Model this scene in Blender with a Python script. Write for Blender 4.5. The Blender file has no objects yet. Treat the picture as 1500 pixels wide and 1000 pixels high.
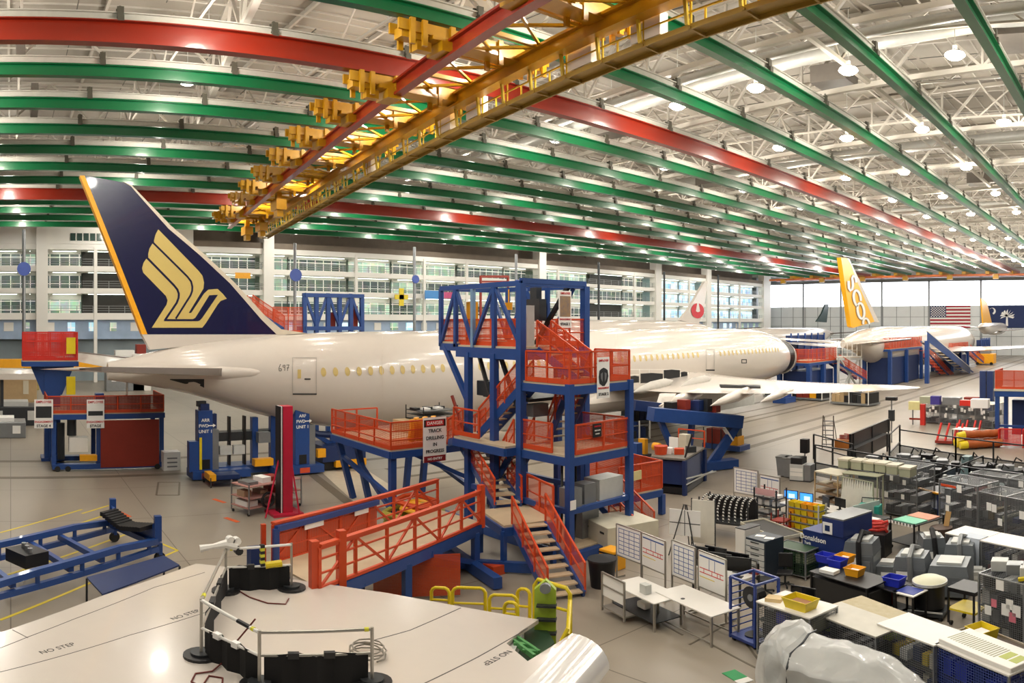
import bpy, math, random
from math import sin, cos, tan, atan2, pi, radians, sqrt, hypot
from mathutils import Vector, Matrix
R = random.Random(7)
SC = bpy.context.scene
COL = SC.collection
# ---------------------------------------------------------------- camera model
FPX, XV, YH, H = 1050.0, 1665.0, 475.0, 8.6      # pixels per radian, pixel of the rail direction, horizon, eye height
def ray(px, py):
    a = (XV - px) / FPX; return (-sin(a), cos(a), tan((YH - py) / FPX))
def G(px, py, z=0.0):                            # place where a sight line meets height z
    r = ray(px, py); d = (z - H) / r[2]; return Vector((r[0]*d, r[1]*d, z))
def PD(px, py, D):                               # ... the vertical plane X = -D
    r = ray(px, py); d = -D / r[0]; return Vector((-D, r[1]*d, H + r[2]*d))
def PY(px, py, Y):                               # ... the vertical plane Y
    r = ray(px, py); d = Y / r[1]; return Vector((r[0]*d, Y, H + r[2]*d))
def Pd(px, py, d):                               # ... at ground distance d
    r = ray(px, py); return Vector((r[0]*d, r[1]*d, H + r[2]*d))
def ZD(px, py, q):                               # height of a pixel row above the place q
    return H + ray(px, py)[2] * hypot(q[0], q[1])
# ---------------------------------------------------------------- materials
def lin(c):
    if isinstance(c, str): c = [int(c[i:i+2], 16)/255 for i in (1, 3, 5)]
    return tuple((v/12.92 if v <= .04045 else ((v+.055)/1.055)**2.4) for v in c) + (1.0,)
MATS = {}
def mat(name, col, rough=.5, metal=0.0, var=.12, scale=3.0, alpha=1.0, emit=0.0, bump=0.0, coat=0.0, spec=.5, col2=None):
    if name in MATS: return MATS[name]
    m = bpy.data.materials.new(name); m.use_nodes = True
    nt = m.node_tree; N = nt.nodes; L = nt.links; b = N['Principled BSDF']
    c = lin(col)
    b.inputs['Roughness'].default_value = rough; b.inputs['Metallic'].default_value = metal
    b.inputs['Specular IOR Level'].default_value = spec
    b.inputs['Alpha'].default_value = alpha
    if coat: b.inputs['Coat Weight'].default_value = coat; b.inputs['Coat Roughness'].default_value = .05
    tc = N.new('ShaderNodeTexCoord')
    if var or col2 or bump:
        nz = N.new('ShaderNodeTexNoise'); nz.inputs['Scale'].default_value = scale; nz.inputs['Detail'].default_value = 4
        L.new(tc.outputs['Object'], nz.inputs['Vector'])
        if var or col2:
            mx = N.new('ShaderNodeMix'); mx.data_type = 'RGBA'
            L.new(nz.outputs['Fac'], mx.inputs['Factor'])
            mx.inputs['A'].default_value = tuple(v*(1-var) for v in c[:3]) + (1,)
            mx.inputs['B'].default_value = (tuple(min(1, v*(1+var)) for v in c[:3]) + (1,)) if col2 is None else lin(col2)
            L.new(mx.outputs['Result'], b.inputs['Base Color'])
        if bump:
            bp = N.new('ShaderNodeBump'); bp.inputs['Strength'].default_value = bump; bp.inputs['Distance'].default_value = .05
            L.new(nz.outputs['Fac'], bp.inputs['Height']); L.new(bp.outputs['Normal'], b.inputs['Normal'])
    if not (var or col2): b.inputs['Base Color'].default_value = c
    if emit:
        b.inputs['Emission Color'].default_value = c; b.inputs['Emission Strength'].default_value = emit
    MATS[name] = m; return m
def meshmat(name, col, cell=.05, fill=.35, rough=.5, metal=0.0, axes=None):
    """wire mesh or expanded metal: open cells between wires, cut along the sheet's own object coordinates"""
    if name in MATS: return MATS[name]
    m = mat(name, col, rough, metal); nt = m.node_tree; N = nt.nodes; L = nt.links; b = N['Principled BSDF']
    tc = N.new('ShaderNodeTexCoord'); sp = N.new('ShaderNodeSeparateXYZ'); L.new(tc.outputs['Object'], sp.inputs[0])
    outs = []
    ad = N.new('ShaderNodeMath'); ad.operation = 'ADD'; L.new(sp.outputs[0], ad.inputs[0]); L.new(sp.outputs[1], ad.inputs[1])
    for so in (ad.outputs[0], sp.outputs[2]):
        d = N.new('ShaderNodeMath'); d.operation = 'DIVIDE'; L.new(so, d.inputs[0]); d.inputs[1].default_value = cell
        f = N.new('ShaderNodeMath'); f.operation = 'FRACT'; L.new(d.outputs[0], f.inputs[0])
        g = N.new('ShaderNodeMath'); g.operation = 'LESS_THAN'; L.new(f.outputs[0], g.inputs[0]); g.inputs[1].default_value = fill
        outs.append(g.outputs[0])
    mxm = N.new('ShaderNodeMath'); mxm.operation = 'MAXIMUM'; L.new(outs[0], mxm.inputs[0]); L.new(outs[1], mxm.inputs[1])
    L.new(mxm.outputs[0], b.inputs['Alpha'])
    return m
# ---------------------------------------------------------------- mesh builder
class MB:
    def __init__(s): s.v = []; s.f = []; s.mi = []
    def add(s, vs, fs, m=0):
        n = len(s.v); s.v += [tuple(v) for v in vs]; s.f += [tuple(i+n for i in f) for f in fs]; s.mi += [m]*len(fs); return s
    def box(s, c, d, rz=0.0, m=0):               # centre, full sizes
        x, y, z = d[0]/2, d[1]/2, d[2]/2; cr, sr = cos(rz), sin(rz)
        vs = [(c[0]+a*x*cr-b*y*sr, c[1]+a*x*sr+b*y*cr, c[2]+e*z) for e in (-1, 1) for b in (-1, 1) for a in (-1, 1)]
        return s.add(vs, [(0,2,3,1),(4,5,7,6),(0,1,5,4),(2,6,7,3),(0,4,6,2),(1,3,7,5)], m)
    def bx(s, x0, x1, y0, y1, z0, z1, m=0):
        return s.box(((x0+x1)/2, (y0+y1)/2, (z0+z1)/2), (abs(x1-x0), abs(y1-y0), abs(z1-z0)), 0, m)
    def bar(s, p, q, w=.1, h=None, m=0, up=(0,0,1)):  # rectangular bar between two points
        p = Vector(p); q = Vector(q); d = q-p
        if d.length < 1e-6: return s
        h = h or w; d.normalize(); u = Vector(up)
        if abs(d.dot(u)) > .95: u = Vector((0, 1, 0))
        a = d.cross(u).normalized()*w/2; b = a.cross(d).normalized()*h/2
        vs = [o+e*a+g*b for o in (p, q) for g in (-1, 1) for e in (-1, 1)]
        return s.add(vs, [(0,2,3,1),(4,5,7,6),(0,1,5,4),(2,6,7,3),(0,4,6,2),(1,3,7,5)], m)
    def tube(s, pts, r=.03, n=6, m=0, closed=False):
        pts = [Vector(p) for p in pts]; k = len(pts); vs = []; fs = []
        prev = None
        for i, p in enumerate(pts):
            if closed: t = pts[(i+1) % k]-pts[i-1]
            else: t = (pts[min(i+1, k-1)]-pts[max(i-1, 0)])
            if t.length < 1e-9: t = Vector((0, 0, 1))
            t.normalize()
            u = prev if prev is not None else (Vector((0, 0, 1)) if abs(t.z) < .9 else Vector((1, 0, 0)))
            a = t.cross(u)
            if a.length < 1e-4: a = t.cross(Vector((1, .3, 0)))
            a.normalize(); b = a.cross(t).normalized(); prev = b
            rr = r[i] if isinstance(r, (list, tuple)) else r
            vs += [p+a*rr*cos(2*pi*j/n)+b*rr*sin(2*pi*j/n) for j in range(n)]
        for i in range(k if closed else k-1):
            for j in range(n):
                i2 = (i+1) % k; fs.append((i*n+j, i*n+(j+1) % n, i2*n+(j+1) % n, i2*n+j))
        if not closed: fs += [tuple(range(n-1, -1, -1)), tuple((k-1)*n+j for j in range(n))]
        return s.add(vs, fs, m)
    def cyl(s, c, r, h, n=16, m=0, r2=None):     # upright, c = base centre
        r2 = r if r2 is None else r2
        vs = [(c[0]+r*cos(2*pi*j/n), c[1]+r*sin(2*pi*j/n), c[2]) for j in range(n)] + [(c[0]+r2*cos(2*pi*j/n), c[1]+r2*sin(2*pi*j/n), c[2]+h) for j in range(n)]
        return s.add(vs, [(j, (j+1) % n, n+(j+1) % n, n+j) for j in range(n)] + [tuple(range(n-1, -1, -1)), tuple(range(n, 2*n))], m)
    def loft(s, rings, m=0, cap=True, closed=True):
        n = len(rings[0]); vs = [p for r in rings for p in r]; fs = []
        for i in range(len(rings)-1):
            for j in range(n if closed else n-1):
                fs.append((i*n+j, i*n+(j+1) % n, (i+1)*n+(j+1) % n, (i+1)*n+j))
        if cap and closed: fs += [tuple(range(n-1, -1, -1)), tuple((len(rings)-1)*n+j for j in range(n))]
        return s.add(vs, fs, m)
    def prism(s, poly, off, m=0):                # planar outline pushed along off
        poly = [Vector(p) for p in poly]; off = Vector(off); n = len(poly)
        vs = poly+[p+off for p in poly]
        return s.add(vs, [tuple(range(n-1, -1, -1)), tuple(range(n, 2*n))]+[(j, (j+1) % n, n+(j+1) % n, n+j) for j in range(n)], m)
    def quad(s, *p, m=0): return s.add(p, [tuple(range(len(p)))], m)
    def move(s, M):
        s.v = [tuple(M @ Vector(v)) for v in s.v]; return s
    def build(s, name, mats, parent=None, smooth=False, loc=None, rz=0.0, bevel=0.0):
        me = bpy.data.meshes.new(name); me.from_pydata(s.v, [], s.f); me.update()
        if not isinstance(mats, (list, tuple)): mats = [mats]
        for q in mats: me.materials.append(q)
        if len(mats) > 1: me.polygons.foreach_set('material_index', s.mi)
        if smooth:
            me.shade_smooth()
            try: me.set_sharp_from_angle(angle=radians(40))
            except Exception: pass
        o = bpy.data.objects.new(name, me); COL.objects.link(o)
        if parent is not None: o.parent = parent
        if loc is not None: o.location = loc
        if rz: o.rotation_euler = (0, 0, rz)
        if bevel:
            b = o.modifiers.new('Bevel', 'BEVEL'); b.width = bevel; b.segments = 2; b.limit_method = 'ANGLE'
        return o
def stripemat(name, ca, cb, pitch):
    m = mat(name, ca, .6, var=0); nt = m.node_tree; N = nt.nodes; L = nt.links; b = N['Principled BSDF']
    tc = N.new('ShaderNodeTexCoord'); sp = N.new('ShaderNodeSeparateXYZ'); L.new(tc.outputs['Object'], sp.inputs[0])
    a1 = N.new('ShaderNodeMath'); a1.operation = 'ADD'; L.new(sp.outputs[1], a1.inputs[0]); L.new(sp.outputs[2], a1.inputs[1])
    d = N.new('ShaderNodeMath'); d.operation = 'DIVIDE'; L.new(a1.outputs[0], d.inputs[0]); d.inputs[1].default_value = pitch
    f = N.new('ShaderNodeMath'); f.operation = 'FRACT'; L.new(d.outputs[0], f.inputs[0]); g = N.new('ShaderNodeMath'); g.operation = 'LESS_THAN'; L.new(f.outputs[0], g.inputs[0]); g.inputs[1].default_value = .5
    mx = N.new('ShaderNodeMix'); mx.data_type = 'RGBA'; mx.inputs['A'].default_value = lin(ca); mx.inputs['B'].default_value = lin(cb); L.new(g.outputs[0], mx.inputs['Factor']); L.new(mx.outputs['Result'], b.inputs['Base Color']); return m
def wb(s, name, mats, parent, smooth=False, bevel=0.0):      # the same from world coordinates, under an unturned parent
    s.move(Matrix.Translation(-Vector(parent.location))); return s.build(name, mats, parent, smooth=smooth, bevel=bevel)
MB.wb = wb
def tag(o, label, cat, group=None):
    o['label'] = label; o['category'] = cat
    if group: o['group'] = group
    return o
def T(name, label, cat, loc=(0, 0, 0), rz=0.0, group=None):
    o = bpy.data.objects.new(name, None); COL.objects.link(o); o.empty_display_size = .2
    o.location = loc; o.rotation_euler = (0, 0, rz); return tag(o, label, cat, group)
def struct(o): o['kind'] = 'structure'; return o
def S(name, loc=(0, 0, 0), rz=0.0):
    o = bpy.data.objects.new(name, None); COL.objects.link(o); o.location = loc; o.rotation_euler = (0, 0, rz); return struct(o)
def dup(root, loc, rz=None, label=None, group=None):
    r = root.copy(); COL.objects.link(r); r.location = loc
    if rz is not None: r.rotation_euler = (0, 0, rz)
    if label: r['label'] = label
    if group: r['group'] = group
    for ch in list(root.children):
        c = ch.copy(); COL.objects.link(c); c.parent = r
        for g in list(ch.children):
            d = g.copy(); COL.objects.link(d); d.parent = c
    return r
def text(s, size, m, parent, loc, rot, name='lettering', ext=.004, align='CENTER', bold=False, spacing=1.0, off=None):
    cu = bpy.data.curves.new(name, 'FONT'); cu.body = s; cu.size = size; cu.extrude = ext; cu.align_x = align; cu.align_y = 'CENTER'
    cu.space_line = .95; cu.space_character = spacing; cu.resolution_u = 3
    cu.offset = off if off is not None else (size*.018 if bold else 0)
    tmp = bpy.data.objects.new(name, cu); me = bpy.data.meshes.new_from_object(tmp); bpy.data.objects.remove(tmp); bpy.data.curves.remove(cu)
    me.name = name; me.materials.clear(); me.materials.append(m)
    o = bpy.data.objects.new(name, me); COL.objects.link(o)
    o.parent = parent; o.location = loc; o.rotation_euler = rot; return o
def frame(p0, p1):                               # ground frame along a front edge: origin, heading, width
    p0 = Vector(p0); p1 = Vector(p1); d = p1-p0
    return (p0+p1)/2, atan2(d.y, d.x), hypot(d.x, d.y)
def front(a, b, z=0.0):                          # the same from two pixels
    return frame(G(a[0], a[1], z), G(b[0], b[1], z))
# ---------------------------------------------------------------- shared finishes
BLUE = mat('blue enamel', '#214688', .4, var=.12, coat=.15); NAVY = mat('navy enamel', '#1a2f60', .45)
ORG = mat('orange enamel', '#cf4a20', .42, var=.12); ORGM = meshmat('orange mesh', '#cf4a20', .045, .3)
REDM = mat('dark red curtain', '#8a2a1a', .6); REDP = mat('signal red', '#d02c20', .45)
YEL = mat('yellow enamel', '#e2c81e', .4); AMB = mat('amber enamel', '#f0a818', .4)
WHITE = mat('white gloss', '#d3cac0', .2, var=.02, coat=.3); WPAN = mat('white laminate', '#e9e6df', .4, var=.04)
BLK = mat('black plastic', '#18181a', .45); DGR = mat('dark steel', '#3a3d40', .45, .4); GRY = mat('grey steel', '#8b8e90', .4, .5)
LGR = mat('light grey paint', '#c3c4c0', .45); ALU = mat('bare aluminium', '#c9cacb', .28, .9)
BEI = mat('beige cabinet', '#cfc9b4', .5); WOOD = mat('worn plywood', '#b49a72', .6); TAN = mat('tread plate', '#c9b596', .55)
WIRE = meshmat('grey wire mesh', '#85878a', .06, .2, .45, .4); PAPER = mat('paper', '#f3f2ee', .7, var=.03)
INK = mat('black print', '#121212', .6, var=0); REDI = mat('red print', '#c8242a', .6, var=0); GRID = mat('blue print', '#3c5c9a', .6, var=0)
SCR = mat('lit blue screen', '#3c8cf0', .3, emit=1.5, var=0); TYR = mat('rubber', '#222222', .8)
LAMP = mat('lit lamp', '#fff4e0', .3, emit=40.0, var=0)
# ================================================================ the building
def rot2(p, r): return (p[0]*cos(r)-p[1]*sin(r), p[0]*sin(r)+p[1]*cos(r))
def floor_mat():
    m = bpy.data.materials.new('polished concrete'); m.use_nodes = True; nt = m.node_tree; N = nt.nodes; L = nt.links; b = N['Principled BSDF']
    tc = N.new('ShaderNodeTexCoord')
    n1 = N.new('ShaderNodeTexNoise'); n1.inputs['Scale'].default_value = .07; n1.inputs['Detail'].default_value = 5; n1.inputs['Roughness'].default_value = .55
    n2 = N.new('ShaderNodeTexNoise'); n2.inputs['Scale'].default_value = .45; n2.inputs['Detail'].default_value = 6
    L.new(tc.outputs['Object'], n1.inputs[0]); L.new(tc.outputs['Object'], n2.inputs[0])
    r1 = N.new('ShaderNodeValToRGB'); r1.color_ramp.elements[0].position = .3; r1.color_ramp.elements[0].color = lin('#8f8679'); r1.color_ramp.elements[1].position = .7; r1.color_ramp.elements[1].color = lin('#a59b8c')
    L.new(n1.outputs['Fac'], r1.inputs[0])
    mx = N.new('ShaderNodeMix'); mx.data_type = 'RGBA'; mx.blend_type = 'MULTIPLY'; mx.inputs['Factor'].default_value = .1
    L.new(r1.outputs[0], mx.inputs['A']); L.new(n2.outputs['Fac'], mx.inputs['B'])
    br = N.new('ShaderNodeTexBrick'); br.offset = 0.0; br.inputs['Scale'].default_value = 1.0; br.inputs['Brick Width'].default_value = 6.1; br.inputs['Row Height'].default_value = 6.1
    br.inputs['Mortar Size'].default_value = .02; br.inputs['Color1'].default_value = (1, 1, 1, 1); br.inputs['Color2'].default_value = (.95, .95, .95, 1); br.inputs['Mortar'].default_value = (.45, .43, .4, 1)
    L.new(tc.outputs['Object'], br.inputs[0])
    m2 = N.new('ShaderNodeMix'); m2.data_type = 'RGBA'; m2.blend_type = 'MULTIPLY'; m2.inputs['Factor'].default_value = 1
    L.new(mx.outputs['Result'], m2.inputs['A']); L.new(br.outputs[0], m2.inputs['B'])
    L.new(m2.outputs['Result'], b.inputs['Base Color'])
    rr = N.new('ShaderNodeMapRange'); rr.inputs[3].default_value = .34; rr.inputs[4].default_value = .4; b.inputs['Specular IOR Level'].default_value = .4; L.new(n2.outputs['Fac'], rr.inputs[0]); L.new(rr.outputs[0], b.inputs['Roughness'])
    return m
FLOORM = floor_mat()
DFAC, YFAR = 106.0, 196.0
struct(MB().bx(-DFAC-12, 40, -40, YFAR+1, -.4, 0).build('floor', FLOORM))
# sunken rails, trench and painted lines
trench = mat('steel floor track', '#6e6557', .5, .2); lnY = mat('yellow floor paint', '#d8c23a', .5); pale = mat('pale new concrete', '#cfc3ae', .4)
tr = S('floor_track')
for i, (D, w) in enumerate(((25.6, .6), (28.0, .6), (32.6, .4), (34.0, .4), (36.4, .4), (39.6, .55), (44.5, .6))):
    MB().bx(-D-w/2, -D+w/2, 21 if D < 38 else -30, YFAR-2, 0, .006).build('track_strip', trench, tr)
q0, q1 = G(458, 695), G(512, 737)
MB().bar((q0.x, q0.y, .004), (q1.x, q1.y, .004), .5, .008).build('track_strip', trench, tr)
for px, py, qx, qy in ((232, 706, 263, 706), (229, 725, 262, 725), (232, 706, 229, 725), (263, 706, 262, 725)):
    a, b = G(px, py), G(qx, qy); MB().bar((a.x, a.y, .004), (b.x, b.y, .004), .1, .008).build('pit_frame', trench, tr)
for px, py, qx, qy in ((1000, 738, 1050, 752), (1060, 896, 1125, 985), (885, 862, 1000, 930), (1000, 920, 1125, 987), (1010, 944, 1060, 917)):
    a, b = G(px, py), G(qx, qy); MB().bar((a.x, a.y, .004), (b.x, b.y, .004), .06, .008).build('floor_joint', trench, tr)
ln = S('floor_line')
for px, py, qx, qy in ((0, 780, 120, 746), (0, 908, 140, 850), (0, 845, 230, 765), (232, 794, 260, 806), (260, 806, 222, 822), (120, 752, 160, 740), (0, 803, 160, 752)):
    a, b = G(px, py), G(qx, qy); MB().bar((a.x, a.y, .004), (b.x, b.y, .004), .11, .008).build('painted_line', lnY, ln)
a, b = G(470, 690), G(560, 720)
MB().quad((a.x, a.y, .003), (G(540, 690).x, G(540, 690).y, .003), (G(620, 740).x, G(620, 740).y, .003), (G(530, 745).x, G(530, 745).y, .003)).build('pale_slab', pale, ln)
for px, py in ((317, 734), (178, 754), (335, 762)):
    q = G(px, py); MB().bar((q.x-.5, q.y, .004), (q.x+.4, q.y+.3, .004), .22, .008).build('orange_mark', mat('orange floor paint', '#d8602c', .6), ln)

# ---------------------------------------------------------------- roof
RB = H + 13.48                                   # underside of the green crane rails
deckm = mat('white roof deck', '#989186', .7, var=.05, scale=.4); steelw = mat('white roof steel', '#b5aea3', .5, var=.04); duct = mat('galvanised duct', '#b9b8b2', .45, .25)
ZT, ZD_ = RB + 1.55, RB + 5.2                    # bottom chord of the trusses, underside of the deck
rf = MB().bx(-DFAC-12, 40, -40, YFAR+1, ZD_+.2, ZD_+.5)
struct(rf.build('ceiling', deckm))
rb = MB()
for i in range(44): rb.bx(-DFAC-10, 40, -38+i*5.4, -38+i*5.4+.16, ZD_-.12, ZD_+.2)
struct(rb.build('ceiling_purlin', steelw))
rb = MB()
for i in range(64): rb.bx(-DFAC-10+i*2.4, -DFAC-10+i*2.4+.07, -38, YFAR, ZD_+.08, ZD_+.2)
struct(rb.build('ceiling_rib', mat('deck rib', '#b4aea4', .7)))
ROT = -.15                                       # the trusses and the bridge crane lie a little across the rails

def yq(x, y0): return y0 - x*tan(.15)
def truss_x(y0):
    m = MB(); x0, x1 = -DFAC-6, 34
    P = lambda x, z: (x, yq(x, y0), z)
    m.bar(P(x0, ZT), P(x1, ZT), .34); m.bar(P(x0, ZD_-.2), P(x1, ZD_-.2), .3)
    n = 24; st = (x1-x0)/n
    for i in range(n):
        xa = x0+i*st
        m.bar(P(xa, ZT), P(xa+st/2, ZD_-.2), .17); m.bar(P(xa+st/2, ZD_-.2), P(xa+st, ZT), .17)
        m.bar(P(xa, ZT), P(xa, ZD_-.2), .14)
    return struct(m.build('roof_truss', steelw))
TY = [6.0, 17.5, 29.0, 38.0, 50.5, 62.0, 74, 86, 98, 110, 122, 134, 146, 158, 170, 182]
for y0 in TY: truss_x(y0)
def truss_y(D):
    m = MB(); m.bar((-D, -30, ZT+.15), (-D, YFAR, ZT+.15), .26); m.bar((-D, -30, ZD_-.4), (-D, YFAR, ZD_-.4), .2)
    y = -30.0
    while y < 170:
        m.bar((-D, y, ZT+.15), (-D, y+3, ZD_-.4), .13); m.bar((-D, y+3, ZD_-.4), (-D, y+6, ZT+.15), .13); y += 6
    return struct(m.build('roof_truss', steelw))
for i in range(9): truss_y(3.6+12.2*i)
cond = mat('dark conduit', '#5a5650', .6)
rb = MB(); rr = random.Random(5)
for i in range(44):
    y = -24+i*4.6; x = -DFAC+rr.uniform(0, 20)
    while x < 26:
        l = rr.uniform(3, 9); rb.bar((x, y, ZD_-.35), (x+l, y+rr.uniform(-.1, .1), ZD_-.35), .05); x += l+rr.uniform(1, 7)
struct(rb.build('roof_conduit', cond))
rb = MB()
for i in range(16):
    x = -100+i*8.1; rb.bar((x, -30, ZD_-1.1), (x, YFAR, ZD_-1.1), .09)
struct(rb.build('roof_pipe', steelw))
def brace_y(y0):
    m = MB(); x = -100.0
    while x < 26:
        m.bar((x, y0, ZD_-.2), (x+3.05, y0, ZT+.7), .1); m.bar((x+3.05, y0, ZT+.7), (x+6.1, y0, ZD_-.2), .1); x += 6.1
    m.bar((-104, y0, ZT+.7), (28, y0, ZT+.7), .14)
    struct(m.build('roof_joist', steelw))
for y0 in [-8+8.5*i for i in range(16)]: brace_y(y0)
def yduct(y0, x0, x1, r, z):
    return struct(MB().tube([(x0, yq(x0, y0), z), (x1, yq(x1, y0), z)], r, 14).build('roof_duct', duct, smooth=True))
yduct(34.5, -60, 30, .55, ZT+1.3); yduct(31.5, -40, 30, .3, ZT+.5); yduct(58, -90, 30, .5, ZT+1.2); yduct(92, -100, 30, .6, ZT+1.2)
dk = mat('brown roof unit', '#6d665e', .6)
for px, py, z, sx, sy, sz in ((1222, 112, ZT+1.2, 2.4, 2.0, 1.2), (1490, 45, ZT+1.2, 2.0, 3.0, 1.6), (893, 190, ZT+.6, 2.2, 2.0, 1.0), (1440, 262, ZT+1.0, 3.2, 2.0, 1.2), (1040, 265, ZT+.8, 2.5, 2, 1), (30, 70, ZT+1, 3, .5, 2), (50, 150, ZT+1, 3, .5, 2)):
    q = G(px, py, z); MBx = MB().box((0, 0, 0), (sx, sy, sz)).build('roof_unit', dk, loc=q); tag(MBx, 'brown air handling box hung in the roof steel above the rails', 'roof unit', 'roof units')
# ---------------------------------------------------------------- crane rails
GRN = mat('green rail enamel', '#05683a', .3, var=.1, scale=.3, coat=.3); RED = mat('red rail enamel', '#8e2410', .28, var=.1, scale=.3, coat=.3); HNG = mat('hanger clamp', '#4e4a3e', .6)
railc = mat('pale runway beam', '#bdb9ae', .45)
ORDN = 'first second third fourth fifth sixth seventh eighth ninth tenth eleventh twelfth thirteenth fourteenth'.split()
def ibeam(m, x, y0, y1, z0, h, w, mi=0, t=.06):
    m.bx(x-w/2, x+w/2, y0, y1, z0, z0+t, mi); m.bx(x-w/2, x+w/2, y0, y1, z0+h-t, z0+h, mi); m.bx(x-t/2, x+t/2, y0, y1, z0+t, z0+h-t, mi)
RAILS = {}
for k in range(-2, 15):
    D = 12.94+6.1*k; red = k in (3, 10)
    if k == -2: continue
    nm = 'red' if red else 'green'
    if red: lb = 'thick red overhead crane rail crossing the upper left of the hall' if k == 3 else 'distant red overhead crane rail level with the dark blue tail tip'
    elif k < 3: lb = ORDN[2-k]+' green overhead crane rail to the right of the thick red rail'
    elif k < 10: lb = ORDN[k-4]+' green overhead crane rail beyond the thick red rail'
    else: lb = ORDN[k-11]+' green overhead crane rail beyond the distant red rail'
    t = T('crane_rail', lb, 'crane rail', (-D, 0, RB), group='overhead crane rails'); RAILS[k] = t
    m = MB(); hh = 1.2 if red else .72; zz = -.5 if red else 0
    ibeam(m, 0, -30, YFAR-6, zz, hh, .6 if red else .5)
    if red: m.bx(-.2, .2, -30, YFAR-6, zz+.06, zz+.3)
    m.build('rail_beam', RED if red else GRN, t)
    m = MB(); ibeam(m, 0, -30, YFAR-6, hh+zz+.06, .42, .3); m.build('runway_beam', railc, t)
    y = -24.0; n = 0
    while y < 150 and n < 26:
        m = MB(); m.box((0, y, hh+zz+.1), (.62, .3, .3)); m.box((-.16, y, hh+zz+.5), (.1, .3, .5)); m.box((.16, y, hh+zz+.5), (.1, .3, .5)); m.bar((0, y, hh+zz+.5), (0, y, ZT-RB), .1)
        m.build('hanger', HNG, t); y += 7.2; n += 1
# ---------------------------------------------------------------- lamps
def lampproto():
    t = T('high_bay_lamp', 'glowing high bay lamp hung in the roof steel between the crane rails', 'lamp', (0, 0, 0), group='high bay lamps in the roof')
    m = MB(); m.cyl((0, 0, -.02), .34, .3, 12, r2=.12); m.cyl((0, 0, .28), .13, .22, 10); m.bar((0, 0, .5), (0, 0, ZD_-RB-1.22), .03)
    m.build('lamp_housing', LGR, t); MB().loft([[(r_*cos(2*pi*j/14), r_*sin(2*pi*j/14), z_) for j in range(14)] for r_, z_ in ((.05, -.34), (.34, -.28), (.54, -.1), (.48, .03), (.34, .0))]).build('lamp_lens', LAMP, t, smooth=True); return t
LP = lampproto(); first = True
LX = [3.0-6.1*i for i in range(0, 18)]
LYS = [-5.5, 7.0, 20.5, 34.8, 48.4, 62, 75.6, 89.2, 102.8, 116.4, 130, 143.6, 157, 171]
nl = 0
ldat = bpy.data.lights.new('lamp light', 'POINT'); ldat.energy = 980; ldat.color = (1, .95, .87); ldat.shadow_soft_size = .5
for j, y in enumerate(LYS):
    for i, x in enumerate(LX):
        if (i+j) % 2 and i > 7: continue
        loc = (x, yq(x, y)*.5+y*.5, RB+1.05)
        if first: LP.location = loc; first = False
        else: dup(LP, loc)
        if j < 13:
            lo = bpy.data.objects.new('lamp_light', ldat); COL.objects.link(lo); lo.location = (loc[0], loc[1], loc[2]-.75)
        nl += 1
# ---------------------------------------------------------------- office front (left) 
facw = mat('white office front', '#e9e6df', .5, var=.03, scale=.5); facg = mat('office glass', '#31433f', .15, var=.35, scale=.5)
facd = mat('dark office bay', '#2a2722', .5, var=.3); facb = mat('blue ground floor glazing', '#9fb4cf', .3, var=.2, scale=.6); railg = mat('balcony rail', '#8d8f90', .4, .3); facr = mat('office room wall', '#cdd6c6', .6, var=.15, scale=.4)
facs = mat('bare storage wall', '#75695c', .7, var=.25, scale=.6)
def FY(px): return DFAC/tan((XV-px)/FPX)
wl = S('wall_left')
Z4, Z3, Z2, Z1, ZTOP = 9.8, 13.6, 16.9, 20.2, RB+.6
slabs = [(Z4, 1.0), (Z3, .8), (Z2, .8), (Z1, .9)]
Y0, Y1 = FY(-30), FY(1122)
m = MB()
for z, t in slabs: m.bx(-DFAC-7, -DFAC, Y0, Y1, z-t/2, z+t/2)
m.build('slab', facw, wl)
m = MB(); m.bx(-DFAC-7.3, -DFAC-7, Y0, YFAR, 0, RB+6); m.build('back_wall', facr, wl)
m = MB(); m.bx(-DFAC-3, -DFAC+.1, Y0, FY(283), Z1+.4, ZTOP+4); m.build('parapet', facw, wl)
m = MB(); m.bx(-DFAC-2, -DFAC+.05, FY(283), Y1, Z1+.4, Z1+1.3); m.build('storage_rail', facs, wl)
m = MB(); m.bx(-DFAC-5, -DFAC-4.8, FY(283), Y1, Z1+.4, ZTOP+4); m.build('storage_wall', facs, wl)
for x0, x1 in ((53, 70), (385, 400), (788, 798), (959, 967), (1034, 1040), (1117, 1127)):
    MB().bx(-DFAC-1.5, -DFAC+.5, FY(x0), FY(x1), 0, ZTOP+1).build('column', facw, wl)
for x0 in (140, 522, 622, 684, 818, 930, 1010, 1084): MB().bx(-DFAC-.4, -DFAC+.1, FY(x0)-.25, FY(x0)+.25, 0, Z1).build('post', facw, wl)
wx = [(-25, 33), (36, 53), (71, 122), (124, 200), (200, 300), (302, 384), (402, 432), (434, 520), (524, 585), (588, 620), (624, 682), (686, 752), (754, 786), (800, 875), (880, 926), (928, 957), (969, 1008), (1011, 1033), (1042, 1082), (1085, 1116)]
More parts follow.
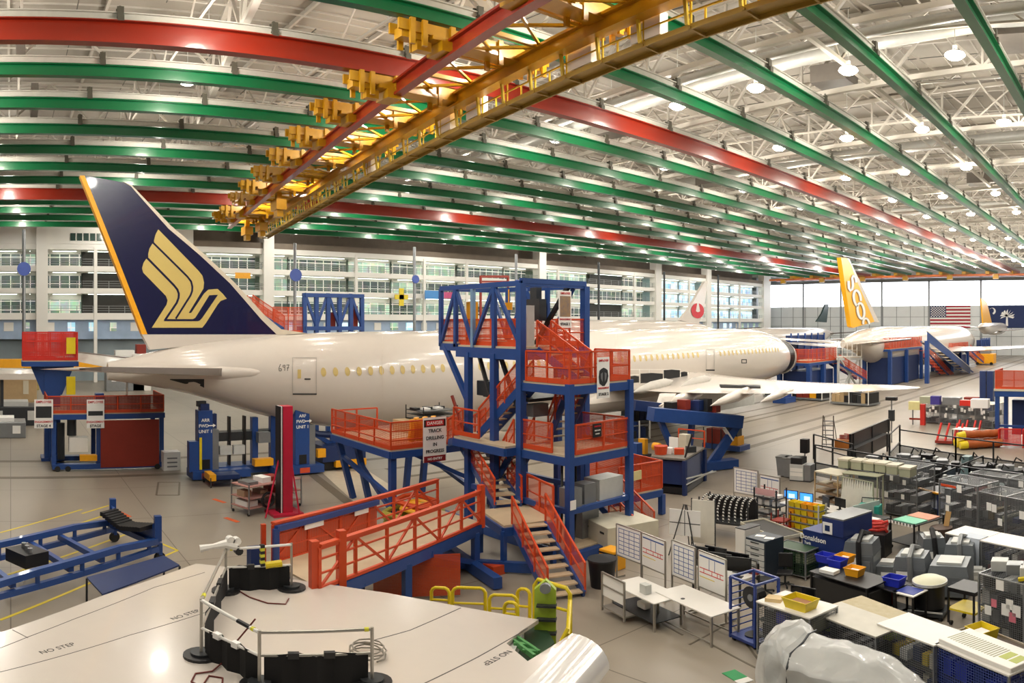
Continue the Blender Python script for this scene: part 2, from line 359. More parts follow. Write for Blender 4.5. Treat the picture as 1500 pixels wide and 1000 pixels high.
def glazmat(name, ca, cb, em):
    if name in MATS: return MATS[name]
    m = bpy.data.materials.new(name); m.use_nodes = True; nt = m.node_tree; N = nt.nodes; L = nt.links; b = N['Principled BSDF']
    tc = N.new('ShaderNodeTexCoord'); mp = N.new('ShaderNodeSeparateXYZ'); L.new(tc.outputs['Object'], mp.inputs[0]); cb_ = N.new('ShaderNodeCombineXYZ'); L.new(mp.outputs[1], cb_.inputs[0]); L.new(mp.outputs[2], cb_.inputs[1])
    br = N.new('ShaderNodeTexBrick'); br.offset = 0; br.inputs['Scale'].default_value = 1; br.inputs['Brick Width'].default_value = 1.5; br.inputs['Row Height'].default_value = 1.35; br.inputs['Mortar Size'].default_value = .07
    br.inputs['Color1'].default_value = lin(ca); br.inputs['Color2'].default_value = lin(cb); br.inputs['Mortar'].default_value = lin('#d8d6cc'); L.new(cb_.outputs[0], br.inputs[0])
    nz = N.new('ShaderNodeTexNoise'); nz.inputs['Scale'].default_value = .8; L.new(tc.outputs['Object'], nz.inputs[0])
    mx = N.new('ShaderNodeMix'); mx.data_type = 'RGBA'; mx.blend_type = 'OVERLAY'; mx.inputs[0].default_value = .7; L.new(br.outputs[0], mx.inputs['A']); L.new(nz.outputs['Color'], mx.inputs['B'])
    mx.inputs[0].default_value = .45; L.new(mx.outputs['Result'], b.inputs['Base Color']); L.new(mx.outputs['Result'], b.inputs['Emission Color']); b.inputs['Emission Strength'].default_value = em; b.inputs['Roughness'].default_value = .2
    MATS[name] = m; return m
GL = [glazmat('lit office glazing', '#4a5a50', '#2c3a38', .5), glazmat('bright office glazing', '#bcd2c0', '#5f7a6c', .55), glazmat('pale blue office glazing', '#8fb9d6', '#d4e8f0', .8), facd]  # panes in three tints, each with a faint glow of its own for lit rooms
wn = 0
strip = mat('lit ceiling strip', '#f2fff0', .3, emit=5.0, var=0)
for fl, (zb, zt) in enumerate(((Z4+.5, Z3-.4), (Z3+.4, Z2-.4), (Z2+.4, Z1-.45))):
    for wi, (x0, x1) in enumerate(wx):
        ya, yb = FY(x0), FY(x1)
        kind = 2 if x0 > 960 else R.choice((0, 0, 0, 1, 1))
        if (fl, x0) in ((0, 124), (1, 124), (2, 124), (0, 880), (2, 880)): kind = 3
        wn += 1
        o = struct(MB().bx(-DFAC-3.6, -DFAC-3.4, ya, yb, zb, zb+2.05 if kind != 3 else zt).build('window_%d' % wn, GL[kind]))
        m = MB().bx(-DFAC-3.5, -DFAC-3.3, ya, yb, zb+2.05, zt)
        if kind != 3: m.build('header', facw, o)
        m = MB(); y = ya+1.0
        m.bx(-DFAC-2.6, -DFAC-2.4, ya+.8, yb-.8, zt-.06, zt-.01); m.build('strip_lamp', strip, o)
    m = MB()
    for zz in (.35, .7, 1.05): m.bx(-DFAC-.08, -DFAC-.02, Y0, Y1, zb+zz-.03, zb+zz+.03)
    y = Y0
    while y < Y1: m.bx(-DFAC-.08, -DFAC-.02, y, y+.08, zb, zb+1.05); y += 2.4
    m.build('balcony_rail', railg, wl)
# upper-left square windows, ground floor
for i in range(6): wn += 1; struct(MB().bx(-DFAC+.08, -DFAC+.2, FY(103+i*9.6), FY(103+i*9.6+7.6), ZD(120, 352, (DFAC, 0)), ZD(120, 341, (DFAC, 0))).build('window_%d' % wn, facg))
m = MB().bx(-DFAC-1.2, -DFAC-1, Y0, Y1, 6.4, Z4-.5); m.build('ground_glazing', facb, wl)
for i in range(60):
    y = Y0+(Y1-Y0)*i/60; wn += 0
    MB().bx(-DFAC-1.0, -DFAC-.92, y+.4, y+R.uniform(1.0, 2.2), 7.6, 8.9).build('ground_pane', R.choice((GL[1], GL[2], facw)), wl)
m = MB().bx(-DFAC-3, -DFAC-2.8, Y0, Y1, 0, 6.4); m.build('ground_wall', mat('shop floor wall', '#8d9aa0', .5, var=.35, scale=.25), wl)
# poles with round bay signs in front of the offices
sgb = mat('blue bay sign', '#3c55a8', .4)
for px, ytop, ys, D, lb in ((35, 336, 394, 88, 'tall grey pole with round blue bay sign at the left edge before the offices'), (432, 356, 403, 88, 'tall grey pole with round blue bay sign beside the second white office column'), (607, 362, 409, 88, 'pale slim pole with round blue bay sign left of the blue tower'), (756, 372, 415, 88, 'slim pole with round blue bay sign above the blue tower'), (877, 384, 462, 88, 'dark pole before the offices right of the blue tower'), (973, 398, 462, 88, 'dark pole left of the red crane emblem tail'), (1052, 402, 466, 88, 'dark pole right of the red crane emblem tail')):
    q = PD(px, ys, D); t = T('bay_pole', lb, 'pole', (-D, q.y, 0)); MB().tube([(0, 0, 0), (0, 0, ZD(px, ytop, q))], .22, 8).build('pole', GRY if px < 800 else DGR, t)
    if px < 800: MB().tube([(.25, 0, q.z), (.4, 0, q.z)], .85 if px < 500 else .6, 16).build('sign_disc', sgb, t)
# ---------------------------------------------------------------- door wall (far end)
doorm = mat('corrugated door panel', '#dfe3e4', .5, var=.06, scale=.6); post = mat('door post', '#8c9092', .45)
wf = S('wall_far')
sky = mat('daylit translucent glazing', '#f4f8ff', .3, emit=4.5, var=.02, scale=.3)
XE = 12.0
zg0, zg1 = H+.35*0+ (475-447)/1050*200, H+(475-412)/1050*204
def FX(px): return PY(px, 450, YFAR).x
edges = [1127, 1177, 1232, 1292, 1361, 1437, 1512, 1600]
m = MB(); m.bx(FX(1110), XE+20, YFAR, YFAR+.3, 0, zg0); m.build('door_panel', doorm, wf)
m = MB(); m.bx(FX(1080), XE+20, YFAR, YFAR+.3, zg1, RB+6); m.build('wall_panel', doorm, wf)
m = MB()
x = FX(1110)
while x < XE+20:
    m.bx(x, x+.12, YFAR-.12, YFAR, 0, zg0); x += 4.2
for z in (2.5, 5.2, 8.0, 10.7): m.bx(FX(1110), XE+20, YFAR-.1, YFAR, z, z+.1)
m.build('door_rib', post, wf)
for i in range(len(edges)-1):
    wn += 1; struct(MB().bx(FX(edges[i])+.25, FX(edges[i+1])-.25, YFAR+.1, YFAR+.2, zg0, zg1).build('window_%d' % wn, sky))
    MB().bx(FX(edges[i])-.25, FX(edges[i])+.25, YFAR-.3, YFAR+.3, 0, zg1+.3).build('door_post', post, wf)
wb = MB(); wb.bx(FX(1110)-1, XE+20, YFAR-.3, YFAR-.1, zg1, zg1+1.2); wb.build('header_beam', post, wf)
# plain dark panel right of the offices
MB().bx(FX(1110)-.5, FX(1127), YFAR-8, YFAR, 0, ZTOP).build('corner_panel', post, wf)
# flags
fl = T('national_flag', 'large red white and blue striped flag hung on the grey door panels', 'flag')
xa, xb = FX(1363), FX(1422); za, zb = H+(475-480)/1050*200, H+(475-447)/1050*200
fw = mat('white flag cloth', '#f0eeea', .8, var=.02); fr = mat('red flag cloth', '#a8283a', .8, var=.02); fb = mat('blue flag cloth', '#26345f', .8, var=.02)
yf = YFAR-.35
MB().bx(xa, xb, yf, yf+.05, za, zb).build('field', fw, fl)
m = MB()
for i in range(0, 13, 2): m.bx(xa, xb, yf-.03, yf, zb-(zb-za)*(i+1)/13, zb-(zb-za)*i/13)
m.build('stripe', fr, fl)
MB().bx(xa, xa+(xb-xa)*.4, yf-.06, yf-.03, zb-(zb-za)*7/13, zb).build('canton', fb, fl)
def star(m, cx, y, cz, r):
    ps = [(cx+(r if k % 2 == 0 else r*.4)*sin(k*pi/5), y, cz+(r if k % 2 == 0 else r*.4)*cos(k*pi/5)) for k in range(10)]
    m.add(ps, [tuple(range(9, -1, -1))])
m = MB()
for r_ in range(9):
    for c_ in range(6 if r_ % 2 == 0 else 5):
        star(m, xa+(xb-xa)*.4*((c_*2+1+(r_ % 2))/12), yf-.08, zb-(zb-za)*7/13*((r_+1)/10), .28)
m.build('star', fw, fl)
pf = T('state_flag', 'dark blue flag with white palmetto tree and crescent hung on the door panels', 'flag')
xa, xb = FX(1442), FX(1506)
MB().bx(xa, xb, yf, yf+.05, za, zb).build('field', fb, pf)
cx, cz = (xa+xb)/2+.3, (za+zb)/2
m = MB(); m.prism([(cx-.35, yf-.05, cz-2.6), (cx+.35, yf-.05, cz-2.6), (cx+.2, yf-.05, cz), (cx-.2, yf-.05, cz)], (0, .04, 0))
for k in range(9):
    a = pi*k/8*1.2-.3; ex, ez = cx+1.9*cos(a), cz+.4+1.6*sin(a)
    m.prism([(cx-.2, yf-.05, cz), (cx+.2, yf-.05, cz+.2), (ex+.3, yf-.05, ez), (ex-.1, yf-.05, ez-.5)], (0, .04, 0))
m.build('palmetto_tree', fw, pf)
m = MB(); ps = []
for k in range(13): a = radians(-110+220*k/12); ps.append((cx-4.1+.95*cos(a+.6), yf-.05, cz+1.5+.95*sin(a+.6)))
for k in range(12, -1, -1): a = radians(-100+200*k/12); ps.append((cx-4.4+.72*cos(a+.6), yf-.05, cz+1.65+.72*sin(a+.6)))
m.add(ps, [tuple(range(len(ps)))]); m.build('crescent', fw, pf)
# ---------------------------------------------------------------- world and camera
w = bpy.data.worlds.new('World'); SC.world = w; w.use_nodes = True
w.node_tree.nodes['Background'].inputs[0].default_value = (1, .97, .93, 1); w.node_tree.nodes['Background'].inputs[1].default_value = .12
cd = bpy.data.cameras.new('Camera'); cam = bpy.data.objects.new('Camera', cd); COL.objects.link(cam); SC.camera = cam
cd.type = 'PANO'; cd.panorama_type = 'EQUIRECTANGULAR'
cd.longitude_min = -750/FPX; cd.longitude_max = 750/FPX; cd.latitude_max = YH/FPX; cd.latitude_min = -(1000-YH)/FPX
cd.clip_end = 1000; cam.location = (0, 0, H); cam.rotation_euler = (pi/2, 0, (XV-750)/FPX)
SC.view_settings.view_transform = 'Standard'; SC.view_settings.look = 'None'; SC.view_settings.gamma = 1; SC.view_settings.use_curve_mapping = False
SC.view_settings.exposure = 0.0
SC.cycles.use_denoising = True
try: SC.cycles.denoiser = 'OPENIMAGEDENOISE'
except Exception: pass
SC.cycles.max_bounces = 6; SC.cycles.transparent_max_bounces = 12; SC.cycles.use_light_tree = True; SC.cycles.sample_clamp_indirect = 6.0
# ================================================================ bridge crane
GOLD = mat('crane yellow', '#c08c0a', .38, var=.15, coat=.2); CRED = mat('crane red', '#9c2c18', .35, coat=.3)
cr = T('bridge_crane', 'long yellow bridge crane with red girder and railed walkway slung under the crane rails', 'crane', (0, 0, 0))
def crp(d, x, z):                                # point on a line across the rails, d from the eye
    return Vector((x, d/cos(.15) - x*tan(.15), z))
XA, XB = -84.0, 14.0
ZC = RB - .45
m = MB(); m.bar(crp(13.6, XA, ZC-.45), crp(13.6, XB, ZC-.45), .5, .12); m.bar(crp(13.6, XA, ZC-1.15), crp(13.6, XB, ZC-1.15), .5, .14); m.bar(crp(13.6, XA, ZC-.8), crp(13.6, XB, ZC-.8), .14, .7)
m.build('red_girder', CRED, cr)
m = MB(); m.bar(crp(17.3, XA, ZC-.4), crp(17.3, XB, ZC-.4), .6, .14); m.bar(crp(17.3, XA, ZC-1.1), crp(17.3, XB, ZC-1.1), .6, .14); m.bar(crp(17.3, XA, ZC-.75), crp(17.3, XB, ZC-.75), .16, .7)
m.build('yellow_girder', GOLD, cr)
m = MB()
x = XA
while x < XB-3:
    m.bar(crp(13.6, x, ZC-.35), crp(17.3, x, ZC-.35), .22); m.bar(crp(13.6, x, ZC-.35), crp(17.3, x+3, ZC-.35), .14); m.bar(crp(13.6, x+3, ZC-.35), crp(17.3, x, ZC-.35), .12); x += 3.05
m.build('cross_bracing', GOLD, cr)
ZW = ZC - 2.05
m = MB(); m.bar(crp(18.15, XA, ZW), crp(18.15, XB, ZW), .95, .05); m.bar(crp(17.7, XA, ZW-.1), crp(17.7, XB, ZW-.1), .08, .22); m.bar(crp(18.6, XA, ZW-.1), crp(18.6, XB, ZW-.1), .08, .22)
x = XA
while x < XB: m.bar(crp(17.6, x, ZW-.15), crp(18.7, x, ZW-.15), .1); x += 2.4
m.build('walkway', mat('walkway ochre', '#a98a3a', .5), cr)
m = MB()
for d in (17.72, 18.6):
    for z in (.55, 1.1): m.bar(crp(d, XA, ZW+z), crp(d, XB, ZW+z), .06)
x = XA
while x < XB:
    for d in (17.72, 18.6): m.bar(crp(d, x, ZW), crp(d, x, ZW+1.1), .07)
    m.bar(crp(17.5, x, ZW-.1), crp(17.3, x, ZC-.4), .12); x += 2.4
m.build('handrail', mat('handrail yellow', '#cdb02c', .4), cr)
for x in (-46.5, -34, -30.5, -21.5, -17.5):
    m = MB(); m.bar(crp(17.9, x, ZW+.6), crp(17.9, x+1.6, ZW+.6), .4, 1.0); m.build('control_cabinet', WPAN, cr)
for k in range(1, 12):
    D = 12.94+6.1*k; m = MB(); xx = -D; zb_ = ZC-.25+(-.5 if k in (3, 10) else 0)*.7
    yc = crp(15.5, xx, 0).y
    for s in (-.36, .36): m.bx(xx+s-.06, xx+s+.06, yc-4.6, yc+3.6, zb_-.1, zb_+.42)
    m.bx(xx-.3, xx+.3, yc-4.4, yc-3.2, zb_-.4, zb_+.1); m.bx(xx-.3, xx+.3, yc+2.2, yc+3.4, zb_-.4, zb_+.1); m.bx(xx-.5, xx+.5, yc-3.0, yc+2.0, zb_-.3, zb_-.1)
    for yy in (-4.0, -3.4, -2.0, .6, 2.6, 3.2): m.bx(xx-.55, xx-.42, yc+yy-.12, yc+yy+.12, zb_-.75, zb_+.5); m.bx(xx+.42, xx+.55, yc+yy-.12, yc+yy+.12, zb_-.75, zb_+.5)
    m.bx(xx-.6, xx+.6, yc-2.6, yc-1.8, zb_-.8, zb_-.3); m.bx(xx-.22, xx+.22, yc-3.6, yc-2.9, zb_-.85, zb_-.4)
    m.build('end_truck', GOLD, cr)
for x, d in ((-82, 15.5), (-78, 16.5), (-63, 15), (-11, 15.5)):
    m = MB(); p = crp(d, x, ZC-1.7); m.box(p, (1.6, 1.0, 1.0)); m.box(p+Vector((0, 0, -.8)), (.9, .6, .7)); m.bar(p, p+Vector((0, 0, 1.5)), .5); m.build('hoist', GOLD, cr)
fc = T('bridge_crane', 'distant red and orange bridge crane along the top of the far door wall', 'crane', (0, 0, 0))
FYC = 182.0; xa_, xb_ = -100.0, 10.0
m = MB(); m.bar((xa_, FYC, RB-.7), (xb_, FYC, RB-.7), .6, .8); m.wb('red_girder', CRED, fc)
m = MB(); m.bar((xa_, FYC-4, RB-.9), (xb_, FYC-4, RB-.9), .5, .5); m.wb('orange_girder', mat('crane orange', '#c8641a', .4), fc)
for k in range(0, 14): D = 12.94+6.1*k; MB().bx(-D-.5, -D+.5, FYC-5.5, FYC+1.5, RB-.75, RB-.02).wb('end_truck', GOLD, fc)
for k in range(8): MB().bx(-96+k*12, -94.6+k*12, FYC-5, FYC-4.2, RB-2.0, RB-.8).wb('hoist', GOLD, fc)
# ================================================================ airliners
def airliner(label, loc, rz, sc, finpoly, fincol, te=None, le=None, detail=False, zc=5.2, wings=True, L=70.5, cat='airplane', fw=None, rowside=0):
    t = T('airliner', label, cat, loc, rz); t.scale = (sc, sc, sc)
    SEC = [(0, 6.5, 5.55, .4), (2.3, 7.05, 5.2, .95), (4.6, 7.5, 4.75, 1.4), (8.25, 7.9, 3.5, 2.1), (11.1, 8.05, 2.75, 2.55), (14.5, 8.17, 2.23, 2.885), (56, 8.17, 2.23, 2.885), (58.4, 8.14, 2.26, 2.87), (60.7, 8.0, 2.38, 2.76), (62.7, 7.7, 2.56, 2.55), (64.2, 7.3, 2.78, 2.28), (65.2, 6.9, 2.98, 2.02)]
    dz = zc-5.2
    def at(y):
        for i in range(len(SEC)-1):
            if SEC[i][0] <= y <= SEC[i+1][0]:
                f = (y-SEC[i][0])/(SEC[i+1][0]-SEC[i][0]); f2 = f
                return [SEC[i][j]*(1-f2)+SEC[i+1][j]*f2 for j in range(1, 4)]
        return SEC[-1][1:]
    def surf(y, z):
        zt, zb, hw = at(y); c, h = (zt+zb)/2, (zt-zb)/2; q = max(0.02, 1-((z-dz-c)/h)**2); return hw*sqrt(q)
    ys = [0, .6, 1.4, 2.3, 3.4, 4.6, 5.8, 7, 8.25, 9.6, 11.1, 12.8, 14.5] + [14.5+i*3.5 for i in range(1, 12)] + [56, 58.4, 59.6, 60.7, 61.7, 62.7, 63.5, 64.2, 64.8, 65.2]
    # ease the straight-line sections into smooth curves
    def sm(y):
        a = [at(max(0, min(65.2, y+o))) for o in (-1.2, -.6, 0, .6, 1.2)] if 1.2 < y < 64 else [at(y)]
        return [sum(q[j] for q in a)/len(a) for j in range(3)]
    n = 48 if detail else 24; rings = []
    for y in ys:
        zt, zb, hw = sm(y); c, h = (zt+zb)/2+dz, (zt-zb)/2
        rings.append([(hw*cos(2*pi*j/n), y, c+h*sin(2*pi*j/n)) for j in range(n)])
    MB().loft(rings).build('fuselage', WHITE, t, smooth=True)
    # nose: dark bulkhead and the radome swung clear of it
    zt, zb, hw = at(65.2); c = (zt+zb)/2+dz; h = (zt-zb)/2
    ring = lambda y, s, q=0: [(hw*s*cos(2*pi*j/n), y, c-q+h*s*sin(2*pi*j/n)) for j in range(n)]
    MB().loft([ring(65.18, .97), ring(66.8, .93)]).build('nose_bulkhead', BLK, t)
    MB().loft([ring(66.6, .99, .05), ring(67.3, .88, .12), ring(67.9, .68, .25), ring(68.3, .42, .4), ring(68.45, .12, .5)]).build('radome', WHITE, t, smooth=True)
    # fin
    for nm, poly, col, th in (('vertical_fin', finpoly, fincol, .3), ('trailing_strip', te, AMB, .302), ('leading_edge', le, fw or mat('bare leading edge', '#d8ccb8', .4), .31)):
        if poly: MB().prism([(th, p[0], p[1]) for p in poly], (-2*th, 0, 0)).build(nm, col, t)
    # belly fairing
    rg = []
    for y, s in ((26, .05), (29, .6), (33, .95), (40, 1.0), (48, .95), (52, .6), (55, .05)):
        rg.append([(3.0*s*cos(2*pi*j/16)*1.0, y, 2.75+dz+1.25*s*sin(2*pi*j/16)) for j in range(16)])
    MB().loft(rg).build('belly_fairing', WHITE, t, smooth=True)
    def wing(side, stations, nm, ms=None):
        rg = []
        prof = ((0, 0), (.03, .35), (.12, .75), (.35, 1), (.7, .55), (1, .03), (.7, -.35), (.35, -.7), (.12, -.55), (.03, -.3))
        for (x, yl, yt, z, th) in stations: rg.append([(side*x, yl+(yt-yl)*u, z+dz+v*th/2) for u, v in prof])
        return MB().loft(rg).build(nm, ms or WHITE, t, smooth=True)
    if wings:
        st = []
        for D in (36.8, 33, 29, 27, 25, 20, 14.7, 13, 11.4, 10.2, 9.5):
            f = (36-D)/26.5
            yl = 54-(36-D)*.83; yt = 40-(36-D)*.44 if D > 27 else 36.04-(27-D)*.4 if D > 14.7 else 31.1-(14.7-D)*.12
            if D < 13: yl -= (13-D)**2*.12
            st.append((39-D, yl-5.3, yt-5.3, 3.8+max(0, f)**1.25*1.95, .12+1.25*max(0, 1-f)**1.3))
        for s, nm in ((1, 'wing'), (-1, 'wing')): wing(s, st, nm)
    hs = [(1.0, 6.4, .6, 5.95, .42), (2.2, 5.7, .5, 6.05, .36), (9.6, -1.6, -4.1, 6.75, .18), (9.95, -2.3, -4.1, 6.78, .08)]
    for s in (1, -1):
        w_ = wing(s, hs, 'tailplane')
        MB().loft([[(s*x, yl+.05, z+dz+q*th*.55) for q in (-1, 0, 1)]+[(s*x, yl-.45*(th+.4), z+dz+th*.42), (s*x, yl-.45*(th+.4), z+dz-th*.36)] for (x, yl, yt, z, th) in [(1.5, 6.1, .57, 5.98, .4)]+hs[1:]]).build('leading_edge', mat('brown grey leading edge', '#5a4f46', .4), w_)
    for s in (1, -1):
        rg = []
        for y, k in ((3.2, .1), (4.6, .8), (6.0, 1.0), (7.6, .8), (9.6, .1)): rg.append([(s*(surf(y, 6.0+dz)-.25+.42*k*cos(2*pi*j/12)), y, 5.95+dz+.42*k*sin(2*pi*j/12)) for j in range(12)])
        MB().loft(rg).build('tailplane_fillet', WHITE, t, smooth=True)
    # windows and doors
    wy = [y for y in [17-5.3+.72*i for i in range(76)] if y < 61.5 and not (20.6 < y < 21.4 or 31 < y < 32.6 or 46.6 < y < 49.6)]
    wm = mat('cabin window film', '#c9b06c', .4, var=.1)
    def oval(y, z, a, b, mi=0, off=.008, side=1):
        m = MB(); ps = []
        for j in range(12):
            yy = y+a*cos(2*pi*j/12); zz = z+b*sin(2*pi*j/12); ps.append((side*(surf(yy, zz)+off), yy, zz))
        m.add(ps, [tuple(range(12))] if side > 0 else [tuple(range(11, -1, -1))]); return m
    if detail:
        for y in wy: oval(y, 5.92+dz, .16, .26).build('cabin_window', wm, t)
    elif rowside:
        wd = mat('dark cabin window', '#4b4a48', .3)
        for y in wy: oval(y, 5.92+dz, .17, .26, side=rowside).build('cabin_window', wd, t)
    return t, surf
def yz(pts, X, loc):                             # pixels on the near side of the tail -> local (y, z)
    return [((lambda q: (q.y-loc[1], q.z-loc[2]))(PD(px, py, X))) for px, py in pts]
PL = (-39.0, 5.3, 0)
fin = [(124, 257), (180, 267), (192, 273), (213, 297), (247, 335), (292, 373), (337, 415), (383, 468), (405, 489.5), (216, 489.5)]
NAVYT = mat('tail navy', '#14153c', .25, coat=.5, var=.05)
ac, surf = airliner('big white airliner with dark blue tail bearing a golden bird emblem', PL, 0, 1, yz(fin, 38.7, PL), NAVYT,
    te=yz([(117, 257), (124, 257), (216, 489.5), (208, 489.5)], 38.7, PL), le=yz([(180, 266), (193, 271), (215, 294), (250, 330), (297, 370), (342, 412), (388, 462), (412, 482), (450, 488), (412, 490), (405, 489.5), (383, 468), (337, 415), (292, 373), (247, 335), (213, 297), (192, 273)], 38.7, PL), detail=True)
MB().prism([(.3, p[0], p[1]) for p in yz([(208, 489.7), (420, 489.7), (400, 500), (300, 505), (220, 512)], 38.7, PL)], (-.6, 0, 0)).build('fin_root_fairing', WHITE, ac)
E_ = lambda pts: [(190+x/5.556, 320+y/5.556) for x, y in pts]
bird = E_([(232,88),(560,425),(592,465),(605,520),(600,570),(480,768),(500,768),(605,610),(640,578),(715,572),(760,615),(790,652),(740,670),(715,700),(620,850),(590,888),(180,888),(300,700),(308,665),(295,630),(110,440),(100,405),(112,360),(138,322),(152,312),(150,290),(160,245),(185,203),(198,196),(198,175),(210,130)])
EM = mat('emblem gold', '#cdb56a', .35, var=.03)
def flat(pts, X, col, nm, par, loc, th=.006):
    MB().prism([(-X-loc[0]+th, p[0], p[1]) for p in yz(pts, X, loc)], (-th, 0, 0)).build(nm, col, par)
flat(bird, 38.685, EM, 'bird_emblem', ac, PL)
def strokepoly(path, w):
    L_, R_ = [], []
    for i, p in enumerate(path):
        a = path[max(i-1, 0)]; b = path[min(i+1, len(path)-1)]; dx, dy = b[0]-a[0], b[1]-a[1]; l = hypot(dx, dy); nx, ny = -dy/l*w/2, dx/l*w/2
        L_.append((p[0]+nx, p[1]+ny)); R_.append((p[0]-nx, p[1]-ny))
    return L_, R_
def strips(path, w, X, col, nm, par, loc):
    L_, R_ = strokepoly(path, w); Lw, Rw = yz(E_(L_), X, loc), yz(E_(R_), X, loc); m = MB(); x = -X-loc[0]
    for i in range(len(path)-1): m.prism([(x, *Lw[i]), (x, *Lw[i+1]), (x, *Rw[i+1]), (x, *Rw[i])], (-.004, 0, 0))
    m.build(nm, col, par)
strips([(190,196),(470,473),(500,512),(510,555),(508,590),(495,625),(375,815)], 15, 38.672, NAVYT, 'emblem_slit', ac, PL)
strips([(140,318),(360,543),(388,578),(400,612),(398,645),(383,685),(285,830)], 17, 38.672, NAVYT, 'emblem_slit', ac, PL)
flat(E_([(648,624),(718,620),(590,808),(572,828),(555,834),(275,834),(300,818),(515,818),(533,808),(545,790)]), 38.672, NAVYT, 'emblem_slit', ac, PL)
def patch(pts, m_, nm, off=.012):                # outline laid on the near fuselage side, from pixels
    ps = []
    for px, py in pts:
        x = 36.2
        for _ in range(6):
            q = PD(px, py, x); s = surf(max(.1, min(65, q.y-5.3)), q.z); x = 39-s-off
        ps.append((39-x, q.y-5.3, q.z))
    m = MB(); m.add(ps, [tuple(range(len(ps)))]); return m.build(nm, m_, ac)
def strip_v(xa, xb, y0, y1, m_, nm, off=.014, n=12):  # narrow strip following the curve of the side
    ps = []
    for k in range(n+1):
        py = y0+(y1-y0)*k/n
        for px in (xa, xb):
            x = 36.2
            for _ in range(6):
                q = PD(px, py, x); s = surf(max(.1, min(65, q.y-5.3)), q.z); x = 39-s-off
            ps.append((39-x, q.y-5.3, q.z))
    m = MB(); m.add(ps, [(2*k, 2*k+1, 2*k+3, 2*k+2) for k in range(n)]); return m.build(nm, m_, ac)
def outline(x0, y0, x1, y1, nm, m_=None, w=1.2):
    m_ = m_ or mat('panel gap', '#b3aca2', .5)
    for a in ((x0, y0, x1, y0+w), (x0, y1-w, x1, y1)): patch([(a[0], a[1]), (a[2], a[1]), (a[2], a[3]), (a[0], a[3])], m_, nm)
    for xa in (x0, x1-w): strip_v(xa, xa+w, y0, y1, m_, nm)
outline(428, 523, 464, 578, 'door_gap'); patch([(429, 576), (464, 576), (464, 578), (429, 578)], DGR, 'door_sill', .02)
patch([(436, 541), (441, 541), (441, 554), (436, 554)], MATS['cabin window film'], 'door_window', .02); patch([(446, 554), (455, 554), (455, 556), (446, 556)], DGR, 'door_handle', .02)
outline(1034, 511, 1047, 543, 'door_gap'); patch([(1034, 541), (1047, 541), (1047, 543), (1034, 543)], DGR, 'door_sill', .02)
outline(1086, 526, 1094, 532, 'hatch', DGR)
[strip_v(xa, xa+2.6, 555, 556+11.5*min(1, ((xa-247)/42)), BLK, 'open_access_bay', .02, 5) for xa in [249+2.5*i for i in range(20)]]
for x, ya_, yb_ in ((247, 503, 566), (560, 492, 622), (745, 492, 600), (902, 490, 560)): strip_v(x, x+.7, ya_, yb_, mat('skin joint', '#c9c0b4', .4), 'skin_joint', n=20)
# hand-written number
hn = mat('grease pencil', '#55514c', .7)
def scrawl(strokes):
    for st in strokes:
        for i in range(len(st)-1):
            (x0, y0), (x1, y1) = st[i], st[i+1]; dx, dy = x1-x0, y1-y0; l = max(.1, hypot(dx, dy)); nx, ny = -dy/l*.45, dx/l*.45
            patch([(x0+nx, y0+ny), (x1+nx, y1+ny), (x1-nx, y1-ny), (x0-nx, y0-ny)], hn, 'pencil_mark', .015)
scrawl([[(411, 533), (408.5, 539), (409, 543), (412, 543), (412.5, 540), (409.5, 539.5)], [(417.5, 538), (414.5, 537.5), (414.5, 535), (417.5, 534.5), (417, 543)], [(419.5, 534.5), (423.5, 534), (421.5, 539), (421, 543)], [(420, 538.8), (423.5, 538.5)]])
# flap hung down behind the wing, fairings, bay in the top skin
m = MB(); a = [PD(px, py, D) for px, py, D in ((966, 577, 27), (989, 577, 25.5), (977, 598, 25.2), (959, 598, 26.6))]
m.prism([q-Vector(PL) for q in a], (.02, .12, .05)); m.build('lowered_flap', WHITE, ac)
def canoe(px, py, D, ln, r, col=None):
    q = PD(px, py, D)-Vector(PL); rg = []
    for f, s in ((-.5, .05), (-.3, .6), (0, 1), (.3, .85), (.5, .1)): rg.append([(q.x+r*s*cos(2*pi*j/12), q.y+f*ln, q.z+.12*f*ln+r*s*.8*sin(2*pi*j/12)) for j in range(12)])
    MB().loft(rg).build('flap_fairing', col or WHITE, ac, smooth=True)
canoe(1002, 582, 26, 5, .42); canoe(1078, 580, 21, 5, .4); canoe(1140, 578, 17.5, 3.6, .28)
canoe(957, 566, 31, 4.5, .5, mat('grey protective wrap', '#b9b4ac', .7)); canoe(1018, 561, 29, 4, .5, MATS['grey protective wrap'])
a = [PD(px, py, D)-Vector(PL) for px, py, D in ((1054, 565.5, 24), (1114, 566.5, 20), (1114, 569, 19.8), (1056, 568, 23.8))]
MB().prism(a, (0, 0, .12)).build('open_spoiler_bay', DGR, ac)
m = MB(); m.bx(9.2, 9.9, 34.5, 44, 2.2, 3.9); m.build('engine_pylon', LGR, ac)
for px in (1015, 1023, 1033, 1043, 1050):
    pass
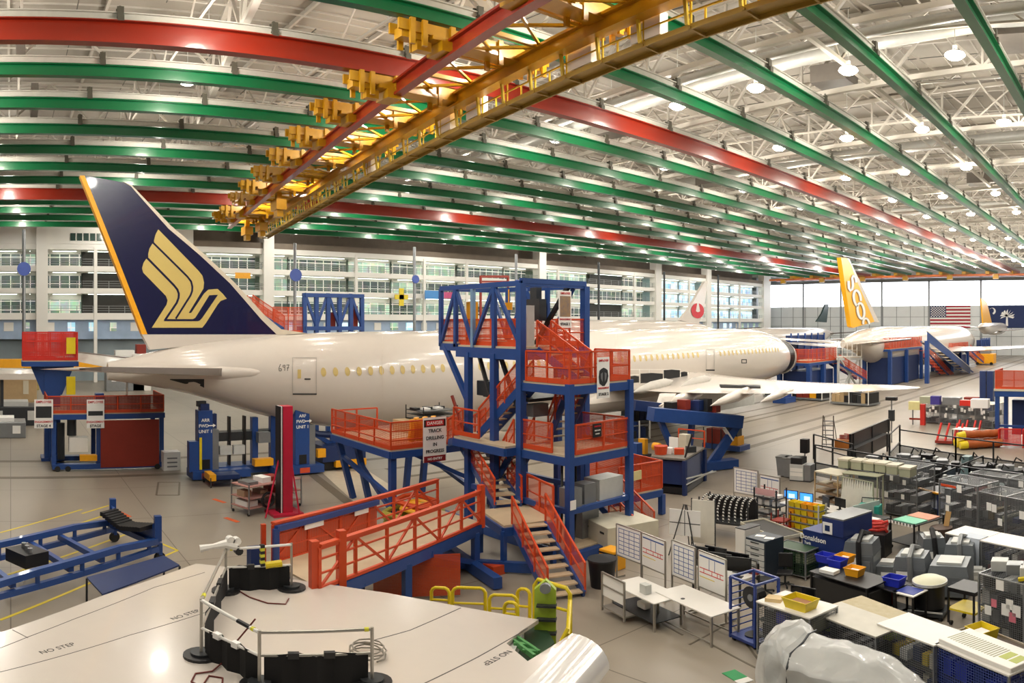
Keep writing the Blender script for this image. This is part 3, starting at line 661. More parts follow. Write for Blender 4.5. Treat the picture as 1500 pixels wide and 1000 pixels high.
# fall-protection rails with black drapes along the wing root
fr_ = T('drape_rail', 'line of black drapes on thin white stanchions along the white wing root', 'barrier', PD(962, 556, 34.6))
o0 = Vector(fr_.location)
for (x0, x1, yt, yb) in ((924, 936, 551, 561), (939, 971, 547, 561), (973, 996, 542, 555), (998, 1007, 545, 552)):
    ps = [PD(px, py, 34.6-(px-924)*.01)-o0 for px, py in ((x0, yb), (x1, yb-1), (x1, yt), ((x0+x1)/2, yt-1), (x0, yt))]
    MB().prism(ps, (-.05, .0, 0)).build('drape', BLK, fr_)
m = MB()
for px in (923, 937, 951, 972, 985, 997, 1008):
    yt = 541 if px < 990 else 544
    p = PD(px, yt, 34.6); q = PD(px, 563-(px-923)*.08, 34.6); m.bar(p-o0, q-o0, .04)
for a_, b_ in (((923, 541), (997, 541)), ((923, 549), (997, 546))): m.bar(PD(*a_, 34.6)-o0, PD(*b_, 34.6)-o0, .035)
m.build('stanchion', WPAN, fr_)
# white airliner with the red crane emblem, nose to the left
def finp(pts, D, loc, rz, sc=1):
    out = []
    for px, py in pts:
        q = PD(px, py, D); y = (q.y-loc[1])/sc; out.append((y if rz == 0 else -y, (q.z-loc[2])/sc))
    return out
J = (-82.0, 122.5, 1.2)
jt, _ = airliner('white airliner with a round red emblem on its white tail beyond the big airliner', J, pi, 1.0, finp([(1035, 412), (1031, 412), (1022, 427), (1008, 452), (994, 469), (1022, 474), (1029, 455), (1031, 440)], 82, J, 1), WHITE, rowside=-1)
jr = mat('emblem red', '#c8202c', .4, var=0)
q = PD(1022, 455, 81.6); ln_ = Vector((-(q.x-J[0]), -(q.y-J[1]), q.z-J[2]))
m = MB(); ps = []
for k in range(24): a = 2*pi*k/24; ps.append((ln_.x, ln_.y+(5.2+0*sin(a))*.42*cos(a)*1.0, ln_.z+.85*2.2*sin(a)*.5*1.6))
m.prism(ps, (-.04, 0, 0)); m.build('round_emblem', jr, jt)
m = MB(); m.prism([(ln_.x-.06, ln_.y-.25, ln_.z+1.5), (ln_.x-.06, ln_.y+.25, ln_.z+1.5), (ln_.x-.06, ln_.y+.7, ln_.z-.1), (ln_.x-.06, ln_.y, ln_.z-.3), (ln_.x-.06, ln_.y-.7, ln_.z-.1)], (-.02, 0, 0)); m.build('emblem_bird', WHITE, jt)
# further white airliner with the dark tail
K = (-84.0, 186, 1.2)
kt, _ = airliner('far white airliner with a small dark tail before the grey door panels', K, pi, .8, finp([(1213, 445), (1208, 446), (1203, 459), (1195, 471), (1210, 472)], 84, K, 1, .8), mat('dark green tail', '#1f3b3c', .4))
# yellow-tailed airliner next in the line
Y2 = (-36.5, 84.0, .1)
YT = mat('tail amber', '#f2b01c', .35, var=.05)
yt_, _ = airliner('white airliner with a yellow tail marked with large white rounded letters', Y2, 0, 1.0, finp([(1232, 377), (1241, 378), (1247, 388), (1252, 404), (1268, 441), (1281, 471), (1250, 480), (1247, 478), (1238, 420)], 36.2, Y2, 0), YT, le=finp([(1241, 378), (1244, 379), (1256, 404), (1271, 436), (1288, 472), (1281, 471), (1268, 441), (1252, 404), (1247, 388)], 36.2, Y2, 0), fw=WHITE)
yo = mat('letter outline', '#9a8f84', .5)
def letter(path, wz):
    pp = [(1220+x/8.33, 370+y/8.33) for x, y in path]
    for w_, off, m_ in ((wz*1.5, .02, yo), (wz, .05, WPAN)):
        L_, R_ = strokepoly(pp, w_/8.33); Lw, Rw = yz(L_, 36.15, Y2), yz(R_, 36.15, Y2); x = .35+off; m = MB()
        for i in range(len(pp)-1): m.prism([(x, *Lw[i]), (x, *Lw[i+1]), (x, *Rw[i+1]), (x, *Rw[i])], (-.02, 0, 0))
        m.build('tail_letter', m_, yt_)
def oval_path(cx, cy, rx, ry, a0=0, a1=360, tilt=.12):
    return [(cx+rx*cos(radians(a))-ry*sin(radians(a))*tilt*-1, cy+ry*sin(radians(a))) for a in [a0+(a1-a0)*k/22 for k in range(23)]]
letter([(190,345),(189,390),(194,435),(211,462),(232,448),(242,405),(240,355),(233,312),(246,283),(268,292),(280,325),(284,362)], 24)
letter(oval_path(295, 555, 42, 95, 20, -265), 24); letter(oval_path(340, 710, 40, 95), 24); letter(oval_path(405, 862, 36, 60, -190, 10), 22)
# the farthest of the line
Y3 = (-35.8, 160.0, 5.2)
y3, _ = airliner('farthest white airliner with a yellow tail at the right edge before the blue flag', Y3, 0, .47, finp([(1437, 437), (1441, 438), (1446, 444), (1453, 474), (1440, 476)], 35.7, Y3, 0, .47), YT, L=60, wings=True)
# ================================================================ work stands
def V(*a): return Vector(a)
def handrail(par, pts, h=1.07, panel=True, toe=True, m_=None, pm=None, step=1.5, r=.032, mid=1):
    """posts, rails, kick board and mesh infill along a run of deck points (world)"""
    m_ = m_ or ORG; pm = pm or ORGM; a = MB(); pts = [Vector(p) for p in pts]; up = V(0, 0, h)
    for i in range(len(pts)-1):
        p, q = pts[i], pts[i+1]; n = max(1, round((q-p).length/step))
        for k in range(n+1 if i == len(pts)-2 else n): o = p+(q-p)*k/n; a.bar(o, o+up, r*2)
        a.bar(p+up, q+up, r*2)
        for j in range(1, mid+1): a.bar(p+up*(j/(mid+1)), q+up*(j/(mid+1)), r*1.5)
        if toe: a.bar(p+V(0, 0, .08), q+V(0, 0, .08), .03, .18)
    a.wb('handrail', m_, par)
    if panel:
        for i in range(len(pts)-1):
            p, q = pts[i], pts[i+1]; d = q-p; d.z = 0; nn = V(-d.y, d.x, 0).normalized()*.006
            MB().prism([p+V(0, 0, .05), q+V(0, 0, .05), q+up*.97, p+up*.97], nn).wb('mesh_panel', pm, par)
def stair(par, top, bot, width=.9, n=9, rails=(1, 1), stringer=None, panel=True, h=1.0, tread=None):
    top = Vector(top); bot = Vector(bot); d = bot-top; f = V(d.x, d.y, 0).normalized(); s = V(-f.y, f.x, 0)*width/2
    m = MB()
    for k in (-1, 1): m.bar(top+s*k-V(0, 0, .12), bot+s*k+V(0, 0, .05), .07, .3)
    m.wb('stringer', stringer or BLUE, par)
    run = hypot(d.x, d.y)/n; rz = atan2(f.y, f.x)
    for i in range(n):
        c = top+d*((i+.5)/n); MB().box((c.x, c.y, c.z+.02), (run*.92, width-.06, .05), rz).wb('tread', tread or TAN, par)
    for k, on in zip((-1, 1), rails):
        if on:
            p, q = top+s*k*1.05, bot+s*k*1.05+V(0, 0, .1); a = MB(); up = V(0, 0, h)
            for j in range(4): o = p+(q-p)*j/3; a.bar(o, o+up, .05)
            a.bar(p+up, q+up, .06); a.bar(p+up*.5, q+up*.5, .045); a.wb('stair_rail', ORG, par)
            if panel: MB().prism([p+V(0, 0, .02), q+V(0, 0, .02), q+up*.95, p+up*.95], s*.006).wb('mesh_panel', ORGM, par)
def deck(par, pts, th=.08, m_=None, beam=None, bh=.3):
    pts = [Vector(p) for p in pts]
    MB().prism([p-V(0, 0, th) for p in pts], (0, 0, th)).wb('deck', m_ or TAN, par)
    m = MB()
    for i in range(len(pts)): m.bar(pts[i]-V(0, 0, th+bh/2), pts[(i+1) % len(pts)]-V(0, 0, th+bh/2), .16, bh)
    m.wb('deck_beam', beam or BLUE, par)
def rect(D0, D1, Y0, Y1, z): return [V(-D0, Y0, z), V(-D0, Y1, z), V(-D1, Y1, z), V(-D1, Y0, z)]
def col(par, p, z1, w=.26, m_=None, nm='leg'): return MB().bar(p, (p[0], p[1], z1), w, w, up=(0, 1, 0)).wb(nm, m_ or BLUE, par)
def brace(par, p, q, w=.18, m_=None): return MB().bar(p, q, w).wb('brace', m_ or BLUE, par)
def sign(label, loc, rz, w, h, lines, pic=None, cat='sign', back=None, band=None, picm=None):
    t = T('sign', label, cat, loc, rz)
    MB().bx(-w/2, w/2, 0, .02, 0, h).build('board', back or PAPER, t)
    if pic: MB().bx(-w*.42, w*.42, -.006, 0, h*pic[0], h*pic[1]).build('picture', picm or DGR, t)
    for (z0, z1, m_) in (band or ()): MB().bx(-w*.47, w*.47, -.006, 0, h*z0, h*z1).build('band', m_, t)
    for (s, size, m_, zf) in lines: text(s, size, m_, t, (0, -.012, h*zf), (pi/2, 0, 0), bold=True)
    return t
# ---- tail dock on the left
A = T('tail_dock', 'orange and blue work platform with dark red curtain under the airliner tail', 'work stand', (-43, 5.6, 0))
ya, yb = 2.4, 8.95
deck(A, rect(41.3, 44.3, ya, yb, 3.45)); handrail(A, [V(-44.3, ya-.3, 3.45), V(-41.3, ya-.3, 3.45), V(-41.3, yb, 3.45), V(-44.3, yb, 3.45)], h=.98, pm=meshmat('rust mesh', '#8e3020', .05, .5))
for y in (ya+.1, 5.1, yb-.1):
    for D in (41.5, 44.1): col(A, (-D, y, .25), 3.2)
m = MB(); m.bx(-41.7, -41.2, ya, yb, .12, .42); m.bx(-44.4, -43.9, ya, yb, .12, .42); m.bx(-44.2, -41.4, ya, ya+.3, .12, .42); m.bx(-44.2, -41.4, yb-.3, yb, .12, .42); m.wb('base_frame', BLUE, A)
for y in (ya+.3, ya+.9, yb-.4): MB().tube([(-41.5, y, .16), (-41.15, y, .16)], .17, 12).wb('wheel', TYR, A)
MB().bx(-41.25, -41.18, 5.2, 8.65, .2, 3.0).wb('curtain', REDM, A)
m = MB().bx(-42.2, -41.5, 3.4, 4.5, 1.1, 1.95); m.wb('control_box', WPAN, A)
m = MB(); m.cyl((-42.2, 3.6, 2.0), .28, 1.1); m.cyl((-42.6, 3.0, .5), .22, 2.2); m.wb('motor', DGR, A, smooth=True)
MB().bx(-41.6, -41.25, 4.0, 5.0, .6, .95).wb('fork_pocket', AMB, A)
for y0, y1, z0, z1, c in ((3.3, 5.0, 4.3, 4.75, LGR), (5.6, 6.4, 4.2, 4.7, LGR), (6.2, 8.3, 4.25, 4.75, PAPER), (5.0, 5.5, 4.2, 4.9, BLUE)):
    tag(MB().bx(-42.6, -42.0, y0, y1, 3.46, z1-.4).build('tool_case', c), 'pale tool case standing on the deck of the tail work platform', 'tool case', 'cases on the tail platform')
sign('first white stage notice from the left on the tail platform rail, with a dark photograph', PD(64, 627, 41.1), pi/2, 1.08, 1.68, [('EMPLOYEE', .19, REDI, .91), ('ENGAGEMENT', .16, REDI, .22), ('STAGE 4', .22, INK, .08)], (.36, .76))
sign('white stage notice with a wide dark band, second on the tail platform rail', PD(140, 627, 41.1), pi/2, 1.02, 1.68, [('EMPLOYEE', .19, REDI, .91), ('ENGAGEMENT', .16, REDI, .22), ('STAGE', .22, INK, .08)], (.44, .6))
B = T('lift_basket', 'bright red basket stand on a tall blue column behind the left tail tip', 'work stand', (-45, 2.6, 0))
deck(B, rect(43.9, 46.2, .75, 4.1, 6.4)); handrail(B, [V(-46.2, .75, 6.4), V(-43.9, .75, 6.4), V(-43.9, 4.1, 6.4), V(-46.2, 4.1, 6.4), V(-46.2, .75, 6.4)], h=1.7, m_=REDP, pm=meshmat('red mesh', '#d02c20', .06, .4), mid=2, step=.8)
col(B, (-45, 2.6, 0), 6.1, 1.0); m = MB(); m.prism([(-44.6, 1.2, 6.1), (-44.6, 4, 6.1), (-44.6, 3.2, 4.2), (-44.6, 2, 4.2)], (-.8, 0, 0)); m.wb('bracket', BLUE, B)
MB().bx(-45.9, -44.4, 1.9, 3.3, 0, .2).wb('base', BLUE, B)
for z0, z1 in ((6.8, 7.8), (4.3, 5.4)): MB().bx(-43.8, -43.6, 3.4, 3.95, z0, z1).wb('yellow_panel', YEL, B)
# white prop pole under the tailplane
tp = T('prop_pole', 'thin white prop pole standing on the tail platform under the tailplane', 'pole', (-41.42, PD(186, 616, 41.42).y, 3.46)); z0 = 3.46
MB().tube([(0, 0, 0), (0, 0, PD(186, 551, 41.42).z-z0)], .06, 8).build('pole', WPAN, tp); MB().cyl((0, 0, -.02), .12, .06).build('foot', WPAN, tp)
# ---- jacks and lifting gear under the rear fuselage
def jack(lab, px0, px1, ytop, D, first, base):
    q0, q1 = PD(px0, 690, D), PD(px1, 690, D); yc = (q0.y+q1.y)/2; w = abs(q1.y-q0.y)
    t = T('fuselage_jack', lab, 'jack', (-D, yc, 0)); zt = ZD(px0, ytop, (D, yc))
    MB().bx(-.35, .35, -w/2, w/2, .35, zt).build('column', BLUE, t, bevel=.03); MB().bx(-.25, .25, -.25, .25, zt, zt+.35).build('jack_head', NAVY, t); MB().bx(-.15, .15, -.4, .1, zt+.2, zt+.5).build('head_pad', DGR, t)
    MB().bx(-.7, .7, base[0], base[1], .1, .55).build('base', BLUE, t); MB().bx(.7, .72, -.3, .3, .15, .45).build('orange_guard', mat('orange guard', '#d8502a', .5), t)
    MB().bx(-.3, .34, w/2, w/2+.35, .5, zt*.72).build('grey_duct', GRY, t)
    MB().bx(.34, .37, -.2, .25, .6, 1.15).build('vent', BLK, t)
    for s, z in zip(first, (.86, .78, .7)): text(s, .25, PAPER, t, (.37, 0, zt*z), (pi/2, 0, pi/2), bold=True)
    m = MB(); m.bx(.36, .37, .12, .42, zt*.775, zt*.79); m.prism([(.36, .42, zt*.755), (.36, .58, zt*.783), (.36, .42, zt*.81)], (.01, 0, 0)); m.build('arrow', PAPER, t)
    return t
j1 = jack('blue fuselage jack with white lettering, left of the pink mast and beside a yellow stripe', 288, 309, 600, 38.0, ('ARR', 'FWD   ', 'UNIT 1'), (-.8, 2.5))
MB().bx(.0, .5, -.95, -.42, .5, 2.2).build('side_cabinet', BLUE, j1); MB().bx(.4, .43, -.36, -.22, .6, 2.4).build('yellow_stripe', YEL, j1)
j2 = jack('blue fuselage jack with white lettering, right of the pink mast', 429, 450, 594, 37.6, ('ARF', 'FWD   ', 'UNIT 1'), (-1.8, 1.2))
C = T('lifting_rig', 'blue and dark lifting rig with grey boxes between the two lettered jacks', 'lifting rig', (-38.6, 13.2, 0))
MB().bx(-39.4, -38, 11.2, 15, .15, .6).wb('base', BLUE, C); MB().bx(-39.2, -38.4, 11.3, 14.9, 2.0, 2.5).wb('cross_beam', DGR, C)
for y, w, z, c in ((11.2, .25, 3.6, NAVY), (12.1, .1, 3.4, BLK), (13.0, .1, 3.4, BLK), (13.6, .35, 3.3, BLUE), (14.7, .3, 3.9, BLUE)): MB().bx(-38.7, -38.3, y-w/2, y+w/2, .5, z).wb('upright', c, C)
for y in (11.7, 12.5): MB().bx(-38.2, -37.9, y-.3, y+.35, 1.3, 1.8).wb('grey_box', LGR, C)
MB().bx(-38.2, -37.7, 13.6, 14.3, 1.9, 2.5).wb('meter_box', GRY, C); MB().bx(-38, -37.5, 13.3, 14.4, .6, 1.0).wb('fork_pocket', AMB, C)
CR = T('fuselage_cradle', 'blue fuselage cradle with yellow fork pocket right of the lettered jacks', 'cradle', (-38.5, 18.6, 0))
MB().bx(-39.6, -37.4, 17.4, 20.2, .55, 1.5).wb('cradle_body', NAVY, CR); MB().bx(-37.6, -37.3, 18.2, 20.2, .2, .6).wb('fork_pocket', AMB, CR); MB().bx(-37.5, -37.2, 17.0, 17.5, .9, 1.4).wb('yellow_box', AMB, CR)
MB().bx(-39.4, -37.6, 17.6, 20, .05, .55).wb('wheel_box', BLK, CR)
for y in (17.2, 18.4, 19.8, 21): brace(CR, (-38.4, 18.6, 1.3), (-38.4, y, 2.2), .25)
m = MB(); m.tube([(-38.4, 16.6, 2.5), (-38.4, 17.5, 2.1), (-38.4, 18.8, 1.95), (-38.4, 20.2, 2.1), (-38.4, 21.4, 2.4)], .2, 8); m.wb('saddle', NAVY, CR)
# pink mast
q = G(416, 752); Mt = T('lifting_mast', 'tall crimson mast with black and white edge stripes and slanted stays', 'mast', q)
zt = ZD(416, 594, q); PINK = mat('crimson enamel', '#c0203e', .4)
MB().bx(-.3, .3, -.16, .3, 0, zt).build('mast', PINK, Mt)
for i, c in enumerate((BLK, PAPER, BLK)): MB().bx(-.28, .28, -.3+i*.05, -.25+i*.05, 0, zt).build('edge_stripe', c, Mt)
for yy in (-1.1, .5): MB().tube([(0, -.2 if yy < 0 else .3, zt*.55), (.6, yy, .05)], .04, 6).build('stay', PINK, Mt)
MB().bx(-.6, .6, -.7, .7, 0, .12).build('base', PINK, Mt)
# parts racks and trolleys on the open floor
def rack(label, p0, p1, dep, h, shelves, fm, sm, items=0, cat='rack', nm='parts_rack', seed=1, wheels=True):
    o, rz, w = frame(p0, p1); t = T(nm, label, cat, o, rz); rr = random.Random(seed)
    for sx in (-1, 1):
        for y in (0, dep): MB().bar((sx*(w/2-.03), y, .1), (sx*(w/2-.03), y, h), .05).build('post', fm, t)
    for z in shelves: MB().bx(-w/2, w/2, 0, dep, z-.02, z+.02).build('shelf', sm, t)
    if wheels:
        for sx in (-1, 1):
            for y in (.08, dep-.08): MB().tube([(sx*(w/2-.06)-.03, y, .07), (sx*(w/2-.06)+.03, y, .07)], .07, 10).build('caster', TYR, t)
    return t, w
def contents(t, w, dep, zs, cols, seed, n=4, hmax=.25, group='', lab='', cat='box'):
    """separate things standing on the shelves of a rack"""
    rr = random.Random(seed); M_ = Matrix.Translation(t.location) @ Matrix.Rotation(t.rotation_euler.z, 4, 'Z')
    for z in zs:
        for k in range(n):
            x = -w/2+w*(k+.5)/n; q = M_ @ V(x+rr.uniform(-.05, .05)*w, dep*rr.uniform(.4, .6), z+.02)
            sx, sy, sz = w/n*rr.uniform(.5, .85), dep*rr.uniform(.4, .7), rr.uniform(.4, 1)*hmax
            tag(MB().bx(-sx/2, sx/2, -sy/2, sy/2, 0, sz).build('part_box', rr.choice(cols), loc=q, rz=t.rotation_euler.z), lab, cat, group)
t, w = rack('steel parts rack with pinkish panels and a hose reel beside the crimson mast', G(364, 757), G(442, 741), 1.3, 1.5, (.35, .8, 1.35), GRY, mat('pink shelf', '#b08078', .6))
contents(t, w, 1.3, (.35, .8, 1.35), [PAPER, mat('tan part', '#a88a70', .6), GRY, REDM], 5, 4, .3, 'parts on the rack by the crimson mast', 'boxed part on the steel rack beside the crimson mast')
m = MB(); m.tube([(-.5+.32*cos(k*pi/8), -.05, .65+.32*sin(k*pi/8)) for k in range(16)], .06, 6, closed=True); m.build('hose_reel', BLK, t)
t, w = rack('low dark trolley with yellow end board before the first lettered jack', G(308, 715), G(354, 712), 1.6, .55, (.3,), DGR, BLK, nm='trolley', cat='trolley')
MB().bx(-w/2, -w/2+.35, .1, 1.2, .35, .7).build('yellow_board', AMB, t); MB().bx(-w/2+.3, w/2, .3, 1.3, .35, .6).build('load', NAVY, t)
q = G(250, 687); t = T('floor_crate', 'white crate with slatted side on the floor left of the lettered jacks', 'crate', q); MB().bx(-.4, .4, -.5, .5, 0, 1.1).build('box', PAPER, t)
m = MB()
for z in (.2, .45, .7): m.bx(.4, .42, -.3, .3, z, z+.08)
m.build('slat', GRY, t)
# ---- blue transport dolly, lower left
D_ = T('transport_dolly', 'long blue transport dolly frame with black serrated saddle on the left floor', 'dolly', (-25, 3, 0))
pR0, pR1 = G(231, 792, .85), G(165, 764, .85); dn = V(4.0, -5.2, 0).normalized()
nearL, farL = pR0+dn*9, pR1+dn*9
def dbeam(p, q):
    m = MB(); mid = (p+q)/2
    a = p+(q-p)*.22+V(0, 0, .18); b = p+(q-p)*.6+V(0, 0, .18)
    m.bar(p, a, .2, .22); m.bar(a, b, .2, .22); m.bar(b, q, .2, .22); m.bar(p-V(0, 0, .3), q-V(0, 0, .3), .16, .2)
    for k in (.05, .22, .4, .6, .8, .97): c = p+(q-p)*k; m.bar(c-V(0, 0, .35), c+V(0, 0, .15), .14)
    m.wb('side_beam', BLUE, D_)
dbeam(pR0, nearL); dbeam(pR1, farL)
for k in (.02, .3, .45, .7): MB().bar(pR0+dn*9*k-V(0, 0, .05), pR1+dn*9*k-V(0, 0, .05), .18, .2).wb('cross_member', BLUE, D_)
for p, q in ((pR0, pR1),):
    m = MB(); s = (q-p)
    m.prism([p+V(0, 0, .05), p+V(0, 0, .75), p+s*.2+V(0, 0, .25), p+s*.8+V(0, 0, .25), q+V(0, 0, .75), q+V(0, 0, .05)], dn*.12); m.wb('saddle_plate', BLUE, D_)
    m = MB()
    for k in range(14):
        c = p+s*(.1+.8*k/13)+dn*.4; m.box((c.x, c.y, c.z+.28+.25*abs(k-6.5)/6.5), (.2, .8, .16), atan2(dn.y, dn.x)+pi/2)
    m.wb('rubber_pad', BLK, D_)
    for c in (p, q):
        MB().bar(c+V(0, 0, 0), c+V(0, 0, .95), .24).wb('horn', BLUE, D_)
    for c in (p-dn*.1, q-dn*.1):
        MB().bar(c-V(0, 0, .1), V(c.x, c.y, .3), .18).wb('wheel_fork', BLUE, D_); mm = MB().tube([V(c.x, c.y, .2)-s.normalized()*.07, V(c.x, c.y, .2)+s.normalized()*.07], .2, 14); mm.wb('wheel', TYR, D_)
    for c in (nearL, farL): MB().bar(c, V(c.x, c.y, .02), .2).wb('leg', BLUE, D_)
q = (pR0*.5+pR1*.5)+dn*5.0; MB().box((q.x, q.y, q.z+.15), (1.1, .9, .45), .6).wb('black_block', BLK, D_)
for k in (-.3, 0, .3): MB().cyl((q.x+k, q.y+k*.3, q.z+.37), .08, .15).wb('clamp', GRY, D_)
tb = T('steel_table', 'flat blue table on thin dark legs beside the transport dolly', 'table', G(195, 845, .8)*1.0); tb.location.z = 0
cs = [G(127, 847, .85), G(240, 815, .85), G(263, 829, .85), G(150, 872, .85)]
MB().prism(cs, (0, 0, .05)).wb('table_top', NAVY, tb)
for c in cs: MB().bar(c, V(c.x, c.y, 0), .06).wb('leg', DGR, tb)
# ---- aft platform with the danger notice
P = T('aft_platform', 'blue legged platform with orange mesh rails carrying the danger notice', 'work stand', (-28.5, 17, 0))
zD = 3.35
deck(P, rect(25.6, 31.2, 15.0, 19.6, zD)); handrail(P, [V(-31.2, 15.0, zD), V(-25.6, 15.0, zD), V(-25.6, 18.5, zD)], h=1.15, mid=2)
handrail(P, [V(-31.2, 15.2, zD), V(-31.2, 17.5, zD)], panel=False)
for p, b in (((-25.8, 15.2), (-25.8, 15.2)), ((-30.9, 15.2), (-30.9, 16.0)), ((-29.8, 15.6), (-29.8, 16.3)), ((-25.8, 19.3), (-25.8, 19.3)), ((-30.9, 19.3), (-30.9, 19.0)), ((-29.6, 19.4), (-29.6, 19.1))): MB().bar((p[0], p[1], zD-.3), (b[0], b[1], .02), .26).wb('leg', BLUE, P)
brace(P, (-25.8, 15.2, .6), (-29.8, 15.8, 2.0)); brace(P, (-30.8, 15.4, 2.2), (-25.8, 15.2, 1.2)); brace(P, (-25.8, 19.2, 1.2), (-30.9, 19.2, 2.6)); brace(P, (-25.8, 16.2, zD-.3), (-25.8, 19.2, 1.6)); brace(P, (-31, 16, 2.6), (-31, 19, 2.6))
stair(P, (-25.0, 18.75, zD), (-20.3, 16.9, 1.75), 1.0, 9)
MB().bx(-27.5, -25.9, 15.2, 18.3, zD, zD+.12).wb('kick_ramp', mat('orange plywood', '#c46a2c', .6), P)
MB().bx(-31.0, -29.2, 17.6, 20.4, zD, zD+.5).build('x', WOOD) if False else None
q = PD(637, 676, 25.4)
sg = sign('white danger notice with a red heading hung on the aft platform rail', q, pi/2, 1.18, 1.95, [('DANGER', .2, PAPER, .87), ('TRACK', .21, INK, .7), ('DRILLING', .21, INK, .54), ('IN', .21, INK, .39), ('PROGRESS', .2, INK, .24), ('NO ENTRY', .15, PAPER, .07)], band=[(.79, .95, BLK), (.0, .14, mat('maroon band', '#8a1c22', .5))])
MB().bx(-.46, .46, -.01, -.004, 1.95*.81, 1.95*.93).build('red_heading', REDI, sg)
yb_ = T('yellow_suit', 'bundle of yellow cloth draped over the aft platform rail', 'cloth', (-26.0, 16.3, zD+.12)); m = MB()
for k in range(6): m.tube([(-.1, k*.22, .1), (.05*(-1)**k, k*.22+.05, .6), (0, k*.22, 1.05+.05*(k % 2))], [.16, .2, .12], 7)
m.build('folds', AMB, yb_, smooth=True)
tr_ = T('parts_tray', 'dark parts tray on wooden crates on the aft platform', 'tray', (-29.6, 19.9, zD)); 
MB().bx(-.9, .9, -1.9, .9, 0, .55).build('crate', WOOD, tr_)
m = MB(); m.bx(-.8, .8, -1.2, .8, .55, .62)
for z in (.8, 1.0): m.bx(-.8, .8, -1.2, .8, z, z+.03)
for x in (-.8, .8):
    for y in (-1.2, .8): m.bar((x, y, .55), (x, y, 1.25), .04)
m.build('tray', BLK, tr_)
for k in range(5): tag(MB().bx(-.25, .25, -.15, .15, 0, .1).build('small_part', PAPER if k % 2 else BLK, loc=(-29.9+.4*(k % 2), 18.9+k*.37, zD+1.03)), 'small part lying on the dark tray on the aft platform', 'part', 'parts on the dark tray')
# ---- landing, lower stair and gangway to the foreground wing
L_ = T('boarding_gangway', 'orange truss gangway leading to the foreground wing with a stair down to the floor', 'gangway', (-18.5, 13, 0))
lnd = [V(-20.7, 15.9, 1.7), V(-20.2, 17.7, 1.7), V(-18.0, 17.0, 1.7), V(-18.5, 15.2, 1.7)]
deck(L_, lnd); handrail(L_, [V(-20.2, 17.75, 1.7), V(-18.05, 17.05, 1.7)], h=1.2)
nb0, nb1 = V(-15.45, 7.1, 2.05), V(-19.35, 14.9, 1.7); fb0, fb1 = V(-17.75, 6.8, 2.05), V(-21.7, 14.7, 1.7)
def trussrail(p, q, nm):
    m = MB(); up = V(0, 0, 1.08); n = 6
    for z, w in ((0, .09), (.36, .05), (.72, .05), (1.0, .1)): m.bar(p+up*z, q+up*z, w)
    m.bar(p+up*1.06, q+up*1.06, .16, .06)
    for k in range(n+1): o = p+(q-p)*k/n; m.bar(o, o+up, .08)
    for k in range(n): a = p+(q-p)*k/n; b = p+(q-p)*(k+1)/n; m.bar(a+up*(k % 2), b+up*(1-k % 2), .06)
    m.wb(nm, ORG, L_)
trussrail(nb0, nb1, 'truss_rail'); trussrail(fb0, fb1, 'truss_rail')
MB().prism([nb0, nb1, fb1, fb0], (0, 0, -.06)).wb('deck', TAN, L_)
for p, q in ((nb0, nb1), (fb0, fb1)): MB().bar(p-V(0, 0, .25), q-V(0, 0, .25), .14, .35).wb('deck_beam', BLUE, L_)
MB().bar(nb0+V(-.1, -.1, -.3), nb0+V(-.1, -.1, 1.25), .2).wb('end_post', ORG, L_); MB().bar(nb0+V(-.35, .75, -.3), nb0+V(-.35, .75, 1.35), .2).wb('end_post', ORG, L_)
MB().bar(nb1+V(0, 0, -.2), nb1+V(0, 0, 1.35), .2).wb('end_post', ORG, L_)
dd = (fb1-fb0).normalized(); nn = V(-dd.y, dd.x, 0)
MB().prism([fb0+V(0, 0, .05), fb0+dd*4.9+V(0, 0, .05), fb0+dd*4.9+V(0, 0, 1.05), fb0+V(0, 0, 1.05)], nn*.02).wb('mesh_panel', meshmat('dense orange mesh', '#c84a22', .05, .55), L_)
MB().bar(fb0+nn*-.1+V(0, 0, 1.0), fb0+dd*4.8+nn*-.1+V(0, 0, 1.0), .14, .16).wb('blue_rail', BLUE, L_); MB().bar(fb0+nn*-.1+V(0, 0, -.1), fb0+nn*-.1+V(0, 0, 1.0), .16).wb('blue_rail', BLUE, L_)
MB().bar(fb0+nn*.35+V(0, 0, -.3), fb0+nn*.35+V(0, 0, 1.05), .12).wb('end_post', ORG, L_); MB().bar(fb0+V(0, -.5, -.6), fb0+V(0, -.5, .5), .35).wb('lifting_ram', NAVY, L_)
for k, s in ((1.6, .42), (3.9, .36)): c = fb0+dd*k-nn*.1+V(0, 0, .75); MB().prism([c-dd*s, c+dd*s, c+dd*s+V(0, 0, .28), c-dd*s+V(0, 0, .28)], nn*-.02).wb('notice', PAPER, L_)
stair(L_, (-18.25, 16.1, 1.7), (-15.2, 14.9, .05), 1.15, 9)
for p in lnd: col(L_, (p.x, p.y, .02), 1.5, .16)
for p, q in ((nb0, fb0), (nb1, fb1)): MB().bar(p-V(0, 0, .3), q-V(0, 0, .3), .14, .2).wb('cross_beam', BLUE, L_)
for k in (.45, .95):
    for p, q in ((nb0, nb1), (fb0, fb1)): c = p+(q-p)*k; col(L_, (c.x, c.y, .05), c.z-.3, .22)
c0, c1 = nb0+(nb1-nb0)*.95, fb0+(fb1-fb0)*.45
brace(L_, (c0.x, c0.y, .3), nb0+(nb1-nb0)*.6-V(0, 0, .3)); brace(L_, (c1.x, c1.y, .2), nb0+(nb1-nb0)*.2-V(0, 0, .3)); brace(L_, (-21.5, 14.5, .2), fb0+(fb1-fb0)*.5-V(0, 0, .2))
m = MB(); m.bar((-21.7, 14.9, .25), (-17.2, 13.9, .25), .3, .4); m.bar((-21, 13, .25), (-17.6, 15.8, .25), .25, .35); m.wb('base_beam', BLUE, L_)
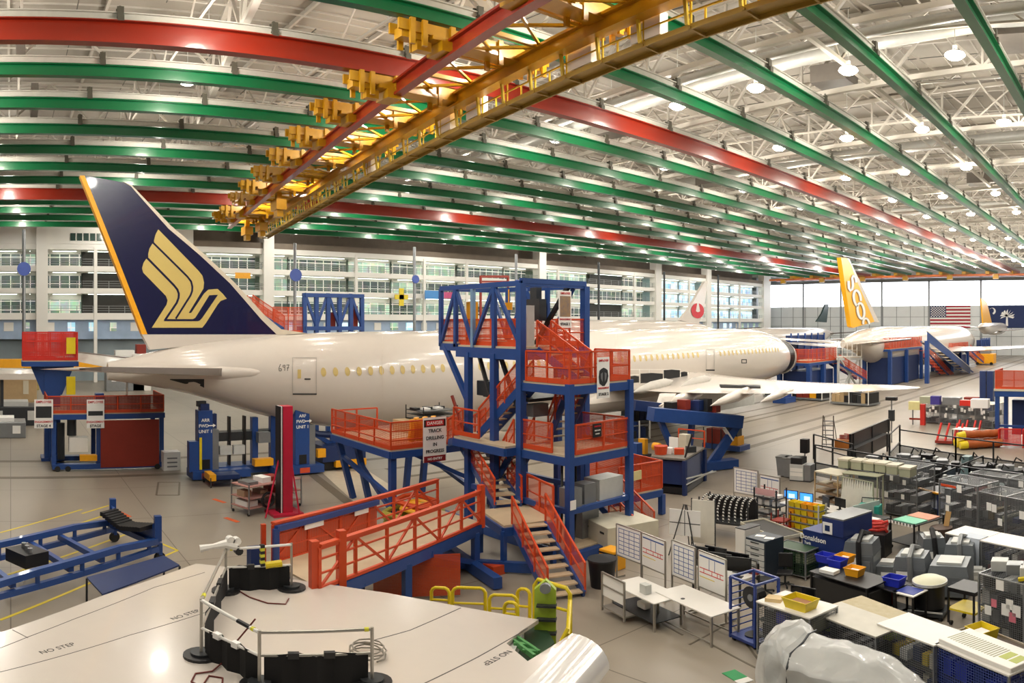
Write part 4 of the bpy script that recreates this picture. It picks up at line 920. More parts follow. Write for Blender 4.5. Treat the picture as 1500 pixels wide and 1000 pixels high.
MB().bx(-18.9, -18.3, 14.6, 15.1, 0, .35).wb('orange_foot', ORG, L_)
MB().prism([(-18.6, 10.3, .1), (-17.4, 12.6, .1), (-17.4, 12.6, 1.5), (-18.6, 10.3, 1.5)], (.02, 0, 0)).wb('mesh_guard', meshmat('dense orange mesh', '#c84a22', .05, .55), L_)
hs_ = T('hose_pile', 'pile of yellow and orange ribbed hoses under the orange gangway', 'hoses', (-24.5, 15.6, 0)); hs_['kind'] = 'stuff'
rr = random.Random(3)
for k in range(11):
    m = MB(); cx, cy, r0 = rr.uniform(-1.2, 1.2), rr.uniform(-1, 1), rr.uniform(.5, .9); zz = .12+.11*k
    m.tube([(cx*.5+r0*cos(a*pi/7)*1.2, cy*.4+r0*sin(a*pi/7), zz+.06*sin(a*1.3)) for a in range(14)], .11, 7, closed=True); m.build('hose', rr.choice([YEL, AMB, ORG, mat('olive hose', '#a89a3c', .6)]), hs_, smooth=True)
# ---- main tower
W = T('access_tower', 'tall blue steel access tower with orange decks and stairs before the fuselage', 'work stand', (-21, 19.2, 0))
Da, Db, Ya, Yb = 17.8, 20.4, 17.6, 20.8
z1, z2, z3, zt = 3.95, 6.5, 7.75, 10.15
for D, y, zl in ((Da, Ya, z2), (Da, Yb, z2), (Db, Yb, z2), (Db, Ya, zt), (Db, 21.05, zt)): col(W, (-D, y, .02), zl, .28 if zl > 8 else .24)
deck(W, rect(Da, Db, Ya, Yb, z1)); deck(W, rect(Da, Db, Ya, Yb, z2))
handrail(W, [V(-Db, Ya, z1), V(-Da-.9, Ya, z1)]); handrail(W, [V(-Da, Ya+.3, z1), V(-Da, Yb, z1), V(-Db, Yb, z1)])
handrail(W, [V(-Db+.3, Ya, z2), V(-Da, Ya, z2), V(-Da, Yb, z2), V(-Db+.8, Yb, z2)], h=1.12, step=1.0)
z0_ = 1.9
for a_, b_ in (((-Da, Ya, z0_), (-Da, Yb, z0_)), ((-Da, Ya, z0_), (-Db-3, Ya, z0_)), ((-Da, Yb, z0_), (-Db-4, Yb, z0_))): MB().bar(a_, b_, .18, .2).wb('tie_beam', BLUE, W)
m = MB(); m.bar((-Da+.2, Ya-.2, .2), (-Da+.2, Yb+.3, .2), .3, .36); m.bar((-Da, Ya, .2), (-Db-6, Ya, .2), .3, .36); m.bar((-Da, Yb, .2), (-Db-6, Yb, .2), .3, .36); m.wb('base_beam', BLUE, W)
MB().bx(-Db-1, -Da, Ya, Yb, .36, .42).wb('base_deck', TAN, W)
# upper crown-access house, running back toward the fuselage
Dc = 25.7; Yc = 21.05
deck(W, rect(Db, Dc-1.2, Ya, Yc, z3), bh=.42); deck(W, rect(Dc-1.2, Dc, Ya, Yc-.6, z3+.12))
fr0 = [V(-Db, Ya, zt), V(-Db, Yc, zt), V(-Dc, Yc-.6, zt), V(-Dc, Ya, zt)]
m = MB()
for i in range(4): m.bar(fr0[i], fr0[(i+1) % 4], .17, .2)
m.bar((-Db, Ya, zt+.1), (-Db, Yc, zt+.1), .2, .2)
m.wb('top_frame', BLUE, W)
xs = [20.4, 22.0, 23.4, 24.6, 25.7]
for i, D in enumerate(xs[1:]):
    MB().bar((-D, Ya, z3-.1), (-D, Ya, zt), .16).wb('upright', BLUE if i != 1 else mat('pale blue post', '#7f9fc0', .4, .3), W); MB().bar((-D, Yc-.6, z3-.1), (-D, Yc-.6, zt), .16).wb('upright', BLUE, W)
for i in range(4):
    a, b = xs[i], xs[i+1]; lo, hi = (z3, zt) if i % 2 == 0 else (zt, z3)
    MB().bar((-a, Ya, lo), (-b, Ya, hi), .13).wb('brace', BLUE, W); MB().bar((-a, Yc-.6, hi), (-b, Yc-.6, lo), .12).wb('brace', BLUE, W)
handrail(W, [V(-Db-.2, Ya+.12, z3), V(-Dc, Ya+.12, z3), V(-Dc, Yc-.7, z3), V(-Db-.2, Yc-.7, z3)], h=1.05, mid=2)
handrail(W, [V(-Db+.05, 19.4, z3), V(-Db+.05, Yc, z3)], h=1.05)
stair(W, (-Db+.2, 18.6, z3), (-Da-.6, 19.0, z2), .9, 6)
# legs and braces below the house
for D, y in ((22.0, Ya), (23.7, Ya), (22.0, Yc), (24.2, Yc)): col(W, (-D, y, .02), z3-.3, .26, nm='leg')
brace(W, (-25.4, Ya, z3-.1), (-23.7, Ya, 5.4), .2); brace(W, (-22, Ya, 5.2), (-23.7, Ya+.5, z3-.3), .14, DGR); brace(W, (-20.5, Ya+.3, 4.6), (-22, Ya+.3, z3-.4), .14, DGR); brace(W, (-23.7, Ya, 3.6), (-24.6, Ya-.2, 5.6), .1, REDM)
MB().bx(-23.5, -20.6, Ya+.6, Yc, 5.6, 5.72).wb('pipe_rack', DGR, W); MB().bx(-23.4, -22.6, Ya+.2, Ya+.8, 5.7, 6.3).wb('switch_box', DGR, W); MB().bx(-21, -20.6, 18.4, 19.2, 5.0, 5.5).wb('switch_box', GRY, W)
MB().bx(-21.6, -21.2, 18.6, 19.0, z3, z3+1.6).wb('grey_cabinet', LGR, W); MB().bx(-22.6, -21.8, 19.8, 20.2, z3+1.0, z3+1.9).wb('dark_equipment', DGR, W); MB().bx(-22.6, -22.2, 20.0, 20.3, z3+1, zt).wb('dark_equipment', DGR, W)
brace(W, (-22.6, 20.3, z3), (-20.6, 20.3, zt), .16, BLK); MB().bx(-24.4, -24.1, Ya+.4, Ya+.8, z3, zt-.6).wb('amber_panel', AMB, W)
m = MB(); m.tube([(-22.8, 19, zt-.1), (-22.8, 19, zt-.7)], .03); m.cyl((-22.8, 19, zt-.95), .16, .3); m.wb('chain_hoist', AMB, W)
# intermediate landing and flights
zi = 4.1
deck(W, rect(Db+.2, 23.9, 17.0, 19.4, zi-.1), beam=BLUE); handrail(W, [V(-23.9, 17.0, zi), V(-22.2, 17.0, zi)], h=1.1, panel=False)
stair(W, (-20.9, 18.3, z2-.3), (-22.9, 17.9, zi), .9, 8); stair(W, (-Da-1.4, 19.6, z2), (-Db-.3, 19.8, z1), .9, 8)
stair(W, (-23.7, 17.9, zi), (-25.2, 18.2, 3.4), 1.0, 3)
stair(W, (-Db-.5, 18.2, z1), (-22.5, 18.4, 1.9), .9, 8)
for D, y, z, s, c in ((18.1, 17.95, 2.0, (.6, .55, .7), GRY), (18.2, 18.75, 2.0, (.6, .6, .75), GRY), (18.3, 19.9, 2.0, (.8, 1.3, .8), LGR), (18.9, 19.4, .42, (.8, .9, 1.35), GRY)):
    MB().bx(-D-s[0]/2, -D+s[0]/2, y-s[1]/2, y+s[1]/2, z, z+s[2]).wb('electric_cabinet', c, W)
for y in (17.9, 18.15, 18.4, 18.6): MB().tube([(-18.6, y, .5), (-18.6, y+.1, 1.6), (-18.5, y, 2.4), (-18.8, y+.3, 3.4)], .05, 6).wb('hanging_cable', BLK if y != 18.15 else GRY, W)
MB().bx(-Da+.15, -Da+.16, Ya-.12, Ya+.16, 2.0, 2.35).wb('paper_notice', PAPER, W)
sign('white stage notice with a bright photograph high on the blue tower', PD(828, 480, 20.1), pi/2, .68, 1.45, [('EMPLOYEE', .11, REDI, .93), ('ENGAGEMENT', .09, REDI, .23), ('STAGE 2', .14, INK, .1)], (.3, .86), picm=mat('bright landscape print', '#7f8fb0', .5, var=.6, scale=5, col2='#b8904c'))
sg2 = sign('white stage notice with a dark animal head emblem on the tower middle deck rail', PD(884, 583, 17.7), pi/2, .66, 1.5, [('EMPLOYEE', .11, REDI, .92), ('ENGAGEMENT', .09, REDI, .25), ('STAGE 2', .14, INK, .1)])
m = MB(); ps = [(-.22, .55), (-.26, .8), (-.22, 1.02), (-.12, 1.08), (0, 1.12), (.12, 1.08), (.22, 1.02), (.26, .8), (.2, .6), (.06, .45), (-.06, .45)]
m.prism([(x, -.008, z) for x, z in reversed(ps)], (0, .004, 0)); m.build('emblem', DGR, sg2)
m = MB()
for sx in (-1, 1): m.prism([(sx*.05, -.014, .95), (sx*.16, -.014, .9), (sx*.14, -.014, .72), (sx*.06, -.014, .6)], (0, .004, 0))
m.build('emblem_light', GRY, sg2)
sign('small black notice with white print on the lower deck rail of the blue tower', PD(875, 640, 17.72), pi/2, .45, .5, [('CAUTION', .075, REDI, .8), ('KEEP GATE', .06, PAPER, .5), ('CLOSED', .06, PAPER, .25)], back=BLK)
# ---- stair stand at the right of the tower
X_ = T('stair_stand', 'orange panelled step stand on a blue leg right of the tower base', 'work stand', G(940, 770))
zs = 1.25; a0, a1 = V(-19.9, 21.6, zs), V(-19.5, 25.0, zs); b0, b1 = V(-22.6, 22.4, zs), V(-22.4, 25.6, zs)
deck(X_, [a0+V(0, .6, 0), a1, b1, b0]); handrail(X_, [a0+V(0, 1.0, 0), a1, b1, b0], h=1.25, pm=meshmat('dense orange mesh', '#c84a22', .05, .55))
for p in (a1, b1, b0): col(X_, (p.x, p.y, .02), zs-.3, .24)
stair(X_, a0+V(.1, .2, 0), (-17.5, 21.3, .05), 1.0, 6)
MB().bx(-20.1, -20.05, 21.9, 22.5, zs+.1, zs+.75).wb('white_board', PAPER, X_); MB().bx(-19.55, -19.5, 22.8, 23.6, zs+.65, zs+1.05).wb('yellow_notice', mat('pale yellow card', '#d9cf94', .6), X_)
q = G(930, 770); tag(MB().cyl((0, 0, 0), .15, .3).build('yellow_bucket', YEL, loc=(-17.3, 20.7, 0)), 'small yellow bucket at the foot of the step stand by the tower', 'bucket')
# ---- wing stand (blue) under the near wing
K_ = T('wing_stand', 'heavy blue wing jacking stand with V legs under the near wing', 'work stand', G(1015, 690))
p0, p1 = PD(953, 606, 25), PD(1083, 617, 22.5); q0 = PD(953, 606, 29)
MB().bar(p0, p1, .9, .75).wb('main_beam', BLUE, K_); MB().bar(p0+V(-2, .8, .3), p1+V(-3, .5, .3), .7, .6).wb('rear_beam', NAVY, K_)
def onf(p, z=.02): return V(p.x, p.y, z)
for f, g in ((.1, .38), (.45, .42), (.95, .62), (.98, .7)): s_ = p0+(p1-p0)*f; e_ = p0+(p1-p0)*g; MB().bar(s_-V(0, 0, .3), onf(e_+V(-.2, 0, 0)), .28, .3).wb('leg', BLUE, K_)
MB().bar(onf(p0+(p1-p0)*.2, .3), onf(p0+(p1-p0)*.95, .3), .8, .5).wb('base', BLUE, K_)
MB().bar(p0+(p1-p0)*.82-V(0, 0, .5), p0+(p1-p0)*.9-V(0, -.1, 1.2), .3, .1).wb('white_plate', PAPER, K_)
for f in (.3, .45, .6, .7, .8): c = p0+(p1-p0)*f+V(-.8, .3, .4); MB().bx(c.x-.3, c.x+.3, c.y-.25, c.y+.25, c.z, c.z+R.uniform(.3, .8)).wb('jack_head', R.choice([NAVY, BLK, REDM, DGR]), K_)
N_ = T('tool_platform', 'grey topped work platform strewn with orange and blue tools before the wing stand', 'work stand', G(985, 705))
pa, pb, pc, pd = G(953, 668, 1.9), G(1003, 672, 1.9), G(1032, 655, 1.9), G(985, 650, 1.9)
MB().prism([pa, pb, pc, pd], (0, 0, -.1)).wb('top', mat('grey deck', '#77726a', .6), N_)
for p in (pa, pb, pc, pd): col(N_, onf(p), 1.8, .18, NAVY)
cc = (pa+pb+pc+pd)/4; MB().prism([V(p.x, p.y, .5) for p in (cc+(pa-cc)*.9, cc+(pb-cc)*.9, cc+(pc-cc)*.9, cc+(pd-cc)*.9)], (0, 0, 1.2)).wb('body', NAVY, N_); MB().prism([onf(cc+(p-cc)*.98, .06) for p in (pa, pb, pc, pd)], (0, 0, .3)).wb('base', BLK, N_)
MB().bar(onf(pb, .6)+V(.1, 0, 0), onf(pc, .6)+V(.4, .2, 0), .06).wb('tow_bar', LGR, N_); MB().bar(onf(pb, .9)+V(.1, 0, 0), onf(pc, .6)+V(.6, .2, 0), .06).wb('tow_bar', LGR, N_)
handrail(N_, [pc, pd+(pc-pd)*.2], panel=False, toe=False, h=.9); MB().bar(pb+V(-.2, .3, 0), pb+V(.1, .5, 1.2), .07).wb('bent_pole', BLK, N_)
for (px, py, s, c, nm, lb) in ((968, 665, (.5, .5, .45), ORG, 'orange_bucket', 'orange bucket on the grey topped work platform'), (931, 668, (.6, .5, .8), BLUE, 'blue_bag', 'blue and white bag beside the orange step stand'), (987, 656, (.6, .05, .6), PAPER, 'drawing_board', 'tilted white drawing board on the work platform'), (1003, 657, (.5, .4, .8), BEI, 'beige_box', 'beige box on the grey topped work platform'), (942, 664, (.5, .3, .9), AMB, 'yellow_rack', 'yellow rack standing by the orange step stand')):
    q = G(px, py, 1.9 if px > 950 else 0.9); t = T(nm, lb, nm.split('_')[1], q)
    (MB().cyl((0, 0, 0), .3, .45, r2=.36) if 'bucket' in nm else MB().bx(-s[0]/2, s[0]/2, -s[1]/2, s[1]/2, 0, s[2])).build('body', c, t)
    if q.z < 1.5: MB().bx(-.4, .4, -.3, .3, -q.z, 0).build('stand', DGR, t)
u = T('orange_cart', 'orange and yellow tool cart with blue base at the right end of the wing stand', 'cart', G(1060, 660))
MB().bx(-1.4, 1.6, -.5, .8, .15, .5).build('base', BLUE, u); MB().bx(-1.2, 0, -.3, .5, .5, 1.5).build('crate', REDM, u); MB().bx(.2, 1.3, -.3, .5, .5, 1.1).build('yellow_rack', AMB, u); MB().bx(.3, 1.2, -.2, .4, 1.1, 1.7).build('grey_box', DGR, u)
for x in (-1.3, -.6, .1): MB().bar((x, -.5, .1), (x, -.5, 1.6), .05).build('post', DGR, u)
# ---- yellow gate rails behind the wing, lower middle
def gate(label, px0, px1, ytop, ybot, z=0.0, d=17.0):
    a, b = Pd(px0, ybot, d), Pd(px1, ybot+2, d*.985); h = .001+ (a-b).length*0+ (ybot-ytop)/FPX*d*1.05
    t = T('safety_gate', label, 'gate', (a+b)/2); o = Vector(t.location); r = .12
    a, b = a-o, b-o; u_ = (b-a).normalized()*r; up = V(0, 0, 1)
    m = MB(); m.tube([a, a+up*(h-r), a+u_*.4+up*(h-r*.35), a+u_+up*h, b-u_+up*h, b-u_*.4+up*(h-r*.35), b+up*(h-r), b], .045, 8); m.tube([a+up*h*.5, b+up*h*.5], .035, 8); m.build('loop', YEL, t, smooth=True)
    zz = o.z; MB().bar(a-V(0, 0, zz-.02), a, .09).build('post', YEL, t); MB().bar(b-V(0, 0, zz-.02), b, .09).build('post', YEL, t)
gate('first yellow tube gate from the left behind the white wing edge', 632, 658, 856, 895, d=18.0)
gate('second yellow tube gate from the left behind the white wing edge', 663, 711, 855, 905, d=17.6)
gate('third yellow tube gate from the left behind the white wing edge', 717, 757, 866, 910, d=17.0)
gate('small yellow gate before the foot of the gangway stair', 739, 758, 877, 915, d=16.0)
gate('yellow gate with two rails left of the yellow ladder cage', 758, 776, 856, 912, d=17.2)
lc = T('ladder_cage', 'tall yellow tube cage around a green step ladder at the wing edge', 'ladder', G(812, 960)); o = Vector(lc.location)
c4 = [Pd(783, 920, 16.2), Pd(835, 925, 15.6), Pd(832, 930, 14.2), Pd(806, 930, 14.0)]
zt_ = [ZD(783, 848, c4[0]), ZD(835, 856, c4[1]), ZD(832, 860, c4[2])]
up = lambda p, z: V(p.x, p.y, z)
m = MB(); m.tube([up(c4[0], 0), up(c4[0], zt_[0]-.15), up(c4[0], zt_[0])+(c4[1]-c4[0])*.1, up(c4[1], zt_[0])-(c4[1]-c4[0])*.1, up(c4[1], zt_[0]-.15), up(c4[1], 0)], .05, 8)
m.tube([up(c4[1], zt_[0]-.3), up(c4[2], zt_[0]-.55), up(c4[2], zt_[0]-.9), up(c4[2], 0)], .05, 8); m.tube([up(c4[0], 2.0), up(c4[1], 2.0), up(c4[2], 2.0)], .04, 8)
m.tube([up(c4[3], 0), up(c4[3], zt_[0]-1.0), up(c4[3], zt_[0]-.8)+(c4[2]-c4[3])*.4, up(c4[2], zt_[0]-.4)], .045, 8); m.wb('cage', YEL, lc, smooth=True)
LIME = mat('lime enamel', '#a8c23a', .45); p = Pd(795, 930, 15.2)
MB().prism([V(p.x-.25, p.y, .05), V(p.x+.1, p.y+.3, .05), V(p.x+.1, p.y+.3, 2.7), V(p.x-.05, p.y+.15, 2.95), V(p.x-.25, p.y, 2.7)], (.12, -.12, 0)).wb('ladder_side', LIME, lc)
for k in range(7): MB().box((p.x+.1, p.y+.02, .3+k*.34), (.42, .2, .05), .7).wb('rung', DGR, lc)
c = Pd(799, 860, 15.1); MB().tube([c, c+V(.08, -.08, 0)], .12, 12).wb('pulley', GRY, lc)
# ---- stands behind the big airliner
def backtower(label, px0, px1, yt, yb, D, cols, seed, legs=True):
    rr = random.Random(seed); a, b = PD(px0, yb, D), PD(px1, yb, D); z0_, z1_ = a.z, ZD((px0+px1)/2, yt, (a+b)/2)
    t = T('dock_tower', label, 'work stand', (-D, (a.y+b.y)/2, 0)); n = 5
    for i in range(n+1):
        y = a.y+(b.y-a.y)*i/n; MB().bx(-D-.15, -D+.15, y-.15, y+.15, 0, z1_).wb('post', BLUE, t)
        if i < n:
            y2 = a.y+(b.y-a.y)*(i+1)/n; MB().bar((-D, y, z0_ if i % 2 else z1_), (-D, y2, z1_ if i % 2 else z0_), .2).wb('brace', cols[0], t)
            if rr.random() < .8: MB().bx(-D-.4, -D-.3, y+.3, y2-.2, z0_, z0_+(z1_-z0_)*rr.uniform(.4, .75)).wb('red_gate', cols[1], t)
    m = MB(); m.bx(-D-.2, -D+.2, a.y, b.y, z1_-.3, z1_); m.bx(-D-1.5, -D+.2, a.y, b.y, z0_-.3, z0_); m.wb('frame', BLUE, t); return t
backtower('blue and red dock tower rising behind the big airliner left of the access tower', 446, 530, 430, 478, 50, (BLUE, REDM), 2)
q = PD(405, 484, 50); t = T('dock_stair', 'orange mesh dock stair behind the big airliner beside its dark blue tail', 'work stand', (-50, q.y, 0))
stair(t, PD(366, 452, 50), PD(412, 484, 50), 1.2, 10); handrail(t, [PD(400, 487, 50), PD(444, 487, 50)], h=1.9, mid=2); deck(t, [PD(400, 487, 50), PD(444, 487, 50), PD(444, 487, 52), PD(400, 487, 52)])
for px in (402, 442): p_ = PD(px, 487, 50); col(t, (p_.x, p_.y, 0), p_.z, .4)
t = T('red_frame_sign', 'red framed banner standing above the far side of the blue tower', 'banner', PD(723, 419, 60)); o = Vector(t.location)
MB().prism([PD(705, 419, 60)-o, PD(743, 419, 60)-o, PD(743, 412, 60)-o, PD(705, 412, 60)-o], (-.1, 0, 0)).build('banner_cloth', mat('pink cloth', '#d8a89c', .7), t)
m = MB()
for px in (704, 744): m.bar(PD(px, 404, 60)-o, V(PD(px, 404, 60).x, PD(px, 404, 60).y, 0)-o, .2)
m.bar(PD(704, 405, 60)-o, PD(744, 405, 60)-o, .25); m.bar(PD(704, 412, 60)-o, PD(744, 412, 60)-o, .15); m.build('frame', REDM, t)
ycr = T('yellow_cross', 'bright yellow cross sign on the office front above the airliner', 'sign', PD(587.5, 435, DFAC-1)); MB().bx(0, .2, -.45, .45, -1.5, 1.5).build('upright_bar', YEL, ycr); MB().bx(0, .2, -1.3, 1.3, -.4, .4).build('cross_bar', YEL, ycr)
bn = T('wall_banner', 'blue and pink banner hung on an office balcony left of the blue tower', 'banner', PD(643, 434, DFAC-1)); MB().bx(0, .1, -3.0, 1.0, -.5, 1.0).build('blue_cloth', mat('sky blue cloth', '#4d8fd0', .6), bn); MB().bx(0, .1, 1.0, 4.2, -.3, .8).build('pink_cloth', mat('magenta cloth', '#c0507c', .6), bn)
yb2 = T('wall_banner', 'small amber banner on an office balcony right of the dark blue tail', 'banner', PD(356, 404, DFAC-1)); MB().bx(0, .1, -1.3, 1.2, -.4, .5).build('cloth', AMB, yb2)
# far left machinery beyond the tail
def blob(nm, label, cat, px, py, D, s, m_, z0=0, extra=None):
    q = PD(px, py, D); t = T(nm, label, cat, (-D, q.y, 0)); MB().bx(-s[0]/2, s[0]/2, -s[1]/2, s[1]/2, 0, s[2]).build('body', m_, t, bevel=.05)
    for y in (-.3, .3): MB().bx(s[0]/2, s[0]/2+.05, s[1]*y-.3, s[1]*y+.3, s[2]*.3, s[2]*.8).build('panel', extra or GRY, t)
    MB().bx(-s[0]/3, s[0]/3, -s[1]/4, s[1]/4, s[2], s[2]*1.25).build('top_unit', extra or GRY, t); return t
olive = mat('olive machine', '#a8965c', .6)
blob('machine_bench', 'olive machine bench at the far left beyond the red basket stand', 'bench', 18, 520, 95, (3, 7, 3.2), olive, extra=AMB)
blob('storage_shelf', 'tan storage shelf with crates at the far left edge below the olive bench', 'shelf', 14, 550, 80, (2, 6, 3.0), WOOD, extra=BEI)
blob('machine_bench', 'dark bench crowded with grey equipment at the left edge', 'bench', 22, 600, 62, (3, 4.5, 1.6), DGR, extra=LGR)
blob('machine_bench', 'pale covered bench at the far left edge level with the stage notices', 'bench', 4, 620, 55, (2.5, 3.5, 1.2), GRY, extra=PAPER)
blob('storage_shelf', 'grey shelf unit with parts between the tail and the office front', 'shelf', 182, 505, 92, (2, 5, 4.2), GRY, extra=PAPER)
blob('storage_shelf', 'white shelf unit beside the rudder of the big airliner', 'shelf', 206, 505, 92, (2, 2.4, 4.8), WPAN, extra=REDM)
wv = T('spare_wing', 'white wing tip lying at the left edge behind the tail dock', 'wing', PD(20, 556, 60)); MB().prism([(0, -5, 0), (0, 2.6, 0), (-1.5, 2.0, .3), (-3, -5, .4)], (0, 0, .5)).build('panel', WHITE, wv); MB().bar((-1, -1, 0), (-1, -1, -wv.location.z), .3).build('trestle', DGR, wv)
yb3 = T('yellow_rail_barrier', 'low orange barrier line across the floor at the far left', 'barrier', PD(25, 540, 75)); o = yb3.location; MB().bx(-.2, .2, -6, 9, .1, 1.0).build('beam', AMB, yb3); MB().bx(-.2, .2, -6, -5.6, -o.z, 0).build('foot', AMB, yb3); MB().bx(-.2, .2, 3, 3.4, -o.z, 0).build('foot', AMB, yb3)
# ================================================================ foreground wing section with its rail
ZW_ = 2.05
Wg = T('wing_section', 'large white wing section with no step marks filling the bottom left', 'wing', (-11, 4, 0))
g = lambda px, py, z=ZW_: G(px, py, z)
a0 = g(838, 927); ldir = V(.43, -.9, 0).normalized(); n_ = V(.9, .43, 0).normalized(); a1 = a0+ldir*14
top = [g(-150, 985), g(0, 926), g(150, 872), g(287, 825), g(333, 830), g(383, 841), g(500, 858), g(567, 868), g(633, 880), g(720, 896), g(789, 907), g(763, 924), g(742, 942), g(773, 968), a0, a1, V(-12, -6, ZW_)]
m = MB(); m.prism(top, (0, 0, -.1)); m.wb('skin_panel', WHITE, Wg)
und = [(p+(V(-10.5, 4.5, ZW_)-p)*.08) for p in top[:11]]+[V(-9.4, 7.6, ZW_), V(-8.2, 5, ZW_), V(-6, -5, ZW_), V(-13, -5, ZW_)]
MB().prism([p-V(0, 0, .12) for p in und], (0, 0, -.55)).wb('lower_skin', LGR, Wg)
# rolled leading edge
rings = []
for p in (a0, a0+(a1-a0)*.15, a0+(a1-a0)*.5, a1):
    rr_ = []
    for k in range(9):
        th = pi/2*k/8; rr_.append(p+n_*(.78*sin(th))+V(0, 0, -.75*(1-cos(th))))
    for k in range(9):
        th = pi/2*(8-k)/8; rr_.append(p+n_*(.68*sin(th))+V(0, 0, -.75*(1-cos(th))-.1))
    rings.append(rr_)
MB().loft(rings).wb('leading_edge', mat('polished leading edge', '#e9e6e2', .14, .15, coat=.4, var=.02), Wg, smooth=True)
# open bay with green primer structure
GP = mat('green primer', '#4f8f52', .5, var=.2)
MB().prism([g(738, 941, 1.7), g(775, 975, 1.7), g(812, 940, 1.7), g(792, 905, 1.7)], (0, 0, -.05)).wb('bay_floor', mat('dark green primer', '#24402a', .5), Wg)
for a, b in (((750, 937), (783, 962)), ((757, 934), (790, 956))): MB().bar(g(*a, 1.95), g(*b, 1.95), .06, .12).wb('green_rib', GP, Wg)
for px, py in ((764, 943), (777, 953)): MB().box(g(px, py, 1.96), (.3, .1, .06), .6).wb('green_rib', GP, Wg)
seam = mat('skin seam', '#4a4642', .6)
def seamline(pts, w=.018):
    m = MB(); ps = [g(px, py)+V(0, 0, .002) for px, py in pts]
    for i in range(len(ps)-1): m.bar(ps[i], ps[i+1], w, .003)
    m.wb('skin_seam', seam, Wg)
seamline([(-40, 964), (0, 949), (40, 933), (107, 907), (226, 860), (300, 838)]); seamline([(-40, 995), (0, 984), (190, 930), (300, 897)]); seamline([(18, 922), (41, 934)])
seamline([(675, 890), (600, 923), (545, 938)], .025); seamline([(773, 920), (700, 962), (623, 1000), (590, 1020)], .025)
def mark(s, c, u, size):
    p, q = g(*c), g(*u); d = (q-p); o = text(s, size, INK, Wg, (p+q)/2-Vector(Wg.location)+V(0, 0, .003), (0, 0, atan2(d.y, d.x)), ext=.001)
mark('NO STEP', (254, 906), (289, 894.5), .2); mark('NO STEP', (60, 956), (108, 943), .2); mark('NO STEP', (745, 954), (711, 972), .2)
for px, py in ((40, 960), (230, 900), (500, 930), (650, 960)):
    p = g(px, py); MB().bar((p.x, p.y, 0), (p.x, p.y, 1.5), .3).wb('support_post', NAVY, Wg)
# stanchions, rails and black fall curtain
Rg = T('curtain_rail', 'steel stanchion rail with black curtains and suction feet standing on the white wing section', 'barrier', g(380, 950))
ST = [(427, 862, 417, 795), (331, 866, 329, 822), (295, 961, 289, 876), (380, 1004, 379, 929), (545, 1000, 543, 918)]
bs = [g(a[0], a[1]) for a in ST]; hs_ = [max(1.15, ZD(a[2], a[3], b)-ZW_) for a, b in zip(ST, bs)]; hs_ = [min(h, 1.35) for h in hs_]
tops = [V(b.x, b.y, ZW_+h) for b, h in zip(bs, hs_)]
STL = mat('stanchion steel', '#a9a59c', .35, .6)
for b, t_ in zip(bs, tops):
    MB().tube([b, t_], .032, 8).wb('stanchion', STL, Rg); MB().cyl((b.x, b.y, b.z), .34, .06, 18).wb('suction_foot', BLK, Rg); MB().cyl((b.x, b.y, b.z+.06), .2, .05, 18).wb('foot_ring', DGR, Rg)
cl = [mat('white rail sleeve', '#e4e2dc', .4), STL, mat('white rail sleeve', '#e4e2dc', .4), STL]
for i in range(4):
    MB().tube([tops[i]-V(0, 0, .04), tops[i+1]-V(0, 0, .04)], .035, 8).wb('top_rail', cl[i], Rg)
    lo0, lo1 = bs[i]+V(0, 0, .64), bs[i+1]+V(0, 0, .64); MB().tube([lo0, lo1], .03, 8).wb('middle_rail', cl[i], Rg)
    d = bs[i+1]-bs[i]; n = 6; m = MB(); pt = []
    for k in range(n+1):
        f = .04+.92*k/n; p = bs[i]+d*f; w_ = V(-d.y, d.x, 0).normalized()*(.04*(-1)**k); pt.append((p+w_+V(0, 0, .01), p+w_+V(0, 0, .6+(.08 if k % 3 else .02))))
    m.loft([[a, b, b+V(.012, .012, 0), a+V(.012, .012, 0)] for a, b in pt]); m.wb('black_curtain', mat('black canvas', '#121213', .85), Rg)
    for f in (.3, .62): p = bs[i]+d*f+V(0, 0, .64); MB().bar(p-d*.05, p+d*.05, .1, .12).wb('curtain_loop', BLK if i != 2 else PAPER, Rg)
# pieces of tape and the clamp
HZ = mat('hazard yellow', '#dcd83c', .5)
for k in range(7):
    p = tops[0]+(tops[1]-tops[0])*.45-V(0, 0, .08*k+.02); MB().box(p, (.1, .1, .08)).wb('hazard_sleeve', HZ if k % 2 else BLK, Rg)
for i, f in ((1, .93), (2, .9), (3, .95), (0, .92)): p = tops[i]+(tops[i+1]-tops[i])*f-V(0, 0, .04); MB().tube([p-(tops[i+1]-tops[i])*.02, p+(tops[i+1]-tops[i])*.02], .045, 8).wb('yellow_tape', HZ, Rg)
p = tops[2]+(tops[3]-tops[2])*.75-V(0, 0, .04); d = (tops[3]-tops[2])*.1; MB().tube([p-d, p+d], .042, 8).wb('black_sleeve', BLK, Rg)
MB().tube([bs[0]+(bs[1]-bs[0])*.15+V(0, 0, .7), bs[0]+(bs[1]-bs[0])*.4+V(0, 0, .66)], .09, 10).wb('yellow_pad', YEL, Rg)
kn = T('clamp_device', 'white knuckled clamp device on top of the stanchion rail at the wing corner', 'clamp', tops[1]+V(0, 0, 0)); m = MB()
m.tube([(-.1, -.6, .0), (-.05, -.3, .05), (0, 0, .1), (.05, .25, .02)], [.1, .07, .12, .1], 8)
m.build('arm', WPAN, kn, smooth=True)
for x, y, z in ((0, .1, .2), (0, .25, .16), (0, .3, -.1)): MB().tube([(x-.08, y, z), (x+.1, y, z)], .1, 10).build('knob', WPAN if z > 0 else BLK, kn)
def hose(label, pts, r, m_, loc):
    t = T('hose', label, 'hose', loc); MB().tube([Vector(p) for p in pts], r, 6).build('tube', m_, t, smooth=True); return t
DR = mat('dark red hose', '#6b2a22', .5); cf = g(538, 962)
